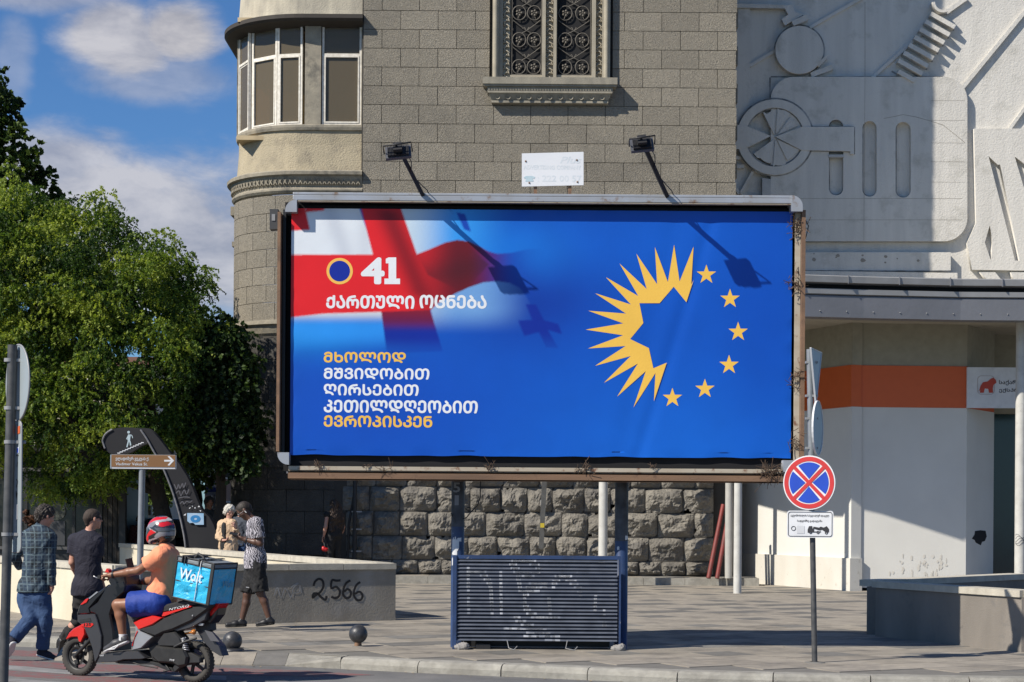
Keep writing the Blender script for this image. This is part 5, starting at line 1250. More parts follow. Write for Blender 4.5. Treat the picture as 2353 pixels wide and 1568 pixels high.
# legs and slatted base
for k, (xc, seed_) in enumerate(((1051.5, 1), (1427.5, 2))):
    dpt = 22.0; x_ = P(xc, 1300, dpt).x; b = MB(); b.tube([(x_, dpt, 0), (x_, dpt, .0), (x_, dpt, 1.5)], .079, 24); post = b.build('post', M_navy, bd)
    zs = P(xc, 1218 if k == 0 else 1218, dpt).z; b = MB(); b.tube([(x_, dpt, 1.46 if k == 0 else 1.30), (x_, dpt, 2.4)], .0805, 24); b.build('post_band', M_postblack, post)
    torn = MB(); rr = random.Random(seed_)
    spots = [((1045, 1250), .09, .16), ((1043, 1268), .07, .08), ((1055, 1240), .05, .05), ((1040, 1290), .03, .09)] if k == 0 else [((1440, 1236), .05, .05), ((1420, 1260), .03, .04)]
    for (sx_, sy_), w_, h_ in spots:
        z_ = P(sx_, sy_, dpt).z; a0 = math.asin(max(-.9, min(.9, (P(sx_, sy_, dpt - .07).x - x_) / .082))); nA = 7
        for i in range(nA):
            aa = a0 + (i - 3) * w_ / .08 / nA; ab = aa + w_ / .08 / nA
            t_, l_ = h_ * rr.uniform(.35, .6), h_ * rr.uniform(.35, .6)
            torn.add([Vector((x_ + .082 * math.sin(a), dpt - .082 * math.cos(a), zq)) for a, zq in ((aa, z_ - l_), (ab, z_ - l_ * rr.uniform(.7, 1.1)), (ab, z_ + t_), (aa, z_ + t_ * rr.uniform(.7, 1.1)))], [(0, 1, 2, 3)], False)
    torn.build('torn_paper', M_signw, post)
    if k == 0:
        Fm = facing((0, dpt - .083, 0))
        for tx, px, py, w_, h_ in (("5", 400, 195, 50, 70), ("1", 400, 285, 30, 70)):
            a = PP(c3, px - w_ / 2, py + h_ / 2, dpt - .083); c_ = PP(c3, px + w_ / 2, py - h_ / 2, dpt - .083); text_at('stencil', tx, a.x, c_.x, a.z, c_.z, Fm, mat('stencil_grey', (.22, .23, .25), .7), post, .03)
b = MB(); b.tube([PP(c3, *p, 21.95) for p in ((568, 150), (566, 260), (548, 320), (500, 370), (460, 345), (480, 335), (520, 345), (470, 405), (440, 418), (370, 400), (360, 375))], .007, 5); b.build('cable', M_black, bd)
SD = 21.72
lz0, lz1 = EYE + (1179 - 1478) / F * SD, EYE + (1179 - 1283) / F * SD
lx0, lx1 = P(1046, 1380, SD).x, P(1424, 1380, SD).x
base = MB(); base.box(lx0 - .03, lx0 + .015, SD - .05, SD + .12, .0, lz1 + .01); base.box(lx1 - .01, lx1 + .012, SD - .03, SD + .12, .03, lz1 + .01); base.box(lx0 + .016, lx1 - .011, SD - .03, SD + .06, lz1 - .03, lz1 + .012); base.build('slat_frame', M_navy, bd)
sl = MB(); sl.prism([Vector((0, -.036, -.012)), Vector((0, -.034, .0)), Vector((0, .03, .034)), Vector((0, .036, .026))], Vector((lx1 - lx0 - .05, 0, 0)))
o = sl.build('slat', M_slat); sme = o.data; bpy.data.objects.remove(o)
M_slatwhite = mat('paint_smear', (.42, .44, .48), .7, col2=(.18, .20, .24), scale=8, contrast=.12)
NS = 22
def tag_line(px, py): x = PP(c3, px, py, SD - .04); return x.x, x.z
strokes_ = [smooth_line([tag_line(*p) for p in s]) for s in ([(480, 760), (485, 1060)], [(490, 790), (560, 780), (620, 840), (640, 880)], [(640, 900), (650, 1060)], [(710, 800), (715, 1070)], [(830, 810), (850, 910), (870, 920), (1030, 880), (950, 870), (880, 950), (900, 1060), (1000, 1110), (1120, 1105)],
            [(1080, 880), (1120, 820), (1190, 830), (1260, 900), (1275, 945)], [(1050, 970), (1060, 1070)], [(1380, 950), (1375, 1060)], [(780, 740), (830, 705), (920, 710), (980, 760), (940, 795), (850, 790), (790, 745)], [(810, 1105), (900, 1160), (980, 1200)], [(740, 1180), (1000, 1200), (1050, 1230)], [(1440, 1070), (1440, 1085)], [(1435, 1145), (1450, 1160)], [(880, 1245), (1120, 1250)])]
for i in range(NS):
    z_ = lz0 + .02 + i * (lz1 - lz0 - .07) / (NS - 1)
    s_o = link('slat', sme, bd, None, Matrix.Translation((lx0 + .02, SD, z_)) @ Matrix.Rotation(random.uniform(-.002, .002), 4, 'Y'))
    tm = MB()
    for ln in strokes_:
        for (xa_, za_), (xb_, zb_) in zip(ln[:-1], ln[1:]):
            if min(za_, zb_) - .028 < z_ + .01 < max(za_, zb_) + .028:
                xm = (xa_ + xb_) / 2; hw = .016 + abs(xb_ - xa_) / 2
                tm.add([Vector((xm - hw, SD - .0375, z_ - .0115)), Vector((xm + hw, SD - .0375, z_ - .0115)), Vector((xm + hw, SD - .0355, z_ + .0005)), Vector((xm - hw, SD - .0355, z_ + .0005)), Vector((xm + hw, SD - .01, z_ + .0145)), Vector((xm - hw, SD - .01, z_ + .0145))], [(0, 1, 2, 3), (3, 2, 4, 5)], False)
    if tm.v: tm.build('paint_smear', M_slatwhite, s_o, fix=False)['kind'] = 'stuff'
b = MB(); b.box(lx0 + .1, lx1 - .1, SD + .3, SD + .36, 0.02, lz1 - .1); b.build('inner_board', M_black, bd)
b = MB(); b.box(lx0 + .25, lx0 + .42, SD, SD + .2, 0, .07); b.build('foot_block', M_black, bd)
for xq in (lx0 + .08, lx1 - .02):
    Bq = Body(.01, .02); Bq.ell((xq, SD - .05, .03), (.09, .06, .045)); Bq.ell((xq + .04, SD - .07, .05), (.05, .05, .04)); Bq.build('concrete_lump', mat('concrete_lump', (.26, .25, .24), .9, bump=.004), bd, .012, .05)
b = MB()
for x_, s1 in ((lx0 + .62, 1), (lx1 - .62, -1)): b.tube([(x_, SD - .05, .12), (x_ + .02 * s1, SD - .07, .03), (x_ + .08, SD - .12, .01), (x_ + .12, SD - .08, .05)], .006, 5)
b.build('bent_wire', M_sheetlight, bd)

# small white placard behind the top rail
pl_ = thing('advertising_placard', 'small sun-bleached white placard on two rusty stakes above the billboard', 'sign', (1.3, 22.2, 5.6))
PD = 22.0; t2 = lambda px, py: (PP(T2, px, py, PD).x, PP(T2, px, py, PD).z)
flat_at('board', [[t2(573, 1075), t2(1005, 1064), t2(1005, 1297), t2(573, 1307)]], .02, facing((0, PD + .02, 0)), mat('placard_white', (.74, .75, .76), .5, col2=(.68, .69, .71), scale=3), pl_)
Fpl = facing((0, PD - .0005, 0)); M_pale = mat('faded_grey_print', (.58, .63, .66), .6, col2=(.66, .69, .71), scale=9, contrast=.1); M_palec = mat('faded_teal_print', (.36, .50, .56), .6, col2=(.5, .6, .63), scale=12)
for tx, x0, x1, y0, y1, sh in (("Plus", 840, 990, 1098, 1145, .3), ("ADVERTISING COMPANY", 585, 988, 1160, 1187, 0), (": 222 00 57", 682, 990, 1230, 1272, 0)):
    a, c_ = t2(x0, y1), t2(x1, y0); text_at('lettering', tx, a[0], c_[0], a[1], c_[1], Fpl, M_pale, pl_, .02, sh)
flat_at('telephone_symbol', [[t2(*p) for p in ((588, 1240), (605, 1233), (645, 1233), (665, 1240), (663, 1252), (648, 1250), (655, 1272), (597, 1272), (603, 1250), (590, 1252))]], .001, facing((0, PD - .001, 0)), M_palec, pl_)
b = MB()
for px in (668, 909): p = PP(T2, px, 1310, PD + .03); b = MB(); b.box(p.x - .02, p.x + .02, PD + .02, PD + .05, zt1 - .05, p.z + .3); b.build('stake', M_rust, pl_)
b = MB()
for px, py in ((600, 1130), (958, 1122), (625, 1281), (962, 1275)): p = PP(T2, px, py, PD - .002); b.lathe([(.012, 0), (.008, -.006), (.0001, -.008)], p, 'Y', 8)
b.build('screw', M_rust, pl_)

# ================================================================== signs and poles
M_pole = mat('grey_pole_paint', (.27, .29, .31), .45, metal=.3, col2=(.2, .21, .22), scale=9)
M_poledark = mat('dark_pole_paint', (.045, .047, .05), .5, col2=(.08, .08, .08), scale=12, contrast=.15)
M_signback = mat('sign_back_grey', (.36, .41, .44), .5, metal=.25, col2=(.28, .33, .35), scale=2)
M_sred = mat('sign_red', (.55, .035, .035), .4); M_sblue = mat('sign_blue', (.012, .06, .46), .4); M_swhite = mat('sign_face_white', (.72, .73, .75), .4)
def oriented(c, yaw):  # +x right, +y up, +z facing viewer rotated by yaw (positive: turned to face left)
    a = R(yaw); return facing(c, Vector((math.cos(a), -math.sin(a), 0)))
ns = thing('road_sign_pole', 'tall pole with a red and blue no-stopping sign, tow-away plate and two edge-on signs', 'road sign', P(1872, 1525, 20.1))
D2 = 20.1; pb0 = G(1872, 1525); pb0 = Vector((P(1872, 1525, D2).x, D2, 0)); ptop = P(1860, 803, D2); pmid = P(1864.5, 1110, D2)
b = MB(); b.tube([pb0, pb0 + (ptop - pb0) * .56], .031, 16); b.build('pole_lower', M_poledark, ns)
b = MB(); b.tube([pb0 + (ptop - pb0) * .56, ptop], .0335, 16); b.build('pole_upper', M_pole, ns)
cdisc = P(1859, 1109.5, D2 - .08); Md = oriented(cdisc, 28); r0 = .298
for nm, lp, z_, m in (('sign_plate', [circle2(0, 0, r0, 48)], -.004, M_swhite),):
    me = flat(lp, .006); me.transform(Md @ Matrix.Translation((0, 0, -.008))); sp_ = link(nm, me, ns, m)
def layer(name, loops, z, m, parent, M): me = flat(loops, 0); me.transform(M @ Matrix.Translation((0, 0, z))); return link(name, me, parent, m)
layer('red_ring', [circle2(0, 0, r0 * .955, 48), circle2(0, 0, r0 * .79, 48)], .002, M_sred, sp_, Md)
for k in range(4):
    a0, a1 = 90 * k - 45 + 9.5, 90 * k + 45 - 9.5
    cxx, cyy = r0 * .135 * math.cos(R(90 * k)), r0 * .135 * math.sin(R(90 * k))
    layer('blue_field', [[(cxx, cyy)] + arcpts(0, 0, r0 * .75, a0 + 1.5, a1 - 1.5, 12)], .002, M_sblue, sp_, Md)
for a in (45, -45):
    c_, s_2 = math.cos(R(a)), math.sin(R(a)); w_ = r0 * .066; L_ = r0 * .82
    layer('red_bar', [[(-L_ * c_ + w_ * s_2, -L_ * s_2 - w_ * c_), (L_ * c_ + w_ * s_2, L_ * s_2 - w_ * c_), (L_ * c_ - w_ * s_2, L_ * s_2 + w_ * c_), (-L_ * c_ - w_ * s_2, -L_ * s_2 + w_ * c_)]], .0035 + (a > 0) * .001, M_sred, sp_, Md)
# tow-away plate
cpl = P(1861.5, 1205, D2 - .07); Mp = oriented(cpl, 14); hw, hh = .252, .148
def rr2(x0, y0, x1, y1, r, n=5): return [(x, y) for x, y in rrect(x0, y0, x1, y1, r, n)]
me = flat([rr2(-hw, -hh, hw, hh, .03)], .006); me.transform(Mp @ Matrix.Translation((0, 0, -.008))); tp = link('tow_plate', me, ns, M_swhite)
layer('plate_border', [rr2(-hw + .012, -hh + .012, hw - .012, hh - .012, .026), rr2(-hw + .018, -hh + .018, hw - .018, hh - .018, .022)], .0015, M_ink, tp, Mp)
for tx, x0, x1, y0, y1 in (("ავტომობილის სპეციალურ დაცულ", -.215, .205, .078, .108), ("სადგომზე გადაყვანა", -.14, .13, .020, .050)):
    text_at('lettering', tx, x0, x1, y0, y1, Mp @ Matrix.Translation((0, 0, .0015)), M_ink, tp, .01)
tk = lambda x, y: ((x - 427) / 288 * .504 * 1.0, -(y - 545) / 178 * .30)
layer('tow_truck_symbol', [[tk(*p) for p in ((412, 602), (412, 580), (420, 558), (440, 556), (443, 580), (448, 560), (480, 566), (482, 573), (452, 575), (452, 592), (494, 590), (494, 597), (412, 600))], [tk(*p) for p in ((480, 570), (492, 560), (512, 566), (530, 556), (544, 575), (544, 595), (530, 600), (500, 580), (484, 584))]], .0015, M_ink, tp, Mp)
for x, y in ((430, 598), (476, 598), (528, 600), (488, 574)): layer('wheel_symbol', [circle2(*tk(x, y), .017, 14), circle2(*tk(x, y), .008, 12)], .0022, M_ink, tp, Mp)
layer('emblem', [circle2(*tk(324, 573), .026, 20), circle2(*tk(324, 573), .019, 20)], .0015, M_ink, tp, Mp); layer('emblem_note', [rr2(tk(345, 600)[0], tk(0, 606)[1], tk(392, 0)[0], tk(0, 556)[1], .002, 1)], .0012, mat('plate_note_grey', (.6, .61, .63), .5), tp, Mp)
# two signs seen from the side (turned away by ~80 degrees)
def side_sign(cx, cy, loops, nm, yaw=-79):
    c = P(cx, cy, D2); M = oriented(c, yaw); me = flat(loops, .004); me.transform(M); o = link(nm, me, ns, M_signback)
    rim = MB(); lp = loops[0]
    for i in range(len(lp)): p, q_ = M @ Vector((*lp[i], .002)), M @ Vector((*lp[(i + 1) % len(lp)], .002)); rim.bar(p, q_, .02, .006)
    rim.build('rim', M_swhite, o); return o
tri = [(-.32, .30), (.32, .30), (.0, -.30)]
side_sign(1875, 868, [tri], 'triangle_sign', 110); side_sign(1879, 984, [circle2(0, 0, .3, 32)], 'round_sign', 110)
for y_ in (833, 910, 962, 1030): b = MB(); p = P(1860, y_, D2); b.box(p.x - .045, p.x + .09, D2 - .03, D2 + .03, p.z - .012, p.z + .012); b.build('clamp', M_sheetlight, ns)
ps = MB(); ps.lathe([(.12, .001), (.11, .014), (.05, .02)], (pb0.x, pb0.y, 0), 'Z', 20); ps.build('footing', M_slab_b, ns)

# foreground pole at the left with two signs seen from behind
D3 = 14.5
lp_ = thing('sign_pole', 'dark pole at the left picture edge carrying the backs of two grey signs', 'road sign', P(8, 1568, D3))
b = MB(); pA, pB_ = P(4, 1720, D3), P(29, 793, D3); b.tube([pA + Vector((0, 0, -.0)), pB_], .038, 18); b.build('pole', M_poledark, lp_)
Mr = oriented(P(41, 880, D3 + .06), 58); me = flat([circle2(0, 0, .302, 48)], .005); me.transform(Mr); rs = link('round_sign', me, lp_, M_signback)
rim = MB(); pts = [Mr @ Vector((.302 * math.cos(2 * math.pi * i / 48), .302 * math.sin(2 * math.pi * i / 48), 0)) for i in range(49)]; rim.tube(pts, .008, 6); rim.build('rim', M_sheetlight, rs)
Mq = oriented(P(33, 1119, D3 + .06), 50); hx, hy = .13, .52
me = flat([rr2(-hx, -hy, hx, hy, .05)], .005); me.transform(Mq); ls = link('long_sign', me, lp_, M_signback)
rim = MB(); ppp = [Mq @ Vector((*p, 0)) for p in rr2(-hx, -hy, hx, hy, .05)]; rim.tube(ppp + ppp[:1], .007, 6); rim.build('rim', M_sheetlight, ls)
def onlong(px, py): # L1 crop -> local coords on the back of the long sign
    v = PP(L1, px, py, D3 + .05); lc = Mq.inverted() @ v; return ((px - 95) / 75 * .0 + (px - 95) / (150) * .24, lc.y)
Mqf = Mq @ Matrix.Translation((0, 0, .009))
for nm, (px, py), w_, h_, m in (('sticker', (150, 722), .05, .07, mat('orange_sticker', (.6, .12, .04), .6)), ('sticker', (140, 855), .05, .06, mat('white_blue_sticker', (.55, .6, .72), .6)), ('sticker', (118, 1258), .08, .13, M_swhite)):
    x, y = onlong(px, py); me = flat([[(x - w_ / 2, y - h_ / 2), (x + w_ / 2, y - h_ / 2 + .01), (x + w_ / 2, y + h_ / 2), (x - w_ / 2, y + h_ / 2 - .01)]], 0); me.transform(Mqf); link(nm, me, ls, m)
x, y = onlong(140, 855); me = flat([[(x - .014, y - .018), (x + .014, y - .018), (x + .014, y + .018), (x - .014, y + .018)]], 0); me.transform(Mqf @ Matrix.Translation((0, 0, .001))); link('sticker', me, ls, M_sblue)
scr = [[(125, 900), (118, 1000)], [(110, 890), (150, 885)], [(140, 930), (135, 960)], [(125, 1045), (112, 1110), (135, 1080), (140, 1050), (125, 1045)], [(108, 1110), (130, 1150), (110, 1200), (140, 1130), (105, 1190)], [(112, 1215), (130, 1120)]]
ribbon('scrawl', [[onlong(*p) for p in l] for l in scr], .009, Mqf, M_ink, ls, .001)
for y_ in (828, 938, 1016, 1228):
    b = MB(); p = P(22 if y_ < 1100 else 16, y_, D3); b.lathe([(.043, -.014), (.043, .014)], p, 'Z', 16); b.box(p.x + .03, p.x + .12, D3 - .01, D3 + .03, p.z - .012, p.z + .012); b.lathe([(.0001, 0), (.014, 0), (.014, .03), (.0001, .03)], p + Vector((.1, -.01, 0)), 'X', 6); b.build('clamp', M_sheetlight, lp_)
b = MB(); p, q_ = P(46, 805, D3 + .03), P(40, 965, D3 + .03); b.bar(p, q_, .05, .03, Vector((0, -1, 0))); p, q_ = P(40, 975, D3 + .03), P(32, 1240, D3 + .03); b.bar(p, q_, .05, .03, Vector((0, -1, 0))); b.build('stiffener', M_pole, lp_)

# street name sign
D4 = 23.6
ss = thing('street_name_sign', 'brown street name sign with a white arrow on a grey pole behind the scooter rider', 'street sign', (P(320, 1370, D4).x, D4, 0))
b = MB(); p0 = P(318.5, 1440, D4); p0.z = 0; b.tube([p0, P(327, 1072, D4)], .041, 18); b.build('pole', M_pole, ss)
f4 = lambda px, py, d=D4 - .06: PP(cF, px, py, d)
x0, x1, z0, z1 = f4(176, 600).x, f4(970, 500).x, f4(400, 600).z, f4(500, 428).z
b = MB(); b.box(x0, x1, D4 - .05, D4 + .04, z0, z1); sbx = b.build('sign_box', M_swhite, ss, bevel=.004)
M_brown = mat('sign_brown', (.20, .098, .035), .5, col2=(.23, .12, .045), scale=3)
b = MB(); b.box(x0 + .012, x1 - .002, D4 - .056, D4 - .05, z0 + .025, z1 - .002); b.build('sign_face', M_brown, sbx)
Ff = facing((0, D4 - .0585, 0)); s4 = lambda px, py: (PP(cF, px, py, D4 - .0585).x, PP(cF, px, py, D4 - .0585).z)
for tx, xx0, xx1, y0, y1 in (("ვლადიმერ ვეკუას ქ.", 240, 650, 505, 455), ("Vladimer Vekua St.", 240, 632, 557, 525)):
    a, c_ = s4(xx0, y0), s4(xx1, y1); text_at('lettering', tx, a[0], c_[0], a[1], c_[1], Ff, M_swhite, sbx, .012)
flat_at('arrow', [[s4(*p) for p in ((835, 490), (918, 490), (878, 450), (900, 443), (957, 500), (897, 562), (876, 555), (915, 512), (835, 512))]], .001, facing((0, D4 - .0575, 0)), M_swhite, sbx)
b = MB(); b.box(x0 - .003, x0 + .01, D4 - .054, D4 + .045, z0, z1); b.build('end_cap', M_signback, sbx)

# spherical bollards
M_ball = mat('iron_ball', (.035, .036, .04), .42, col2=(.07, .072, .078), scale=12, bump=.003, bscale=30, metal=.2, contrast=.15)
def bollard(label, cx, cy, by, r, broken=False):
    p = G(cx, by); t = thing('ball_bollard', label, 'bollard', p, 'round iron bollards along the kerb')
    cz = P(cx, cy, p.y).z
    b = MB(); b.lathe([(max(.0001, r * math.cos(a)), r * math.sin(a)) for a in np.linspace(-math.pi / 2, math.pi / 2, 18)], (p.x, p.y, cz), 'Z', 28); b.build('ball', M_ball, t)
    if broken:
        b = MB(); b.tube([(p.x - .01, p.y - .03, 0), (p.x - .005, p.y - .02, cz - r * .7)], .035, 8); b.tube([(p.x + .03, p.y - .01, 0), (p.x + .02, p.y, cz - r * .8)], .018, 6); b.build('stem', M_rust, t); b = MB(); b.lathe([(.09, 0), (.07, .012), (.02, .02)], (p.x, p.y, 0), 'Z', 14); b.build('broken_base', M_slab_b, t)
    else:
        b = MB(); b.lathe([(.135, 0), (.135, .028), (.12, .035), (.07, .04), (.052, .06), (.055, cz - r * .86)], (p.x, p.y, 0), 'Z', 26); b.build('base', M_ball, t)
bollard('shiny black ball bollard right behind the scooter', 534, 1473, 1497, .113)
bollard('matt grey ball bollard on a broken rusty stem by the kerb', 823, 1457, 1487, .113, True)
# ================================================================== scooter
FWc, RWc = cB(255, 1500), cB(1290, 1552)
f0 = G(*FWc, ROADZ); r0_ = G(*RWc, ROADZ)
sdir = Vector((.9, -.436, 0)).normalized(); sfar = Vector((-sdir.y, sdir.x, 0))   # local x runs to the rear, local y away from the viewer
SO = Vector((P(*FWc, 19.3).x, 19.3, ROADZ))
def SC(px, py, ly=0.0):
    x, y = cB(px, py); u, v = unroll(x, y); k = u / F
    # point = SO + sdir*l + sfar*ly  with X = k*Y
    l = (k * (SO.y + sfar.y * ly) - (SO.x + sfar.x * ly)) / (sdir.x - k * sdir.y)
    p = SO + sdir * l + sfar * ly; p.z = EYE - v / F * p.y; return p
sct = thing('scooter', 'red, black and grey motor scooter ridden by a courier, seen from its left side', 'motor scooter', SO + sdir * .6)
M_sblack = mat('scooter_black_plastic', (.007, .007, .009), .3, col2=(.012, .012, .014), scale=4, coat=.3)
M_smatt = mat('scooter_matt_black', (.013, .013, .014), .55, col2=(.022, .022, .022), scale=12)
M_sgrey = mat('scooter_grey_paint', (.075, .075, .08), .35, metal=.5, col2=(.06, .06, .065), scale=3)
M_ssilver = mat('scooter_silver', (.42, .42, .43), .35, metal=.6)
M_sredp = mat('scooter_red_paint', (.62, .018, .012), .25, coat=.6)
M_seng = mat('engine_casting', (.045, .044, .042), .45, metal=.4, col2=(.025, .024, .023), scale=10)
M_tyre = mat('tyre_rubber', (.035, .033, .03), .85, col2=(.06, .055, .048), scale=8)
M_tail = mat('tail_lamp_red', (.60, .01, .01), .15, coat=.5); M_amber = mat('amber_lens', (.55, .19, .03), .25, coat=.3)
M_seat = mat('seat_vinyl', (.016, .016, .017), .6, bump=.0015, bscale=120)
def panel(name, pts, w0, w1, m, parent=sct, crown=.02, smooth=True, ly=None):
    """traced outline on the near side at local y=w0 pushed to w1, edges rounded by an inset crown"""
    base = [SC(px, py, w0) for px, py in pts]; n = len(base); off = sfar * (w1 - w0); c = sum(base, Vector()) / n
    b = MB(); cr_ = crown
    ins = []
    for i in range(n):
        a, p, e = base[i - 1], base[i], base[(i + 1) % n]
        d = ((p - a).normalized() + (e - p).normalized()); d = d.normalized() if d.length > 1e-6 else Vector((1, 0, 0))
        nrm = d.cross(sfar).normalized(); ins.append(nrm)
    area = sum((base[i] - c).cross(base[(i + 1) % n] - c).dot(sfar) for i in range(n)); sg = -1 if area > 0 else 1
    r0l = [p + nn * sg * cr_ * .5 for p, nn in zip(base, ins)]
    r1l = [p + sfar * min(cr_ * .6, (w1 - w0) * .3) for p in base]; r2l = [p + off - sfar * min(cr_ * .6, (w1 - w0) * .3) for p in base]; r3l = [p + off for p in r0l]
    from mathutils.geometry import tessellate_polygon
    tris = tessellate_polygon([r0l]); vs = r0l + r1l + r2l + r3l; fs = [tuple(t) for t in tris] + [tuple(i + 3 * n for i in reversed(t)) for t in tris]
    for k in range(3): fs += [(k * n + i, k * n + (i + 1) % n, (k + 1) * n + (i + 1) % n, (k + 1) * n + i) for i in range(n)]
    b.add(vs, fs, False); return b.build(name, m, parent)
W = .17
def wheel(name, cpx, cpy, r, w):
    c = SC(cpx, cpy, 0); c.z = ROADZ + r; Mx = Matrix(((sdir.x, sfar.x, 0), (sdir.y, sfar.y, 0), (0, 0, 1)))
    prof = [(r * .70, -w * .38), (r * .80, -w * .5), (r * .93, -w * .46), (r * .985, -w * .28), (r, 0), (r * .985, w * .28), (r * .93, w * .46), (r * .80, w * .5), (r * .70, w * .38)]
    b = MB(); b.lathe(prof, c, 'Y', 44, M=Mx.to_4x4()); ty = b.build('wheel', M_tyre, sct)
    tr = MB()
    for i in range(36):
        a = 2 * math.pi * i / 36
        for s_ in (-1, 1):
            p = Mx @ Vector((math.cos(a) * r * .985, s_ * w * .24, math.sin(a) * r * .985)) + c; q_ = Mx @ Vector((math.cos(a + .09) * r * .95, s_ * w * .42, math.sin(a + .09) * r * .95)) + c; tr.bar(p, q_, .012, .012)
    tr.build('tread', M_tyre, ty)
    b = MB(); b.lathe([(r * .71, -w * .36), (r * .66, -w * .32), (r * .62, -w * .2), (r * .62, w * .2), (r * .66, w * .32), (r * .71, w * .36)], c, 'Y', 36, M=Mx.to_4x4())
    for i in range(5):
        a = 2 * math.pi * i / 5 + .3; p = Mx @ Vector((math.cos(a) * .04, 0, math.sin(a) * .04)) + c; q_ = Mx @ Vector((math.cos(a + .3) * r * .64, 0, math.sin(a + .3) * r * .64)) + c; b.bar(p, q_, .03, .022, sfar)
    b.lathe([(.0001, -w * .5), (.035, -w * .48), (.045, -w * .2), (.045, w * .2), (.0001, w * .4)], c, 'Y', 20, M=Mx.to_4x4()); b.build('rim', M_smatt, ty)
    return c, ty, Mx
fc, fw, Mx_ = wheel('front', 250, 1350, .212, .09); rc, rw, _ = wheel('rear', 1290, 1370, .212, .1)
b = MB(); b.lathe([(.10, -.052), (.10, -.048), (.07, -.048), (.07, -.052), (.10, -.052)], fc, 'Y', 30, M=Mx_.to_4x4()); b.build('brake_disc', M_seng, fw)
b = MB(); b.tube([fc - sfar * .08, SC(340, 1190, -.08), SC(400, 1000, -.06)], .02, 10); b.tube([fc - sfar * .085, fc - sfar * .06], .028, 12); b.tube([fc + sfar * .08, SC(340, 1190, .08)], .02, 10); b.build('fork', M_seng, sct)
panel('brake_caliper', [(195, 1370), (225, 1360), (235, 1400), (205, 1410)], -.075, -.04, M_seng, crown=.006)
panel('front_fender', [(120, 1185), (150, 1122), (185, 1088), (262, 1050), (292, 1088), (294, 1140), (258, 1212), (236, 1205), (226, 1162), (170, 1165)], -.07, .07, M_sredp, crown=.02)
panel('leg_shield', [(330, 905), (400, 850), (490, 705), (560, 665), (640, 655), (662, 700), (650, 760), (590, 810), (545, 870), (520, 960), (550, 1100), (560, 1290), (430, 1295), (430, 1150), (400, 1000), (385, 955), (340, 940)], -.14, .16, M_sblack, crown=.03)
panel('front_cowl', [(425, 745), (500, 690), (490, 740), (400, 830), (335, 905), (345, 950), (240, 960), (222, 1010), (216, 950), (245, 870), (300, 815)], -.1, .1, M_sblack, crown=.03)
panel('red_trim', [(255, 870), (300, 822), (330, 812), (310, 850), (268, 872)], -.112, -.09, M_sredp, crown=.004)
panel('silver_trim', [(325, 815), (400, 752), (412, 760), (335, 822)], -.108, -.09, M_ssilver, crown=.003)
panel('side_cover', [(228, 962), (385, 956), (402, 1000), (442, 1150), (440, 1262), (418, 1335), (385, 1392), (362, 1270), (332, 1180), (292, 1090), (270, 1055), (225, 1022)], -.165, -.13, M_sgrey, crown=.012)
panel('side_cover', [(228, 962), (385, 956), (402, 1000), (442, 1150), (440, 1262), (418, 1335), (385, 1392), (362, 1270), (332, 1180), (292, 1090), (270, 1055), (225, 1022)], .13, .165, M_sgrey, crown=.012)
panel('red_badge', [(262, 1048), (300, 1036), (365, 1038), (372, 1052), (345, 1075), (300, 1072), (255, 1062)], -.172, -.16, M_sredp, crown=.003)
panel('badge_outline', [(245, 1005), (340, 990), (352, 1020), (250, 1032)], -.170, -.16, M_smatt, crown=.003)
panel('floor_board', [(395, 1392), (418, 1325), (500, 1298), (720, 1288), (770, 1290), (838, 1350), (800, 1362), (640, 1366), (560, 1388)], -.15, .15, M_sgrey, crown=.015)
panel('underbody', [(560, 1392), (640, 1372), (800, 1366), (950, 1395), (1080, 1440), (1100, 1475), (1040, 1465), (900, 1410), (600, 1402)], -.1, .1, M_smatt, crown=.01)
panel('lower_side_panel', [(718, 1280), (740, 1180), (772, 1092), (905, 1160), (862, 1200), (800, 1262)], -.15, .15, M_ssilver, crown=.015)
panel('red_trim', [(716, 1240), (762, 1105), (770, 1110), (736, 1180), (724, 1242)], -.158, -.145, M_sredp, crown=.003)
panel('rear_body', [(770, 1092), (900, 1050), (1000, 985), (1180, 912), (1400, 852), (1425, 885), (1390, 925), (1250, 1025), (1080, 1102), (1000, 1125), (925, 1160)], -W, W, M_smatt, crown=.04)
panel('red_side_panel', [(728, 1032), (790, 1002), (900, 966), (985, 990), (900, 1052), (775, 1098)], -W - .006, W + .006, M_sredp, crown=.02)
panel('red_trim', [(985, 975), (1000, 940), (1080, 925), (1240, 880), (1250, 890), (1100, 940), (1010, 975)], -W - .004, -W + .03, M_sredp, crown=.003)
a_, c_ = SC(1052, 928, -W - .008), SC(1235, 892, -W - .008)
def side_text(tx, p0, p1, h, m, parent, bold=.02, slant=.2):
    dd = (p1 - p0); L_ = dd.length; text_at('lettering', tx, 0, L_, 0, h, facing(p0, dd.normalized()), m, parent, bold, slant)
panel('seat', [(700, 990), (712, 955), (735, 925), (880, 905), (1060, 858), (1180, 828), (1400, 846), (1400, 858), (1180, 908), (1000, 948), (900, 968), (790, 1002), (722, 1032)], -.15, .15, M_seat, crown=.04)
panel('lower_rear_panel', [(1060, 1100), (1250, 1022), (1385, 905), (1408, 905), (1375, 1010), (1250, 1082), (1130, 1112)], -.14, .14, M_sgrey, crown=.02)
panel('tail_light', [(1412, 852), (1502, 862), (1480, 912), (1440, 958), (1420, 975)], -.09, .09, M_tail, crown=.02)
panel('tail_cover', [(1385, 920), (1420, 980), (1492, 905), (1480, 965), (1420, 1040), (1375, 1015)], -.08, .08, M_sblack, crown=.02)
panel('tail_bracket', [(1370, 1010), (1425, 1030), (1430, 1100), (1380, 1120), (1290, 1110), (1290, 1060)], -.05, .05, M_smatt, crown=.01)
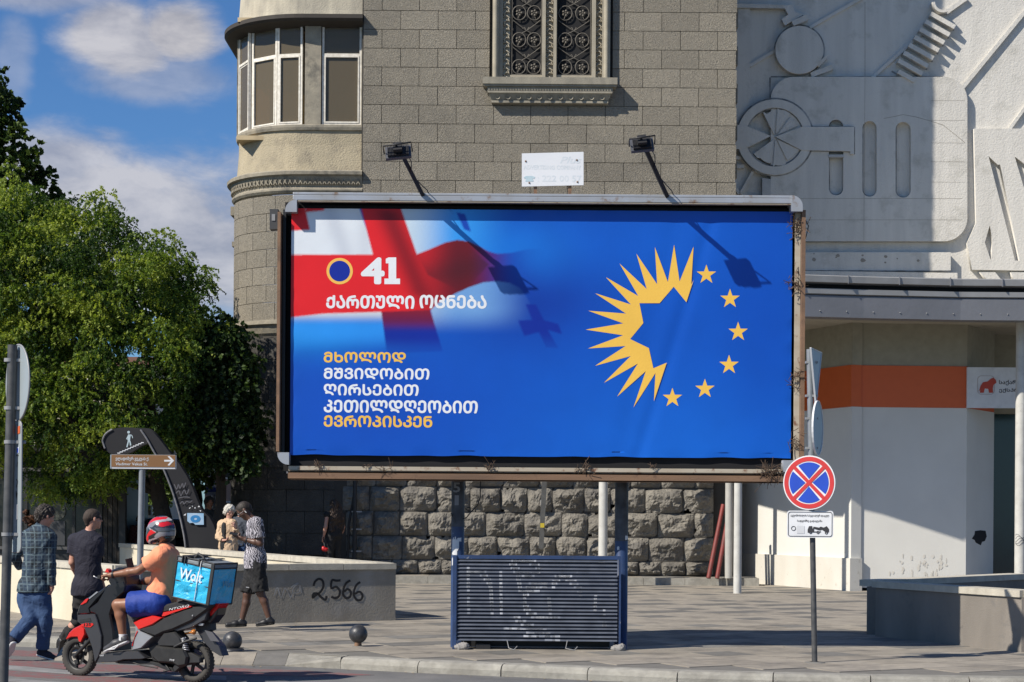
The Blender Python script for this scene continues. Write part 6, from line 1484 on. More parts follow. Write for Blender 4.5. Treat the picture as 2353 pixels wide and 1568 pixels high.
panel('airbox', [(940, 1210), (1000, 1120), (1100, 1112), (1150, 1172), (1172, 1242), (1100, 1252), (960, 1246)], -.15, .02, M_smatt, crown=.03)
panel('engine_cover', [(880, 1290), (925, 1240), (1180, 1268), (1215, 1340), (1200, 1418), (1130, 1432), (1080, 1402), (950, 1392), (890, 1345)], -.16, -.03, M_seng, crown=.04)
panel('engine', [(860, 1250), (1000, 1200), (1180, 1240), (1260, 1330), (1260, 1390), (1100, 1420), (900, 1380)], -.08, .12, M_seng, crown=.03)
panel('gear_housing', [(1170, 1290), (1240, 1300), (1330, 1350), (1330, 1395), (1240, 1400), (1150, 1440), (1100, 1480), (1080, 1440)], -.12, -.05, M_smatt, crown=.02)
panel('rear_hugger', [(1305, 1112), (1370, 1098), (1440, 1170), (1500, 1240), (1532, 1332), (1505, 1330), (1440, 1290), (1350, 1192)], -.06, .06, M_sgrey, crown=.01)
pp_ = panel('number_plate', [(1372, 1100), (1440, 1118), (1505, 1205), (1425, 1195)], -.10, -.095, mat('plate_grey', (.09, .09, .10), .5), crown=.001)
b = MB(); k = [SC(1185, 1165 + i * 9, -.12) for i in range(14)]; b.tube([k[0], k[-1]], .016, 8); b.build('shock', M_ssilver, sct)
b = MB(); p0, p1 = SC(1180, 1165, -.12), SC(1215, 1290, -.12); hx_ = [(p0.lerp(p1, t / 60)) + (sdir * math.cos(t * .7) + sfar * math.sin(t * .7)) * .026 for t in range(61)]; b.tube(hx_, .006, 5); b.build('shock_spring', M_ssilver, sct)
b = MB(); p = SC(1276, 1116, -.12); b.lathe([(.0001, -.03), (.022, -.022), (.028, 0), (.02, .015)], p, 'Y', 14, M=Mx_.to_4x4()); b.tube([p, SC(1200, 1130, -.06)], .01, 6); b.build('turn_signal', M_amber, sct)
b = MB(); b.lathe([(.0001, -.006), (.014, 0), (.0001, .001)], SC(1265, 972, -.175), 'Y', 10, M=Mx_.to_4x4()); b.build('reflector', M_ssilver, sct)
panel('side_plate', [(1290, 1030), (1362, 1040), (1355, 1060), (1320, 1060)], -.12, -.1, M_ssilver, crown=.003)
b = MB(); b.tube([SC(1100, 1250, -.14), SC(1180, 1210, -.15), SC(1300, 1170, -.1)], .013, 8); b.tube([SC(1020, 1410, -.1), SC(1060, 1460, -.12), SC(1000, 1470, -.13)], .010, 6); b.tube([SC(700, 1380, -.1), SC(800, 1415, -.12), SC(950, 1440, -.12)], .008, 6); b.build('pipework', M_smatt, sct)
b = MB(); b.tube([SC(1350, 1330, .12), SC(1150, 1400, .14), SC(1050, 1380, .12)], .045, 12); b.build('exhaust', M_smatt, sct)
# handlebar, cluster, levers, phone holder
b = MB(); b.tube([SC(440, 625, -.34), SC(520, 605, -.2), SC(600, 615, 0), SC(600, 615, .2), SC(590, 600, .34)], .012, 8); hb = b.build('handlebar', M_smatt, sct)
b = MB(); b.tube([SC(420, 622, -.36), SC(470, 614, -.26)], .019, 12); b.tube([SC(590, 600, .36), SC(590, 606, .26)], .019, 12); b.build('grip', M_seat, hb)
b = MB(); b.tube([SC(375, 615, -.33), SC(400, 628, -.335), SC(520, 650, -.22)], .007, 6); b.build('brake_lever', M_ssilver, hb)
panel('instrument_cowl', [(500, 660), (510, 590), (530, 560), (590, 535), (640, 540), (650, 600), (665, 690), (600, 720), (520, 700)], -.13, .13, M_sblack, crown=.03)
panel('red_switch', [(472, 580), (488, 545), (505, 555), (512, 585)], -.2, -.14, M_sredp, crown=.008)
# writing on the panels
side_text("TVS", SC(428, 1337, -.158), SC(466, 1333, -.158), .016, M_swhite, sct); side_text("TVS", SC(1056, 1375, -.168), SC(1100, 1378, -.168), .018, M_swhite, sct); side_text("NTORQ", a_, c_, .026, M_swhite, sct, .0, .3)
side_text("125", SC(285, 1065, -.176), SC(350, 1060, -.176), .03, M_sblack, sct)

# ---- delivery bag
bag = thing('delivery_bag', 'turquoise cube-shaped food delivery bag with white lettering on the scooter seat', 'bag', SC(1300, 800, 0))
M_bagc = mat('bag_turquoise', (.03, .46, .74), .38, col2=(.025, .36, .60), scale=5, bump=.012, bscale=9, coat=.15, dist=1.2)
M_bagp = mat('bag_piping', (.02, .021, .023), .6); M_bagg = mat('bag_grey_top', (.18, .21, .23), .6)
# front-bottom edge corner points measured on the near side
nl, nr = SC(1080, 800, -.20), SC(1412, 832, -.20); LW = (nr - nl); LW.z = 0; Lg = LW.length
bd_u = (SC(1155, 425, -.20) - SC(1082, 800, -.20)); hgt = bd_u.length; upv = Vector((sdir.x * .165, sdir.y * .165, .986))
upv.normalize(); xv = (sdir - upv * sdir.dot(upv)).normalized(); yv = sfar
O = nl - Vector((0, 0, 0))
def bagp(x, y, z): return O + xv * x + yv * y + upv * z
Mb = Matrix(((xv.x, yv.x, upv.x, O.x), (xv.y, yv.y, upv.y, O.y), (xv.z, yv.z, upv.z, O.z), (0, 0, 0, 1)))
DW = .40; HH = hgt * .97
g = 12; bx = bmesh.new()
def soft_box(name, x0, x1, y0, y1, z0, z1, m, parent, amp, bev=.012):
    b = MB(); n = 10
    for (a0, a1, c0, c1, fixed, ax) in ((x0, x1, z0, z1, y0, 'y0'), (x0, x1, z0, z1, y1, 'y1'), (y0, y1, z0, z1, x0, 'x0'), (y0, y1, z0, z1, x1, 'x1'), (x0, x1, y0, y1, z0, 'z0'), (x0, x1, y0, y1, z1, 'z1')):
        vs = []
        for j in range(n + 1):
            for i in range(n + 1):
                u, v = i / n, j / n; e = (min(u, 1 - u) * min(v, 1 - v) * 16) ** .5; d = amp * e * (mnoise.noise(Vector((u * 3 + ord(ax[0]), v * 3.3, len(name)))) + .25 * mnoise.noise(Vector((u * 9, v * 8, 3)))); a, c = a0 + (a1 - a0) * u, c0 + (c1 - c0) * v
                p = {'y': Vector((a, fixed + d * (-1 if ax[1] == '0' else 1), c)), 'x': Vector((fixed + d * (-1 if ax[1] == '0' else 1), a, c)), 'z': Vector((a, c, fixed + d * (-1 if ax[1] == '0' else 1)))}[ax[0]]; vs.append(Mb @ p)
        b.add(vs, [(j * (n + 1) + i, j * (n + 1) + i + 1, (j + 1) * (n + 1) + i + 1, (j + 1) * (n + 1) + i) for j in range(n) for i in range(n)], True)
    me = b.build(name, m, parent, fix=False); bm = bmesh.new(); bm.from_mesh(me.data); bmesh.ops.remove_doubles(bm, verts=bm.verts, dist=1e-4); bmesh.ops.recalc_face_normals(bm, faces=bm.faces); 
    for f_ in bm.faces: f_.smooth = False
    bm.to_mesh(me.data); bm.free(); return me
body_ = soft_box('bag_body', 0, Lg, 0, DW, 0, HH * .88, M_bagc, bag, .022)
soft_box('bag_lid', -.002, Lg + .002, -.002, DW + .002, HH * .885, HH, M_bagg, bag, .006)
pi = MB()
for a, e in (((0, 0, 0), (Lg, 0, 0)), ((0, 0, 0), (0, 0, HH)), ((Lg, 0, 0), (Lg, 0, HH)), ((0, 0, HH * .88), (Lg, 0, HH * .88)), ((Lg, 0, HH * .88), (Lg, DW, HH * .88)), ((Lg, DW, 0), (Lg, DW, HH)), ((0, 0, HH * .42), (Lg, 0, HH * .42)), ((Lg, 0, HH), (Lg, DW, HH)), ((0, 0, HH), (Lg, 0, HH)), ((Lg, 0, 0), (Lg, DW, 0))):
    pi.tube([bagp(*a), bagp(*e)], .009 if a[2] not in (HH * .42,) else .006, 6)
pi.bar(bagp(Lg - .012, -.006, 0), bagp(Lg - .012, -.006, HH), .035, .012, yv); pi.build('piping', M_bagp, bag)
st_ = MB(); st_.tube([bagp(Lg * .62, -.012, HH * .03), bagp(Lg * .64, -.018, HH * .5), bagp(Lg * .66, -.012, HH), bagp(Lg * .62, DW * .3, HH + .02)], .004, 5); st_.build('cord', M_swhite, bag)
st_ = MB()
for x_ in (.16, .24, .62): st_.bar(bagp(Lg * x_, -.01, HH * .86), bagp(Lg * x_, -.004, HH + .012), .04, .008, xv); st_.bar(bagp(Lg * x_, -.004, HH + .014), bagp(Lg * x_, DW, HH + .014), .035, .008, upv)
st_.tube([bagp(Lg * .3, .1, HH), bagp(Lg * .38, .1, HH + .05), bagp(Lg * .5, .12, HH + .03), bagp(Lg * .55, .1, HH)], .016, 8); st_.build('strap', M_bagp, bag)
M_bagw = mat('bag_print_white', (.66, .72, .74), .4)
text_at('lettering', "Wolt", 0, Lg * .62, 0, HH * .27, facing(bagp(Lg * .14, -.017, HH * .48), xv, upv), M_bagw, body_, .02, .1)
text_at('lettering', "Wolt", 0, DW * .5, 0, HH * .17, facing(bagp(Lg + .016, DW * .42, HH * .42), yv, upv), mat('bag_print_pale', (.12, .36, .48), .4), body_, .02, .1)

# ================================================================== people
SK_l = mat('skin_light', (.50, .27, .19), .5, col2=(.44, .22, .155), scale=25, spec=.4)
SK_t = mat('skin_tan', (.27, .125, .072), .45, col2=(.22, .10, .056), scale=25, spec=.4)
SK_d = mat('skin_dark', (.105, .052, .034), .45, col2=(.085, .042, .028), scale=25, spec=.5)
SK_o = mat('skin_elder', (.48, .27, .20), .55, col2=(.40, .21, .16), scale=40)
HR_dk = mat('hair_dark', (.014, .010, .008), .6, col2=(.035, .025, .018), scale=60, bump=.006, bscale=90)
HR_br = mat('hair_brown', (.055, .03, .016), .55, col2=(.025, .014, .008), scale=14, bump=.01, bscale=40, stretch=(3, 3, .5))
HR_wh = mat('hair_white', (.62, .59, .53), .7, col2=(.45, .42, .37), scale=30, bump=.012, bscale=60)
M_jean = mat('blue_denim', (.018, .045, .115), .85, col2=(.035, .075, .165), scale=3.2, bump=.02, bscale=6, contrast=.2, dist=.9)
M_navyT = mat('navy_tshirt', (.009, .009, .020), .85, col2=(.013, .013, .026), scale=5, bump=.022, bscale=6, dist=.9)
M_blk = mat('black_cloth', (.008, .008, .009), .85, col2=(.014, .014, .015), scale=6, bump=.005, bscale=14)
M_coral = mat('coral_tshirt', (.86, .31, .165), .8, col2=(.78, .26, .13), scale=4, bump=.02, bscale=5, dist=.7)
M_cobalt = mat('cobalt_shorts', (.002, .035, .27), .7, col2=(.002, .026, .21), scale=5, bump=.018, bscale=6, dist=.6)
M_peach = mat('peach_jacket', (.56, .40, .26), .85, col2=(.46, .32, .20), scale=5, bump=.02, bscale=6, dist=.6)
M_shoeb = mat('black_shoe', (.014, .014, .016), .5); M_shoeg = mat('dark_grey_shoe', (.05, .05, .055), .5); M_sole = mat('white_sole', (.60, .60, .60), .6); M_soleb = mat('black_sole', (.02, .02, .02), .6)
def check_mat():
    m = bpy.data.materials.new('checked_shirt_cloth'); m.use_nodes = True; nt = m.node_tree; N, L = nt.nodes, nt.links; b = N['Principled BSDF']; b.inputs['Roughness'].default_value = .85
    nb_ = N.new('ShaderNodeTexNoise'); nb_.inputs['Scale'].default_value = 6; nb_.inputs['Distortion'].default_value = 1.6; bp_ = N.new('ShaderNodeBump'); bp_.inputs['Distance'].default_value = .018; L.new(nb_.outputs['Fac'], bp_.inputs['Height']); L.new(bp_.outputs[0], b.inputs['Normal'])
    geo = N.new('ShaderNodeNewGeometry'); sp = N.new('ShaderNodeSeparateXYZ'); L.new(geo.outputs['Position'], nb_.inputs['Vector'])
    nz = N.new('ShaderNodeTexNoise'); nz.inputs['Scale'].default_value = 7; L.new(geo.outputs['Position'], nz.inputs['Vector']); ad = N.new('ShaderNodeVectorMath'); ad.operation = 'MULTIPLY_ADD'; L.new(nz.outputs['Color'], ad.inputs[0]); ad.inputs[1].default_value = (.012, .012, .012); L.new(geo.outputs['Position'], ad.inputs[2]); L.new(ad.outputs[0], sp.inputs[0])
    def M(op, a, c=None, d=None):
        n = N.new('ShaderNodeMath'); n.operation = op
        for i, v in enumerate((a, c, d)):
            if v is None: continue
            if isinstance(v, (int, float)): n.inputs[i].default_value = v
            else: L.new(v, n.inputs[i])
        return n.outputs[0]
    xy = M('ADD', sp.outputs[0], M('MULTIPLY', sp.outputs[1], .55))
    def line(src, per, w, ph=0): return M('LESS_THAN', M('FRACT', M('ADD', M('DIVIDE', src, per), ph)), w)
    lines = M('MAXIMUM', line(xy, .085, .16), line(sp.outputs[2], .085, .16)); thin = M('MAXIMUM', line(xy, .085, .08, .5), line(sp.outputs[2], .085, .08, .45)); bands = M('ADD', line(xy, .17, .45, .2), line(sp.outputs[2], .17, .45, .3))
    a = N.new('ShaderNodeMix'); a.data_type = 'RGBA'; a.inputs['A'].default_value = (.018, .038, .066, 1); a.inputs['B'].default_value = (.010, .016, .022, 1); L.new(M('MULTIPLY', bands, .5), a.inputs['Factor'])
    c = N.new('ShaderNodeMix'); c.data_type = 'RGBA'; L.new(a.outputs['Result'], c.inputs['A']); c.inputs['B'].default_value = (.12, .17, .19, 1); L.new(M('MULTIPLY', lines, .6), c.inputs['Factor'])
    e = N.new('ShaderNodeMix'); e.data_type = 'RGBA'; L.new(c.outputs['Result'], e.inputs['A']); e.inputs['B'].default_value = (.07, .10, .12, 1); L.new(M('MULTIPLY', thin, .5), e.inputs['Factor'])
    L.new(e.outputs['Result'], b.inputs['Base Color']); return m
def palm_mat():
    m = bpy.data.materials.new('palm_print_cloth'); m.use_nodes = True; nt = m.node_tree; N, L = nt.nodes, nt.links; b = N['Principled BSDF']; b.inputs['Roughness'].default_value = .8
    geo = N.new('ShaderNodeNewGeometry'); n = N.new('ShaderNodeTexNoise'); n.inputs['Scale'].default_value = 13; n.inputs['Detail'].default_value = 4; n.inputs['Distortion'].default_value = 3.2; L.new(geo.outputs['Position'], n.inputs['Vector'])
    w = N.new('ShaderNodeTexWave'); w.inputs['Scale'].default_value = 11; w.inputs['Distortion'].default_value = 14; w.inputs['Detail'].default_value = 2; L.new(geo.outputs['Position'], w.inputs['Vector'])
    mm = N.new('ShaderNodeMath'); mm.operation = 'MULTIPLY'; L.new(n.outputs['Fac'], mm.inputs[0]); L.new(w.outputs['Fac'], mm.inputs[1])
    r = N.new('ShaderNodeValToRGB'); r.color_ramp.elements[0].position = .16; r.color_ramp.elements[0].color = (.035, .034, .045, 1); r.color_ramp.elements[1].position = .36; r.color_ramp.elements[1].color = (.42, .40, .44, 1); e = r.color_ramp.elements.new(.25); e.color = (.15, .145, .17, 1)
    L.new(mm.outputs[0], r.inputs[0]); L.new(r.outputs[0], b.inputs['Base Color']); return m
M_check, M_palm = check_mat(), palm_mat()
UP = Vector((0, 0, 1))
def hair(t, c, f, up, m, s=1.0, cover=.4, vol=.012, back=.0, seed=0, extra=(), wob=.008, low=-.02):
    M = basis(f, up); r, f, u = (M.col[i].copy() for i in range(3)); B = Body(.0075, .02)
    pl = [(c + f * (.062 * s) + u * .02, (f - u * .25).normalized())]
    B.ell(c + u * .035 * s - f * .016 * s, (.078 * s + vol, .098 * s + vol, .086 * s + vol), M, planes=pl + [(c + u * low * s, (-u + f * .55).normalized())])
    B.cap(c + u * .0 - f * .075 * s, c - u * .055 * s - f * .07 * s, .045 * s + vol, .03 * s + vol, k=.03)
    for a, b_, r1, r2 in extra: B.cap(a, b_, r1, r2, k=.03)
    B.build('hair', m, t, wob, .035, seed)

# --- man in the checked shirt
d = 21.3; C_pt = lambda px, py, dd=0: PP(cC, px, py, d + dd)
J = dict(head=C_pt(398, 142), neck=C_pt(358, 248), pelvis=C_pt(292, 835), shL=C_pt(248, 318, .03), shR=C_pt(432, 330, -.02), elL=C_pt(128, 490, .1), elR=C_pt(440, 560, -.05), wrL=C_pt(175, 590, .32), wrR=C_pt(452, 765, -.04), hipL=C_pt(240, 860, .05), hipR=C_pt(362, 870, -.02), knL=C_pt(262, 1040, -.10), knR=C_pt(392, 1070, -.05), anL=C_pt(105, 1228, -.28), anR=C_pt(372, 1318, .0), toL=C_pt(76, 1330, -.2), toR=C_pt(460, 1376, -.02))
face = Vector((.75, .55, -.32)).normalized(); fw_ = Vector((.55, .8, 0)).normalized()
t, bo, tor, T_, u_, f_ = person('man in a dark green checked shirt and blue jeans walking away at the left', J, face, UP + Vector((.3, .25, 0)), 1.0, .009, SK_l, fwd=fw_, hands=[dict(wrist=J['wrR'], d=(C_pt(425, 860) - J['wrR']), palm=Vector((-.9, -.2, 0)), curl=.5, side=1), dict(wrist=J['wrL'], d=Vector((.5, .6, .1)), palm=Vector((.4, .2, .6)), curl=.7, side=1)])
shirt(t, J, tor, T_, M_check, .028, 1.93, .022, hem=-.06, wob=.0055, wl=.22, seed=3, collar=.03, hemdir=Vector((0, 0, -1)), cuffr=.045)
trousers(t, J, M_jean, 1.93, .1, .02, wob=.006, wl=.20, seed=4, T=T_, cuff=.075, thigh=.108, knee=.082)
hair(t, J['head'], face, UP + Vector((.3, .25, 0)), HR_dk, 1.0, vol=.016, seed=1, wob=.01)
for x in 'LR': shoe(t, J['an' + x], J['to' + x], M_navyT, M_sole)
# --- man in navy t-shirt
d = 22.0; B_pt = lambda px, py, dd=0: PP(cB, px, py, d + dd)
J = dict(head=B_pt(372, 100), neck=B_pt(328, 225), pelvis=B_pt(318, 775), shL=B_pt(206, 296, .05), shR=B_pt(402, 305, -.02), elL=B_pt(182, 490, .05), elR=B_pt(405, 500, .0), wrL=B_pt(240, 640, .3), wrR=B_pt(455, 690, .16), hipL=B_pt(272, 800, .04), hipR=B_pt(368, 800, .0), knL=B_pt(240, 1010, .0), knR=B_pt(400, 1010, .1), anL=B_pt(92, 1190, .0), anR=B_pt(395, 1250, .2), toL=B_pt(85, 1325, .05), toR=B_pt(470, 1330, .2))
J['anR'].z = ROADZ + .1; J['toR'].z = ROADZ + .045
face = Vector((.86, .5, .02)).normalized()
t, bo, tor, T_, u_, f_ = person('man with cropped hair and navy t-shirt standing beyond the front of the scooter', J, face, UP, 1.0, .009, SK_l, fwd=Vector((.62, .78, 0)), hands=[dict(wrist=J['wrR'], d=Vector((.25, .2, -.9)), palm=Vector((-.8, .3, 0)), curl=.6, side=1), dict(wrist=J['wrL'], d=Vector((.6, .5, .1)), palm=Vector((.2, .2, .9)), curl=.7)])
shirt(t, J, tor, T_, M_navyT, .024, .62, .028, hem=.0, wob=.004, wl=.22, seed=5, hemdir=Vector((0, 0, -1)))
trousers(t, J, M_blk, 1.95, .1, .016, wob=.009, wl=.14, seed=6, T=T_, cuff=.06)
hair(t, J['head'], face, UP, mat('hair_cropped', (.05, .034, .025), .8, col2=(.03, .02, .015), scale=60), 1.0, vol=.004, seed=2, wob=.002)
for x in 'LR': shoe(t, J['an' + x], J['to' + x], M_shoeb, M_soleb)
Mh = basis(face, UP); b = MB(); hc = J['head']
for s_ in (-1, 1): b.bar(hc + face * .09 + Mh.col[0] * .03 * s_ + UP * .006, hc + face * .075 + Mh.col[0] * .066 * s_ + UP * .006, .008, .038); b.bar(hc + face * .075 + Mh.col[0] * .07 * s_ + UP * .012, hc - face * .005 + Mh.col[0] * .083 * s_ + UP * .01, .006, .009)
b.build('sunglasses', M_black, t)
# --- rider
def R_pt(px, py, ly=0.0): return SC(px, py, ly)
J = dict(head=R_pt(975, 205), neck=R_pt(1030, 365), pelvis=R_pt(975, 845), shL=R_pt(985, 425, -.19), shR=R_pt(1075, 430, .18), elL=R_pt(775, 565, -.24), elR=R_pt(900, 655, .16), wrL=R_pt(530, 605, -.30), wrR=R_pt(790, 668, .2), hipL=R_pt(950, 855, -.09), hipR=R_pt(950, 850, .09), knL=R_pt(590, 872, -.17), knR=R_pt(600, 860, .19), anL=R_pt(638, 1165, -.15), anR=R_pt(640, 1150, .17), toL=R_pt(505, 1262, -.15), toR=R_pt(520, 1255, .17))
fR = -sdir; face = (fR + Vector((0, 0, -.10))).normalized()
t, bo, tor, T_, u_, f_ = person('scooter courier in a coral t-shirt, blue shorts and red helmet', J, face, UP, 1.0, .008, SK_t, fwd=fR, hands=[dict(wrist=J['wrL'], d=(R_pt(455, 615, -.31) - J['wrL']), palm=Vector((0, -.1, -1)), curl=1.15, side=1), dict(wrist=J['wrR'], d=(R_pt(690, 655, .22) - J['wrR']), palm=Vector((0, -.2, -1)), curl=1.0, side=-1)], headless=False)
shirt(t, J, tor, T_, M_coral, .022, .66, .030, hem=.03, wob=.006, wl=.24, seed=8)
trousers(t, J, M_cobalt, .66, .10, .02, wob=.004, wl=.22, seed=9, T=T_, name='shorts', cuff=.112, thigh=.122)
for x in 'LR':
    o = shoe(t, J['an' + x], J['to' + x], M_shoeg, M_sole)
    b = MB(); b.tube([J['an' + x] - UP * .03, J['an' + x] + UP * .035], [.046, .044], 14); b.build('sock', M_sole, t)
b = MB(); b.tube([R_pt(600, 1235, -.205), R_pt(560, 1270, -.205), R_pt(500, 1275, -.2)], .008, 5); b.build('shoe_stripe', M_sole, t)
b = MB(); w0 = J['wrL'].lerp(J['elL'], .06); w1 = J['wrL'].lerp(J['elL'], .12); b.tube([w0, w1], .037, 14); b.build('watch', M_black, t)
b = MB(); w0 = J['wrR'].lerp(J['elR'], .35); w1 = J['wrR'].lerp(J['elR'], .42); b.tube([w0, w1], .038, 14); b.build('bracelet', mat('red_bracelet', (.45, .08, .04), .6), t)
# helmet: painted shell, colours laid out on the vertices by the traced paint fields
hc = J['head']; Mh = basis(face, UP); r_h, f_h, u_h = (Mh.col[i].copy() for i in range(3))
B = Body(.006, .03); B.ell(hc + u_h * .018 - f_h * .012, (.123, .152, .135), Mh, k=.03)
B.ell(hc - u_h * .035 + f_h * .055, (.10, .105, .085), Mh, k=.04); B.cap(hc - u_h * .085 + f_h * .09 - r_h * .04, hc - u_h * .085 + f_h * .09 + r_h * .04, .045, k=.05)
B.ell(hc - u_h * .03 - f_h * .05, (.118, .10, .115), Mh, k=.04)
B.cap(hc + u_h * .10 - f_h * .06, hc + u_h * .085 - f_h * .15, .035, .015, k=.03)
B.cut(hc - u_h * .125 - f_h * .04, (-u_h - f_h * .42))
V_, Q_ = B.mesh(); hme = mesh_from_np('helmet', V_, Q_)
fieldsP = [((.33, .33, .35), [(640, 1300), (740, 1200), (930, 1180), (960, 1230), (840, 1262), (740, 1290), (660, 1370)]), ((.55, .012, .018), [(655, 1290), (700, 1232), (790, 1192), (905, 1188), (912, 1215), (800, 1236), (705, 1286), (655, 1345)]),
    ((.20, .20, .215), [(735, 1262), (812, 1246), (832, 1272), (782, 1312), (730, 1322), (690, 1335)]), ((.55, .012, .018), [(858, 1262), (930, 1245), (978, 1278), (900, 1312), (858, 1300)]), ((.34, .34, .36), [(730, 1322), (835, 1372), (828, 1380), (722, 1335)]),
    ((.58, .012, .015), [(688, 1405), (758, 1340), (826, 1378), (705, 1425), (690, 1500), (650, 1535), (636, 1500)]), ((.24, .25, .27), [(790, 1425), (862, 1372), (1000, 1368), (1000, 1405), (880, 1425), (812, 1455)]), ((.08, .08, .085), [(800, 1320), (1000, 1320), (1000, 1365), (860, 1368)]), ((.40, .41, .43), [(640, 1540), (700, 1470), (800, 1440), (812, 1455), (720, 1480), (660, 1560)])]
hcx, hcy = cB(975, 205); cfx, cfy = (hcx * 1.088 - 240) / .2041, (hcy * 1.088 - 1050) / .2041
rel_ = V_ - np.array(hc); pxx = cfx - (rel_ @ np.array(f_h)) * 4200 / 19.0 * .9 * 1.088 / .2041; pyy = cfy - rel_[:, 2] * 4200 / 19.0 * 1.088 / .2041
colv = np.tile(np.array([.02, .02, .022, 1.0]), (len(V_), 1))
for c_, poly in fieldsP:
    for i in range(len(V_)):
        if in_poly(pxx[i], pyy[i], poly): colv[i, :3] = c_
hme.color_attributes.new('paint', 'FLOAT_COLOR', 'POINT').data.foreach_set('color', colv.astype(np.float32).ravel())
mh_ = bpy.data.materials.new('helmet_paint'); mh_.use_nodes = True; bs_ = mh_.node_tree.nodes['Principled BSDF']; bs_.inputs['Roughness'].default_value = .2; bs_.inputs['Coat Weight'].default_value = .7
at_ = mh_.node_tree.nodes.new('ShaderNodeAttribute'); at_.attribute_name = 'paint'; mh_.node_tree.links.new(at_.outputs['Color'], bs_.inputs['Base Color'])
hm_ = link('helmet', hme, t, mh_)
B = Body(.007, .02); B.ell(hc + u_h * .012 - f_h * .006, (.126, .158, .138), Mh, k=.0, planes=[(hc + f_h * .085, -f_h), (hc + u_h * .05, u_h), (hc - u_h * .035, -u_h)])
B.build('visor', mat('smoked_visor', (.20, .19, .20), .12, coat=.4, col2=(.10, .10, .11), scale=8), hm_)
B = Body(.008, .02); B.ell(hc - u_h * .05 - f_h * .03, (.10, .11, .095), Mh, planes=[(hc - u_h * .135, -u_h)]); B.build('helmet_lining', M_black, hm_)
# phone in its holder
pt = thing('phone', 'phone held upright in a handlebar mount on the scooter', 'phone', SC(700, 505, .1)); b = MB(); p = SC(700, 505, .12)
b.box(-.04, .04, -.005, .005, -.05, .06, Matrix.Translation(p) @ Matrix.Rotation(R(-14), 4, 'Y') @ Matrix.Rotation(R(40), 4, 'Z')); b.tube([p - UP * .04, SC(640, 620, .05)], .008, 6); b.build('phone_body', M_black, pt, bevel=.003)
# --- man looking at his phone
d = 25.25; E_pt = lambda px, py, dd=0: PP(cE, px, py, d + dd)
J = dict(head=E_pt(412, 362), neck=E_pt(508, 450), pelvis=E_pt(518, 860), shL=E_pt(535, 480, -.19), shR=E_pt(510, 478, .17), elL=E_pt(562, 668, -.20), elR=E_pt(470, 640, .2), wrL=E_pt(420, 632, -.16), wrR=E_pt(375, 620, .02), hipL=E_pt(535, 900, -.08), hipR=E_pt(500, 900, .09), knL=E_pt(565, 1130, -.08), knR=E_pt(440, 1140, .06), anL=E_pt(648, 1380, -.08), anR=E_pt(388, 1395, .06), toL=E_pt(560, 1418, -.1), toR=E_pt(275, 1428, .02))
face = Vector((-.72, -.15, -.62)).normalized(); fL = Vector((-1, -.12, 0)).normalized()
t, bo, tor, T_, u_, f_ = person('man in leaf-print t-shirt and black shorts walking with head bent over a phone', J, face, Vector((-.4, 0, 1)), 1.0, .008, SK_d, fwd=fL, torso_w=.93, hands=[dict(wrist=J['wrL'], d=(E_pt(330, 592, -.12) - J['wrL']), palm=Vector((.1, .3, .9)), curl=.7, side=-1), dict(wrist=J['wrR'], d=(E_pt(310, 590, .0) - J['wrR']), palm=Vector((0, -.3, .9)), curl=.7, side=1)])
shirt(t, J, tor, T_, M_palm, .026, .72, .030, hem=.05, wob=.005, wl=.2, seed=11, hemdir=Vector((0, 0, -1)))
trousers(t, J, M_blk, .95, .10, .02, wob=.009, wl=.14, seed=12, T=T_, name='shorts', cuff=.085, thigh=.105)
hair(t, J['head'], face, Vector((-.4, 0, 1)), HR_dk, 1.0, vol=.003, seed=3, wob=.001)
for x in 'LR': shoe(t, J['an' + x], J['to' + x], M_shoeb, M_soleb)
Mh = basis(face, Vector((-.4, 0, 1))); hc = J['head']; b = MB()
b.tube([hc - Mh.col[0] * .084 - Mh.col[2] * .01, hc - Mh.col[0] * .09 - Mh.col[2] * .045], .007, 6); b.build('earphone', M_sole, t)
b = MB()
for s_ in (-1, 1): b.tube([hc + Mh.col[1] * .095 + Mh.col[0] * (.033 * s_ + .02 * math.cos(a)) + Mh.col[2] * (.016 * math.sin(a)) for a in np.linspace(0, 6.283, 13)], .003, 4); b.tube([hc + Mh.col[1] * .085 + Mh.col[0] * .055 * s_, hc + Mh.col[0] * .085 * s_], .003, 4)
b.build('glasses', M_ssilver, t)
b = MB(); b.tube([J['wrL'].lerp(J['elL'], .08), J['wrL'].lerp(J['elL'], .15)], .036, 12); b.build('watch', M_black, t)
b = MB(); p, q_ = E_pt(458, 1080, -.17), E_pt(430, 1076, -.18); b.bar(p, q_, .004, .012); b.build('shorts_logo', M_sole, t)
ph_ = thing('phone', 'dark phone in the hands of the man in the leaf-print t-shirt', 'phone', E_pt(322, 585, -.06)); b = MB(); b.box(-.075, .075, -.036, .036, -.004, .004, Matrix.Translation(E_pt(326, 580, -.07)) @ Matrix.Rotation(R(12), 4, 'Y') @ Matrix.Rotation(R(25), 4, 'X')); b.build('phone_body', M_black, ph_, bevel=.003)
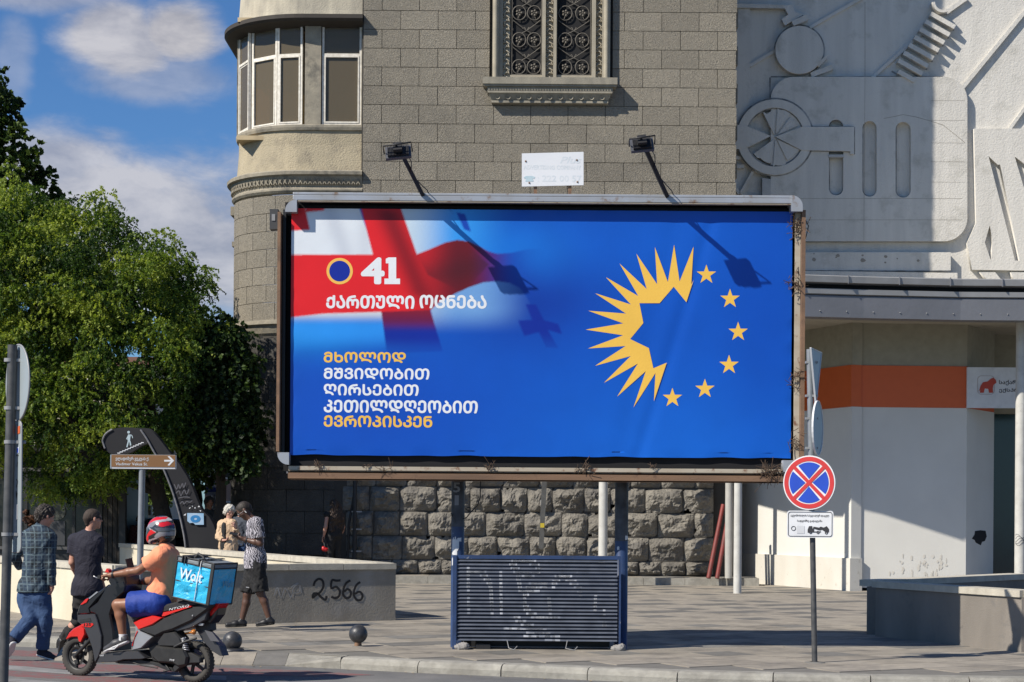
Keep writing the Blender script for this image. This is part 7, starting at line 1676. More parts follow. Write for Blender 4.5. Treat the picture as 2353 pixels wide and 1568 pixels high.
# --- old woman
d = 36.4; E2 = lambda px, py, dd=0: PP(cE, px, py, d + dd)
J = dict(head=E2(278, 372), neck=E2(262, 462), pelvis=E2(262, 720), shL=E2(305, 482, -.08), shR=E2(205, 488, .08), elL=E2(345, 600, .0), elR=E2(172, 600, .0), wrL=E2(330, 520, -.22), wrR=E2(215, 640, -.15), hipL=E2(290, 740), hipR=E2(235, 740), knL=E2(295, 930), knR=E2(240, 930), anL=E2(295, 1100), anR=E2(235, 1100), toL=E2(310, 1125, -.1), toR=E2(255, 1125, -.1))
for k in ('anL', 'anR'): J[k].z = .1
for k in ('toL', 'toR'): J[k].z = .04
for k in ('knL', 'knR'): J[k].z = .47
face = Vector((.45, -.75, -.35)).normalized()
t, bo, tor, T_, u_, f_ = person('white-haired elderly woman in a peach jacket over a black top behind the parapet', J, face, UP, .98, .010, SK_o, fwd=Vector((.5, -.85, 0)), torso_w=.92, hands=[dict(wrist=J['wrL'], d=Vector((-.25, -.2, .9)), palm=Vector((-.5, .3, 0)), curl=.9, side=-1, s=.95), dict(wrist=J['wrR'], d=Vector((.8, -.3, .1)), palm=Vector((0, -.2, .9)), curl=.6, s=.95)])
shirt(t, J, tor, T_, M_blk, .014, .4, .02, hem=.05, h=.011, wob=.004, seed=13, name='top', w=.96)
shirt(t, J, [(p - f_ * .012 - T_.col[0] * .0, q_) for p, q_ in tor], T_, M_peach, .034, 1.95, .026, hem=.08, h=.011, wob=.008, wl=.2, seed=14, name='jacket', w=1.0)
B = Body(.011, .02); B.ell(J['neck'] - u_ * .16 + f_ * .125, (.06, .03, .15), T_); B.ell(J['pelvis'] + u_ * .1 + f_ * .142, (.075, .03, .2), T_); B.build('top_front', M_blk, t, .004)
trousers(t, J, M_blk, 1.95, .05, .02, h=.012, T=T_, name='trousers')
hair(t, J['head'], face, UP, HR_wh, 1.0, vol=.022, seed=4, wob=.014, extra=[(J['head'] + UP * .05 + Vector((-.05, 0, 0)), J['head'] + Vector((-.09, 0, -.02)), .05, .045)])
eyes(t, J['head'], face, UP, .98, M_black)
for x in 'LR': shoe(t, J['an' + x], J['to' + x], M_shoeb, M_soleb, .011)
# --- person in a grey-blue top half hidden behind the old woman
def simple_person(label, c, d, sc_, face, skin, mtop, mbot, mhair, ground=0.0, vol=.012, slv=1.9, h=.012, seed=0, longhair=False, arms='down'):
    top = P(*c, d); hgt_ = (top.z - ground); k = hgt_ / 1.75; x0, y0 = top.x, d; g0 = ground
    f = Vector(face).normalized(); fh = Vector((f.x, f.y, 0)).normalized(); r = fh.cross(UP)
    at = lambda s_, f_1, z: Vector((x0, y0, g0)) + r * s_ * k + fh * f_1 * k + UP * z * k
    J = dict(head=at(0, .02, 1.63), neck=at(0, 0, 1.47), pelvis=at(0, 0, .95), shL=at(-.19, 0, 1.41), shR=at(.19, 0, 1.41), elL=at(-.25, -.02, 1.13), elR=at(.25, -.02, 1.13), wrL=at(-.24, .08, .89), wrR=at(.24, .08, .89), hipL=at(-.09, 0, .92), hipR=at(.09, 0, .92), knL=at(-.1, .02, .5), knR=at(.1, .02, .5), anL=at(-.1, -.02, .1), anR=at(.11, -.02, .1), toL=at(-.12, .13, .04), toR=at(.13, .13, .04))
    if arms == 'front': J['wrL'] = at(-.12, .26, 1.15); J['wrR'] = at(.12, .26, 1.12); J['elL'] = at(-.26, .03, 1.12); J['elR'] = at(.26, .03, 1.12)
    t, bo, tor, T_, u_, f_ = person(label, J, f, UP, k, h, skin, fwd=fh, torso_w=.95, hands=[dict(wrist=J['wrL'], d=(J['wrL'] - J['elL']), palm=r, curl=.5, side=1), dict(wrist=J['wrR'], d=(J['wrR'] - J['elR']), palm=-r, curl=.5, side=-1)])
    shirt(t, J, tor, T_, mtop, .022, slv, .024, hem=.03, h=h, wob=.008, seed=seed); trousers(t, J, mbot, 1.95, .1, .018, h=h, wob=.008, T=T_, seed=seed + 1)
    hair(t, J['head'], f, UP, mhair, k, vol=vol, seed=seed)
    for x in 'LR': shoe(t, J['an' + x], J['to' + x], M_shoeb, M_soleb, .011)
    return t, J, T_, f_, k
M_slate = mat('slate_jacket', (.045, .055, .075), .8, col2=(.03, .036, .05), scale=5, bump=.006, bscale=12)
simple_person('person in a slate jacket mostly hidden behind the elderly woman and the phone man', (553, 1160), 37.6, 1, (.6, .8, 0), SK_o, M_slate, M_jean, HR_dk, seed=21)
simple_person('man in a plain dark t-shirt in the shade beside the black underpass sign', (480, 1143), 42.0, 1, (.5, -.86, -.1), SK_t, mat('dark_green_tshirt', (.018, .021, .02), .85), M_blk, HR_dk, ground=0.0, vol=.03, slv=.6, seed=23)
simple_person('person in a dark red top behind the street sign pole and the rider', (322, 1186), 43.0, 1, (-.3, .95, 0), SK_t, mat('maroon_top', (.06, .012, .012), .85), M_blk, HR_br, ground=-.05, vol=.02, seed=25)
# --- long-haired woman in black on the step
d = 41.0
t, J, T_, f_, k = simple_person('woman with long brown hair and black dress beside the doorway with a red bag', (768, 1150), d, 1, (-.65, .75, 0), SK_l, M_blk, M_blk, HR_br, ground=.18, vol=.02, slv=.12, seed=27)
B = Body(.011, .03); hc = J['head']; bk = -Vector((f_.x, f_.y, 0)).normalized()
for i in range(9):
    o = T_.col[0] * (.02 * (i - 4)); B.cap(hc + bk * .07 + o + UP * .02, hc + bk * (.12 + .01 * (i % 3)) + o * 1.7 - UP * .30, .045, .05); B.cap(hc + bk * .12 + o * 1.7 - UP * .30, hc + bk * .13 + o * 2.2 - UP * (.55 + .04 * (i % 2)), .045, .02)
B.build('long_hair', HR_br, t, .02, .06, 5)
bg = thing('handbag', 'small red and black bag hanging from the arm of the long-haired woman', 'bag', J['wrL']); B = Body(.01, .02); p = PP(cE, 1165, 725, d - .25); B.ell(p, (.075, .05, .045)); B.ell(p + Vector((-.03, 0, .03)), (.04, .05, .04)); B.build('pouch', mat('red_leather', (.50, .012, .015), .4), bg, .006, .04)
b = MB(); b.tube([p + UP * .04, PP(cE, 1150, 620, d - .2), J['wrL']], .012, 6); b.build('strap', M_black, bg); 
# ================================================================== underpass sign, kiosk, street beyond
M_totem = mat('black_steel_totem', (.006, .006, .009), .75, col2=(.010, .010, .013), scale=3)
M_edge = mat('worn_steel_edge', (.20, .20, .21), .6, col2=(.08, .08, .085), scale=14)
DT = 37.0
tt = thing('underpass_sign', 'tall black curved steel sign with a white walking figure on stairs for the pedestrian underpass', 'sign', (P(430, 1260, DT).x, DT, 0))
f5 = lambda px, py: (PP(cF, px, py, DT).x, PP(cF, px, py, DT).z)
headp = [(80, 260), (100, 200), (140, 155), (200, 118), (280, 98), (400, 92), (480, 100), (540, 112), (600, 190), (640, 280), (560, 320), (480, 370), (400, 410), (250, 425), (170, 410), (110, 350)]
flat_at('sign_head', [[f5(*p) for p in smooth_line(headp + headp[:1], 3)[:-1]]], .16, facing((0, DT + .16, 0)), M_totem, tt)
legp = [(480, 98), (640, 104), (700, 150), (770, 230), (900, 400), (1010, 530), (1110, 690), (1180, 830), (1240, 990), (1300, 1110), (1385, 1190), (1440, 1290), (1490, 1450), (1520, 1900), (1110, 1900), (1090, 1500), (1050, 1280), (1000, 1080), (930, 860), (860, 680), (790, 520), (715, 400), (620, 230), (545, 120)]
flat_at('curved_leg', [[f5(*p) for p in legp]], .30, facing((0, DT + .32, 0)), M_totem, tt)
b = MB()
for ln in ([(545, 120), (620, 230), (715, 400), (790, 520)], [(790, 520), (860, 680), (930, 860), (1000, 1080), (1050, 1280), (1090, 1500), (1112, 1800)], [(80, 260), (100, 200), (140, 155), (200, 118)], [(80, 260), (110, 350)]):
    pts = [PP(cF, *p, DT - .01) for p in smooth_line(ln, 3)]
    for p, q_ in zip(pts[:-1], pts[1:]): b.bar(p, q_, .34 if ln[0][0] > 500 else .18, .035, Vector((0, 0, 1))) if False else b.tube([p, q_], .022, 6)
b.build('steel_edge', M_edge, tt)['kind'] = 'stuff'
Ft = facing((0, DT - .004, 0)); f6 = f5
stairs = [(258, 410)]
n_ = 10
for i in range(n_): x0 = 258 + i * 32.5; y0 = 410 - i * 14; stairs += [(x0, y0), (x0 + 32.5, y0)] if i == 0 else [(x0, y0), (x0 + 32.5, y0)]
out = []
for i in range(n_): x0, y0 = 258 + i * 32.5, 408 - i * 14.3; out += [(x0, y0 - 5), (x0 + 32.5, y0 - 5)]
back = []
for i in reversed(range(n_)): x0, y0 = 258 + i * 32.5, 408 - i * 14.3; back += [(x0 + 38, y0 + 5), (x0 + 6, y0 + 5)]
flat_at('stairs_symbol', [[f6(*p) for p in out + back]], 0, Ft, M_swhite, tt)
fig = [circle2(*f6(400, 152), .028, 16)]
for ln, w_ in (([(412, 180), (405, 215), (402, 250)], 34), ([(405, 240), (420, 280), (425, 315)], 17), ([(402, 245), (392, 285), (380, 335)], 16), ([(400, 185), (385, 215), (374, 238)], 10), ([(425, 180), (445, 200), (450, 225)], 10)):
    fig2 = [f6(*p) for p in stroke(ln, w_)]; flat_at('walking_figure', [fig2], 0, facing((0, DT - .006 - .0004 * len(ln) - w_ * .00003, 0)), mat('symbol_pale_blue', (.42, .52, .56), .5), tt)
flat_at('walking_figure', fig, 0, facing((0, DT - .005, 0)), mat('symbol_pale_blue', (.42, .52, .56), .5), tt)
M_chalk = mat('chalk_scrawl', (.10, .10, .115), .9)
ribbon('scrawl', [[f5(*p) for p in l] for l in ([(960, 790), (990, 850), (1010, 790), (1030, 840), (1060, 780), (1075, 830), (1100, 770)], [(980, 900), (1020, 870), (1040, 930), (1080, 860), (1110, 910), (1140, 850)], [(1010, 960), (1080, 945), (1150, 950)], [(1030, 1030), (1060, 1000), (1080, 1030), (1110, 1000), (1150, 1010), (1180, 990)])], .02, facing((0, DT - .012, 0)), M_chalk, tt)
st = thing('poster_sticker', 'torn blue and white poster stuck low on the black underpass sign', 'poster', P(445, 1192, DT - .03))
flat_at('paper', [[f5(*p) for p in ((1118, 1142), (1320, 1145), (1322, 1285), (1220, 1285), (1190, 1260), (1150, 1265), (1120, 1240))]], .002, facing((0, DT - .012, 0)), mat('poster_pale_blue', (.40, .50, .62), .6, col2=(.20, .40, .60), scale=6), st)
flat_at('ring', [[f5(1220 + 62 * math.cos(a), 1213 + 46 * math.sin(a)) for a in np.linspace(0, 6.2, 24)], [f5(1220 + 20 * math.cos(a), 1213 + 14 * math.sin(a)) for a in np.linspace(0, 6.2, 16)]], .001, facing((0, DT - .017, 0)), mat('poster_blue', (.02, .19, .45), .6), st)
b = MB(); rr = random.Random(4)
for x, y, w_ in ((1095, 1160, 14), (1150, 1080, 9), (1180, 1060, 8), (1210, 1078, 9), (1262, 1060, 11), (1280, 1118, 12)):
    b.add([Vector((*[f5(x + rr.uniform(-1, 1) * w_ + w_ * math.cos(a), y + w_ * rr.uniform(.6, 1.2) * math.sin(a))][0][:1], DT - .012, f5(x, y + w_ * math.sin(a))[1])) for a in (0, 1.3, 2.5, 3.8, 5.1)], [(0, 1, 2, 3, 4)], False)
b.build('paper_scrap', M_swhite, st)

# kiosk on the left
DK = 42.6
ki = thing('kiosk', 'dark glass-fronted kiosk under the trees behind the two men on the left', 'kiosk', (-7.6, DK + 1, 0))
kx0, kx1 = P(-160, 1200, DK).x, P(291, 1200, DK).x
M_kd = mat('kiosk_dark_panel', (.020, .021, .022), .45, col2=(.035, .034, .032), scale=2); M_kf = mat('kiosk_wood_frame', (.045, .038, .031), .7, col2=(.022, .019, .016), scale=8, stretch=(3, 3, .4)); M_kg = mat('kiosk_glass', (.014, .015, .016), .12, col2=(.03, .028, .022), scale=.9)
b = MB(); b.box(kx0, kx1 - .02, DK + .05, DK + 2.6, 0, 2.95); b.build('kiosk_wall', M_kd, ki)
b = MB(); b.box(kx0 - .1, kx1 + .2, DK - .25, DK + 2.9, 2.955, 3.1); b.build('roof', M_kd, ki)
edges = [kx0, P(60, 1200, DK).x, P(100, 1200, DK).x, P(170, 1200, DK).x, P(232, 1200, DK).x]
for a, c_ in zip(edges[:-1], edges[1:]): b = MB(); b.box(a + .04, c_ - .04, DK, DK + .04, .75, 2.5); b.build('window_pane', M_kg, ki)
for a in edges: b = MB(); b.box(a - .035, a + .035, DK - .03, DK + .05, 0, 2.9); b.build('mullion', M_kd, ki)
b = MB(); b.box(kx0, edges[-1], DK - .02, DK + .05, 2.5, 2.58); b.box(kx0, edges[-1], DK - .02, DK + .05, .68, .75); b.build('transom', mat('kiosk_grey_trim', (.10, .10, .10), .5), ki)
b = MB()
for i in range(5): x = edges[-1] + .06 + i * .11; b.box(x, x + .095, DK - .02, DK + .04, 0, 2.9)
b.build('shutter_board', M_kf, ki)
b = MB(); b.box(kx1 - .16, kx1 - .02, DK - .05, DK + .05, 0, 2.92); b.build('corner_post', M_kd, ki)
b = MB(); b.box(P(112, 1200, DK).x, P(150, 1200, DK).x, DK - .03, DK - .005, .78, 1.35); b.build('grey_panel', mat('kiosk_grey_panel', (.055, .058, .065), .5), ki)
for x, y, r_ in ((63, 1127, .10), (120, 1127, .09), (190, 1127, .09)):
    c_ = P(x, y, DK - .01); flat_at('ring_emblem', [circle2(c_.x, c_.z, r_, 28), circle2(c_.x, c_.z, r_ * .9, 28)], 0, facing((0, DK - .006, 0)), mat('emblem_grey', (.14, .14, .14), .6), ki)
c_ = P(132, 1176, DK); flat_at('round_emblem', [circle2(c_.x, c_.z, .2, 30)], 0, facing((0, DK - .034, 0)), mat('emblem_green', (.06, .075, .055), .6, col2=(.12, .12, .11), scale=16), ki)
Bq = Body(.02, .03)
for i in range(10): Bq.ell((P(70, 1180, DK).x + random.uniform(-.1, .1), DK - .1, 1.35 + random.uniform(-.22, .22)), (.055, .04, .055))
Bq.build('flower_display', mat('orange_flowers', (.10, .035, .01), .8, col2=(.03, .012, .008), scale=12, contrast=.1), ki, .05, .08)

# buildings and street beyond the trees
def far_building(label, x0, x1, y, zt, col, floors, cols_n, depth=12, shop=False, name='apartment_building'):
    t = thing(name, label, 'building', ((x0 + x1) / 2, y, 0)); m = mat('far_wall_%d' % int(x0 * 10 + 5000), col, .9, col2=tuple(c * .8 for c in col), scale=.6)
    b = MB(); b.box(x0, x1, y, y + depth, 0, zt); b.build('wall', m, t)
    b = MB(); b.box(x0 - .4, x1 + .4, y - .4, y + depth, zt, zt + .5); b.build('roof', mat('far_roof', (.20, .10, .07), .8), t)
    fh = zt / floors; cw_ = (x1 - x0) / cols_n
    for f in range(floors):
        for c in range(cols_n):
            cx_ = x0 + (c + .5) * cw_; z0 = f * fh + fh * .3; z1 = f * fh + fh * .8
            b = MB(); b.box(cx_ - cw_ * .26, cx_ + cw_ * .26, y - .06, y + .01, z0, z1); w = b.build('window', M_frame, t)
            b = MB(); b.box(cx_ - cw_ * .22, cx_ - .03, y - .075, y - .062, z0 + .1, z1 - .1); b.box(cx_ + .03, cx_ + cw_ * .22, y - .075, y - .062, z0 + .1, z1 - .1); b.build('pane', M_kg, w)
    return t
far_building('pale sunlit apartment house far behind the trees on the left', -33, -19, 95, 9, (.55, .48, .38), 3, 6)
far_building('reddish apartment house far behind the trees next to the corner tower', -18.5, -9.5, 110, 8, (.42, .27, .20), 3, 4)
# low wall, railing and signs seen under the crowns
D7 = 52.0; X7 = lambda px: PP(cF, px, 1200, D7).x; Z7 = lambda py: PP(cF, 500, py, D7).z
rl = thing('railing', 'grey metal railing on a low wall far behind the rider', 'railing', (X7(560), D7, 0))
b = MB(); b.box(X7(300), X7(820), D7, D7 + .3, -.05, Z7(1170)); b.build('low_wall', mat('railing_wall', (.45, .43, .38), .85), rl)
b = MB()
for x in np.arange(X7(300), X7(800), .14): b.box(x, x + .03, D7 + .1, D7 + .13, Z7(1170), Z7(1050))
b.box(X7(300), X7(800), D7 + .08, D7 + .15, Z7(1053), Z7(1044)); b.build('railing_bar', M_pole, rl)
bb_ = thing('notice_board', 'white and brown notice board low behind the rider', 'board', (X7(385), D7 - 8, 0)); D8 = 46.0
b = MB(); p, q_ = PP(cF, 328, 1345, D8), PP(cF, 445, 1222, D8); b.box(p.x, q_.x, D8, D8 + .05, p.z, q_.z); b.build('board', M_swhite, bb_)
b = MB(); b.box(p.x + .42, q_.x - .05, D8 - .012, D8 - .002, p.z + .1, q_.z - .02); b.build('brown_panel', mat('notice_brown', (.18, .12, .075), .7), bb_)
b = MB(); b.box(p.x + .1, p.x + .16, D8 + .01, D8 + .04, 0, p.z); b.box(q_.x - .16, q_.x - .1, D8 + .01, D8 + .04, 0, p.z); b.build('board_leg', M_pole, bb_)
# dark parked car roof beyond
def parked_car(label, cx, y, z0, L_, col, yaw=0):
    t = thing('parked_car', label, 'car', (cx, y, z0)); Mx2 = Matrix.Translation((cx, y, z0)) @ Matrix.Rotation(R(yaw), 4, 'Z')
    m = mat('car_paint_%d' % int(cx * 10 + 900), col, .25, coat=.8, metal=.2); prof = [(-2.1, .3), (-2.15, .62), (-2.0, .82), (-1.15, .95), (-.6, 1.38), (.0, 1.47), (.9, 1.44), (1.6, 1.05), (2.05, .95), (2.12, .55), (2.05, .3)]
    def sec(name, pr, w0, w1, mm, parent):
        b = MB(); k = len(pr); vs = []
        for w_, sc_ in ((-w0, 1), (-w1 + .0, 1)): pass
        ring = [[Vector((x, s_ * (w0 if z < .95 else w0 - (z - .95) * .45), z)) for x, z in pr] for s_ in (-1, 1)]
        b.add([Mx2 @ v for v in ring[0] + ring[1]], [(i, (i + 1) % k, (i + 1) % k + k, i + k) for i in range(k)] + [tuple(range(k)), tuple(range(2 * k - 1, k - 1, -1))], False); return b.build(name, mm, parent, bevel=.03)
    bo = sec('car_body', prof, .86, .86, m, t)
    b = MB()
    for s_ in (-1, 1):
        yy = lambda z: s_ * (.865 - max(0, z - .95) * .45)
        for pr in ([(-1.0, .98), (-.55, 1.34), (.1, 1.4), (.1, .98)], [(.16, .98), (.16, 1.4), (.85, 1.37), (1.4, 1.02), (1.35, .98)]): b.add([Mx2 @ Vector((x, yy(z), z)) for x, z in pr], [tuple(range(len(pr)))], False)
    b.build('side_window', M_kg, bo)
    for xw in (-1.35, 1.35):
        for s_ in (-1, 1):
            b = MB(); b.lathe([(.0001, -.1), (.2, -.1), (.31, -.09), (.32, 0), (.31, .09), (.2, .1), (.0001, .1)], (0, 0, 0), 'Y', 20); o = b.build('wheel', M_tyre, t, M=Mx2 @ Matrix.Translation((xw, s_ * .8, .32)))
    return t
parked_car('dark blue parked car far behind the rider under the trees', P(352, 1170, 46).x, 46, -.05, 4.2, (.012, .014, .022), 8)
# far blue and white signs between the trunks
fs = thing('road_sign', 'small blue and white road sign with letter A on a white pole', 'road sign', (PP(cF, 1420, 1000, 48).x, 48, 0))
q4 = lambda px, py: PP(cF, px, py, 48)
b = MB(); a, c_ = q4(1340, 925), q4(1480, 830); b.box(a.x, c_.x, 48, 48.04, a.z, c_.z); bp_ = b.build('blue_plate', M_sblue, fs)
a, c_ = q4(1368, 868), q4(1402, 838); text_at('lettering', "A", a.x, c_.x, a.z, c_.z, facing((0, 47.99, 0)), M_swhite, bp_)
b = MB(); a, c_ = q4(1340, 922), q4(1486, 885); b.box(a.x, c_.x, 47.95, 47.985, a.z, c_.z); b.build('white_strip', mat('pale_blue_strip', (.45, .52, .72), .5), fs)
b = MB(); a, c_ = q4(1338, 820), q4(1448, 728); b.box(a.x, c_.x, 48, 48.04, a.z, c_.z); b.build('white_plate', M_swhite, fs)
b = MB(); p = q4(1432, 930); b.tube([(p.x, 48.08, 0), (p.x, 48.08, q4(1432, 720).z)], .05, 8); b.build('pole', M_swhite, fs)
fs = thing('road_sign', 'dark blue square road sign with a white arrow high between the branches', 'road sign', (PP(cF, 1440, 1000, 50).x, 50, 0))
q5 = lambda px, py: PP(cF, px, py, 50); b = MB(); a, c_ = q5(1352, 505), q5(1474, 375); b.box(a.x, c_.x, 50, 50.04, a.z, c_.z); bp_ = b.build('blue_plate', M_sblue, fs)
a = q5(1405, 455); flat_at('arrow', [[(a.x - .02, a.z - .3), (a.x + .04, a.z - .3), (a.x + .04, a.z + .1), (a.x + .15, a.z + .05), (a.x, a.z + .35), (a.x - .15, a.z + .05), (a.x - .02, a.z + .1)]], 0, facing((0, 49.99, 0)), M_swhite, bp_)
b = MB(); p = q5(1410, 440); b.tube([(p.x, 50.08, 0), (p.x, 50.08, p.z + .5)], .05, 8); b.build('pole', M_pole, fs)

# ================================================================== trees
def leaf_mat(name, cols, trans=.35):
    m = bpy.data.materials.new(name); m.use_nodes = True; nt = m.node_tree; N, L = nt.nodes, nt.links; b = N['Principled BSDF']; b.inputs['Roughness'].default_value = .55; b.inputs['Specular IOR Level'].default_value = .3
    a = N.new('ShaderNodeAttribute'); a.attribute_name = 'leaf_tone'; r = N.new('ShaderNodeValToRGB'); e = r.color_ramp.elements
    e[0].color = (*cols[0], 1); e[1].color = (*cols[-1], 1); e[1].position = 1
    for i, c in enumerate(cols[1:-1]): q_ = e.new((i + 1) / (len(cols) - 1)); q_.color = (*c, 1)
    L.new(a.outputs['Fac'], r.inputs[0]); L.new(r.outputs[0], b.inputs['Base Color'])
    tl = N.new('ShaderNodeBsdfTranslucent'); hs = N.new('ShaderNodeHueSaturation'); hs.inputs['Value'].default_value = 1.25; hs.inputs['Saturation'].default_value = 1.1; L.new(r.outputs[0], hs.inputs['Color']); L.new(hs.outputs[0], tl.inputs[0])
    mx = N.new('ShaderNodeMixShader'); mx.inputs[0].default_value = trans; L.new(b.outputs[0], mx.inputs[1]); L.new(tl.outputs[0], mx.inputs[2]); L.new(mx.outputs[0], N['Material Output'].inputs[0]); return m
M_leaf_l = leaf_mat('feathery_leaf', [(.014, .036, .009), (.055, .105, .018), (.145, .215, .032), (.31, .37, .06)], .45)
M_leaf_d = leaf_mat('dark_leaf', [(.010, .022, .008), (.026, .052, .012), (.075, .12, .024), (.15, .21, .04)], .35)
M_bark = mat('dark_bark', (.045, .036, .027), .95, col2=(.025, .02, .016), scale=8, bump=.02, bscale=18, stretch=(2, 2, .4))
def leaves(name, centers, radii, tone, n_per, m, parent, size=(.05, .012), droop=.8, seed=0, clusterish=True, flat_=False):
    r_ = np.random.default_rng(seed); nC = len(centers); cen = np.repeat(centers, n_per, 0); rad = np.repeat(radii, n_per); tn = np.repeat(tone, n_per)
    n = len(cen); dirv = r_.normal(size=(n, 3)); dirv /= np.linalg.norm(dirv, axis=1)[:, None]
    rr = rad * (.35 + .65 * r_.random(n) ** .6); pos = cen + dirv * rr[:, None] * np.array([1, 1, .72])
    if droop:  # strands: pull points onto hanging sprays
        sid = r_.integers(0, 10 ** 6, n); ns = max(1, n // 9); st = r_.integers(0, n, ns); pick = r_.integers(0, ns, n); base = pos[st[pick]]; same = np.linalg.norm(base - cen, axis=1) < rad * 1.1
        t = r_.random(n); hang = base + np.stack([(t - .5) * .10 * np.sin(pick), (t - .5) * .10 * np.cos(pick), -t * .26 * droop], 1); 
        # strand starts taken from the same clump
        k = np.arange(n); grp = (k // 9) * 9; base = pos[grp]; t = ((k % 9) + r_.random(n) * .5) / 9; ph = grp * 1.7
        out = dirv[grp]; hang = base + out * (t * .12)[:, None] + np.stack([np.cos(ph) * t * .07, np.sin(ph) * t * .07, -(t ** 1.3) * .30 * droop], 1) + r_.normal(size=(n, 3)) * .012; pos = hang
    ax = r_.normal(size=(n, 3)); ax[:, 2] -= 1.1 * droop; ax /= np.linalg.norm(ax, axis=1)[:, None]
    sd = np.cross(ax, r_.normal(size=(n, 3))); sd /= np.maximum(np.linalg.norm(sd, axis=1), 1e-6)[:, None]
    ls = size[0] * (.6 + .8 * r_.random(n)); ws = size[1] * (.7 + .6 * r_.random(n))
    a = pos - ax * ls[:, None] * .5; c_ = pos + ax * ls[:, None] * .5; b1 = pos + sd * ws[:, None]; b2 = pos - sd * ws[:, None]
    V = np.stack([a, b1, c_, b2], 1).reshape(-1, 3); Q = np.arange(n * 4).reshape(-1, 4)
    me = mesh_from_np(name, V, Q, False); at = me.attributes.new('leaf_tone', 'FLOAT', 'POINT'); tv = np.clip(np.repeat(tn + r_.normal(size=n) * .13, 4), 0, 1).astype(np.float32); at.data.foreach_set('value', tv)
    return link(name, me, parent, m)
def in_outline(pts_px, x, y): return in_poly(x, y, pts_px)
def tree(label, name, outline, d, depth, trunk, n_cl, rad, n_per, m, size, droop, seed, limbs=10, group=None, tone=(.25, .75), zsq=1.0, hollow=.0, low_cut=None):
    """outline: crown silhouette in picture pixels at distance d; clumps fill a volume of that silhouette and the given depth"""
    r_ = np.random.default_rng(seed); xs = [p[0] for p in outline]; ys = [p[1] for p in outline]; cx_, cy_ = (min(xs) + max(xs)) / 2, (min(ys) + max(ys)) / 2
    tb_ = Vector(trunk[0]); t = thing(name, label, 'tree', tb_, group)
    C3, T3_, R3 = [], [], []; tries = 0
    while len(C3) < n_cl and tries < n_cl * 60:
        tries += 1; x, y = r_.uniform(min(xs), max(xs)), r_.uniform(min(ys), max(ys))
        if not in_outline(outline, x, y): continue
        # distance to the silhouette decides how deep the crown is there
        e = min(math.hypot(x - px, y - py) for px, py in outline); half = depth * min(1, (e / 150) ** .5 + .12)
        u = r_.random(); s_ = (-1 if u < .72 else 1) * (1 - r_.random() ** 2 * (.45)) if r_.random() > .22 else r_.uniform(-1, 1)
        dd = d + half * s_; p = P(x, y, dd)
        C3.append(np.array(p)); R3.append(rad * r_.uniform(.65, 1.25)); T3_.append(r_.uniform(*tone))
    C3 = np.array(C3); R3 = np.array(R3); T3_ = np.array(T3_)
    leaves('crown', C3, R3, T3_, n_per, m, t, size, droop, seed)
    tk_ = MB(); top = Vector(trunk[1]); k = 7; pts = [tb_.lerp(top, i / (k - 1)) + Vector((.06 * math.sin(i * 1.7 + seed), .05 * math.cos(i * 2.1), 0)) for i in range(k)]; r0q = trunk[2]
    tk_.tube(pts, [r0q * (1.25 if i == 0 else 1) * (1 - .5 * i / (k - 1)) for i in range(k)], 12); tk_.build('trunk', M_bark, t)
    for i in range(limbs):
        e = C3[r_.integers(0, len(C3))]; s0 = pts[r_.integers(k // 2, k)]; mid = s0.lerp(Vector(e), .5) + Vector((0, 0, .25)); lb = MB(); lb.tube([s0, mid, Vector(e)], [r0q * .34, r0q * .16, r0q * .05], 7); lb.build('limb', M_bark, t)
    return t
main = [(-260, 560), (-200, 470), (-60, 440), (20, 400), (70, 440), (95, 480), (150, 468), (200, 462), (235, 440), (262, 470), (330, 520), (400, 560), (450, 600), (478, 655), (520, 700), (525, 760), (500, 800), (520, 860), (480, 900), (460, 950), (470, 990), (430, 1010), (440, 1060), (380, 1080), (330, 1075), (300, 1100), (260, 1110), (240, 1135), (190, 1150), (110, 1148), (85, 1120), (90, 1080), (40, 1060), (-60, 1080), (-180, 1060), (-280, 950), (-300, 700)]
D9 = 41.2
tree('broad feathery light-green tree overhanging the kiosk and the two walking men', 'feathery_tree', main, D9, 2.3, ((P(392, 1200, 41.4).x, 41.4, 0), (P(340, 1000, 41.4).x, 41.4, P(340, 930, 41).z), .23), 540, .40, 520, M_leaf_l, (.075, .018), .42, 5, limbs=12, tone=(.05, 1.1))
inner = [(-220, 620), (0, 560), (160, 560), (330, 600), (450, 720), (480, 840), (440, 960), (330, 1040), (150, 1090), (-100, 1040), (-250, 900)]
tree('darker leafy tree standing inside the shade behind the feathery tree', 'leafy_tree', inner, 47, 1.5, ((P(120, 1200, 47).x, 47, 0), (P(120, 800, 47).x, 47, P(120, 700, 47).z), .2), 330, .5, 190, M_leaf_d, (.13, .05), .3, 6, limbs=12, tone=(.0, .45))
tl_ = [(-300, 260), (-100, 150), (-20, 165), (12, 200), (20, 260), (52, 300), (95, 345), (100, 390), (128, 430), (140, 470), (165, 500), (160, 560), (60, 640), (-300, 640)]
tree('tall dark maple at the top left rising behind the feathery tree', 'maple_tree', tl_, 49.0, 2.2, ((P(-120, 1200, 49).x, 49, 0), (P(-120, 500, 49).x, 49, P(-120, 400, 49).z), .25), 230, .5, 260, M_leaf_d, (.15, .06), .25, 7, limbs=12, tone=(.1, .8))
rt = [(480, 760), (515, 730), (540, 760), (560, 800), (572, 860), (580, 960), (590, 1050), (570, 1085), (550, 1070), (520, 1060), (500, 1030), (470, 1060), (440, 1050), (450, 940), (470, 860)]
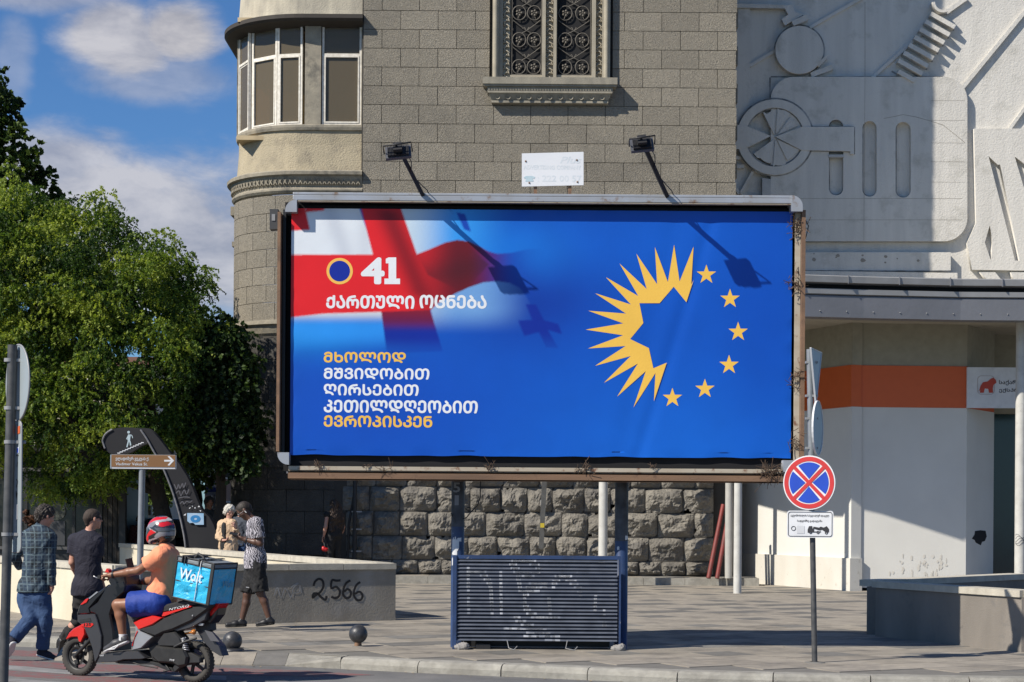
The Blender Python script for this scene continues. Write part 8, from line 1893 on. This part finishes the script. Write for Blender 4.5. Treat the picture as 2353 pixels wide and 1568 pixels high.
tree('dark round-leaved tree in front of the curved corner bay', 'leafy_tree', rt, 40.4, .7, ((P(498, 1200, 41.0).x, 41.0, 0), (P(508, 1000, 41.0).x, 41.0, P(508, 1000, 41.0).z), .17), 230, .34, 190, M_leaf_d, (.10, .045), .35, 8, limbs=10, tone=(.0, .5))
und = [(395, 930), (500, 900), (520, 1000), (500, 1100), (470, 1120), (440, 1090), (400, 1080)]
tree('small green tree seen through the gap between the underpass sign and the tower', 'leafy_tree', und, 46, 1.0, ((P(452, 1200, 46).x, 46, 0), (P(452, 1000, 46).x, 46, P(452, 980, 46).z), .12), 50, .36, 150, M_leaf_d, (.10, .04), .3, 9, limbs=4, tone=(.4, 1))
und = [(300, 1100), (380, 1080), (400, 1110), (385, 1150), (330, 1165), (300, 1150)]
tree('low sunlit bush-like tree behind the railing', 'leafy_tree', und, 58, 1.0, ((P(345, 1200, 58).x, 58, 0), (P(345, 1120, 58).x, 58, P(345, 1110, 58).z), .12), 40, .4, 130, M_leaf_d, (.12, .05), .3, 10, limbs=4, tone=(.5, 1))

# dry leaves and grit along the kerb
lt = MB(); rr = random.Random(12)
for i in range(170):
    if rr.random() < .6: x = rr.uniform(-6, 6); y = float(np.interp(x, [p[0] for p in EDGE], [p[1] for p in EDGE])) - abs(rr.gauss(0, .16)) - .03; z = ROADZ + .006
    else: x, y, z = rr.uniform(-7, 7), rr.uniform(21.6, 33), .012
    if z > 0 and abs(x) > .25 * y: continue
    s_ = rr.uniform(.008, .028); a0 = rr.uniform(0, 6.28)
    lt.add([Vector((x + s_ * math.cos(a0 + k * 1.57) * (1 if k % 2 else .55), y + s_ * math.sin(a0 + k * 1.57) * (1 if k % 2 else .55), z + rr.uniform(0, .006))) for k in range(4)], [(0, 1, 2, 3)], False)
setp(lt.build('fallen_leaves', mat('dry_leaf_litter', (.30, .22, .11), .9, col2=(.12, .09, .05), scale=3, contrast=.1), fix=False), 'small dry leaves and grit scattered along the kerb and paving', 'litter', kind='stuff')
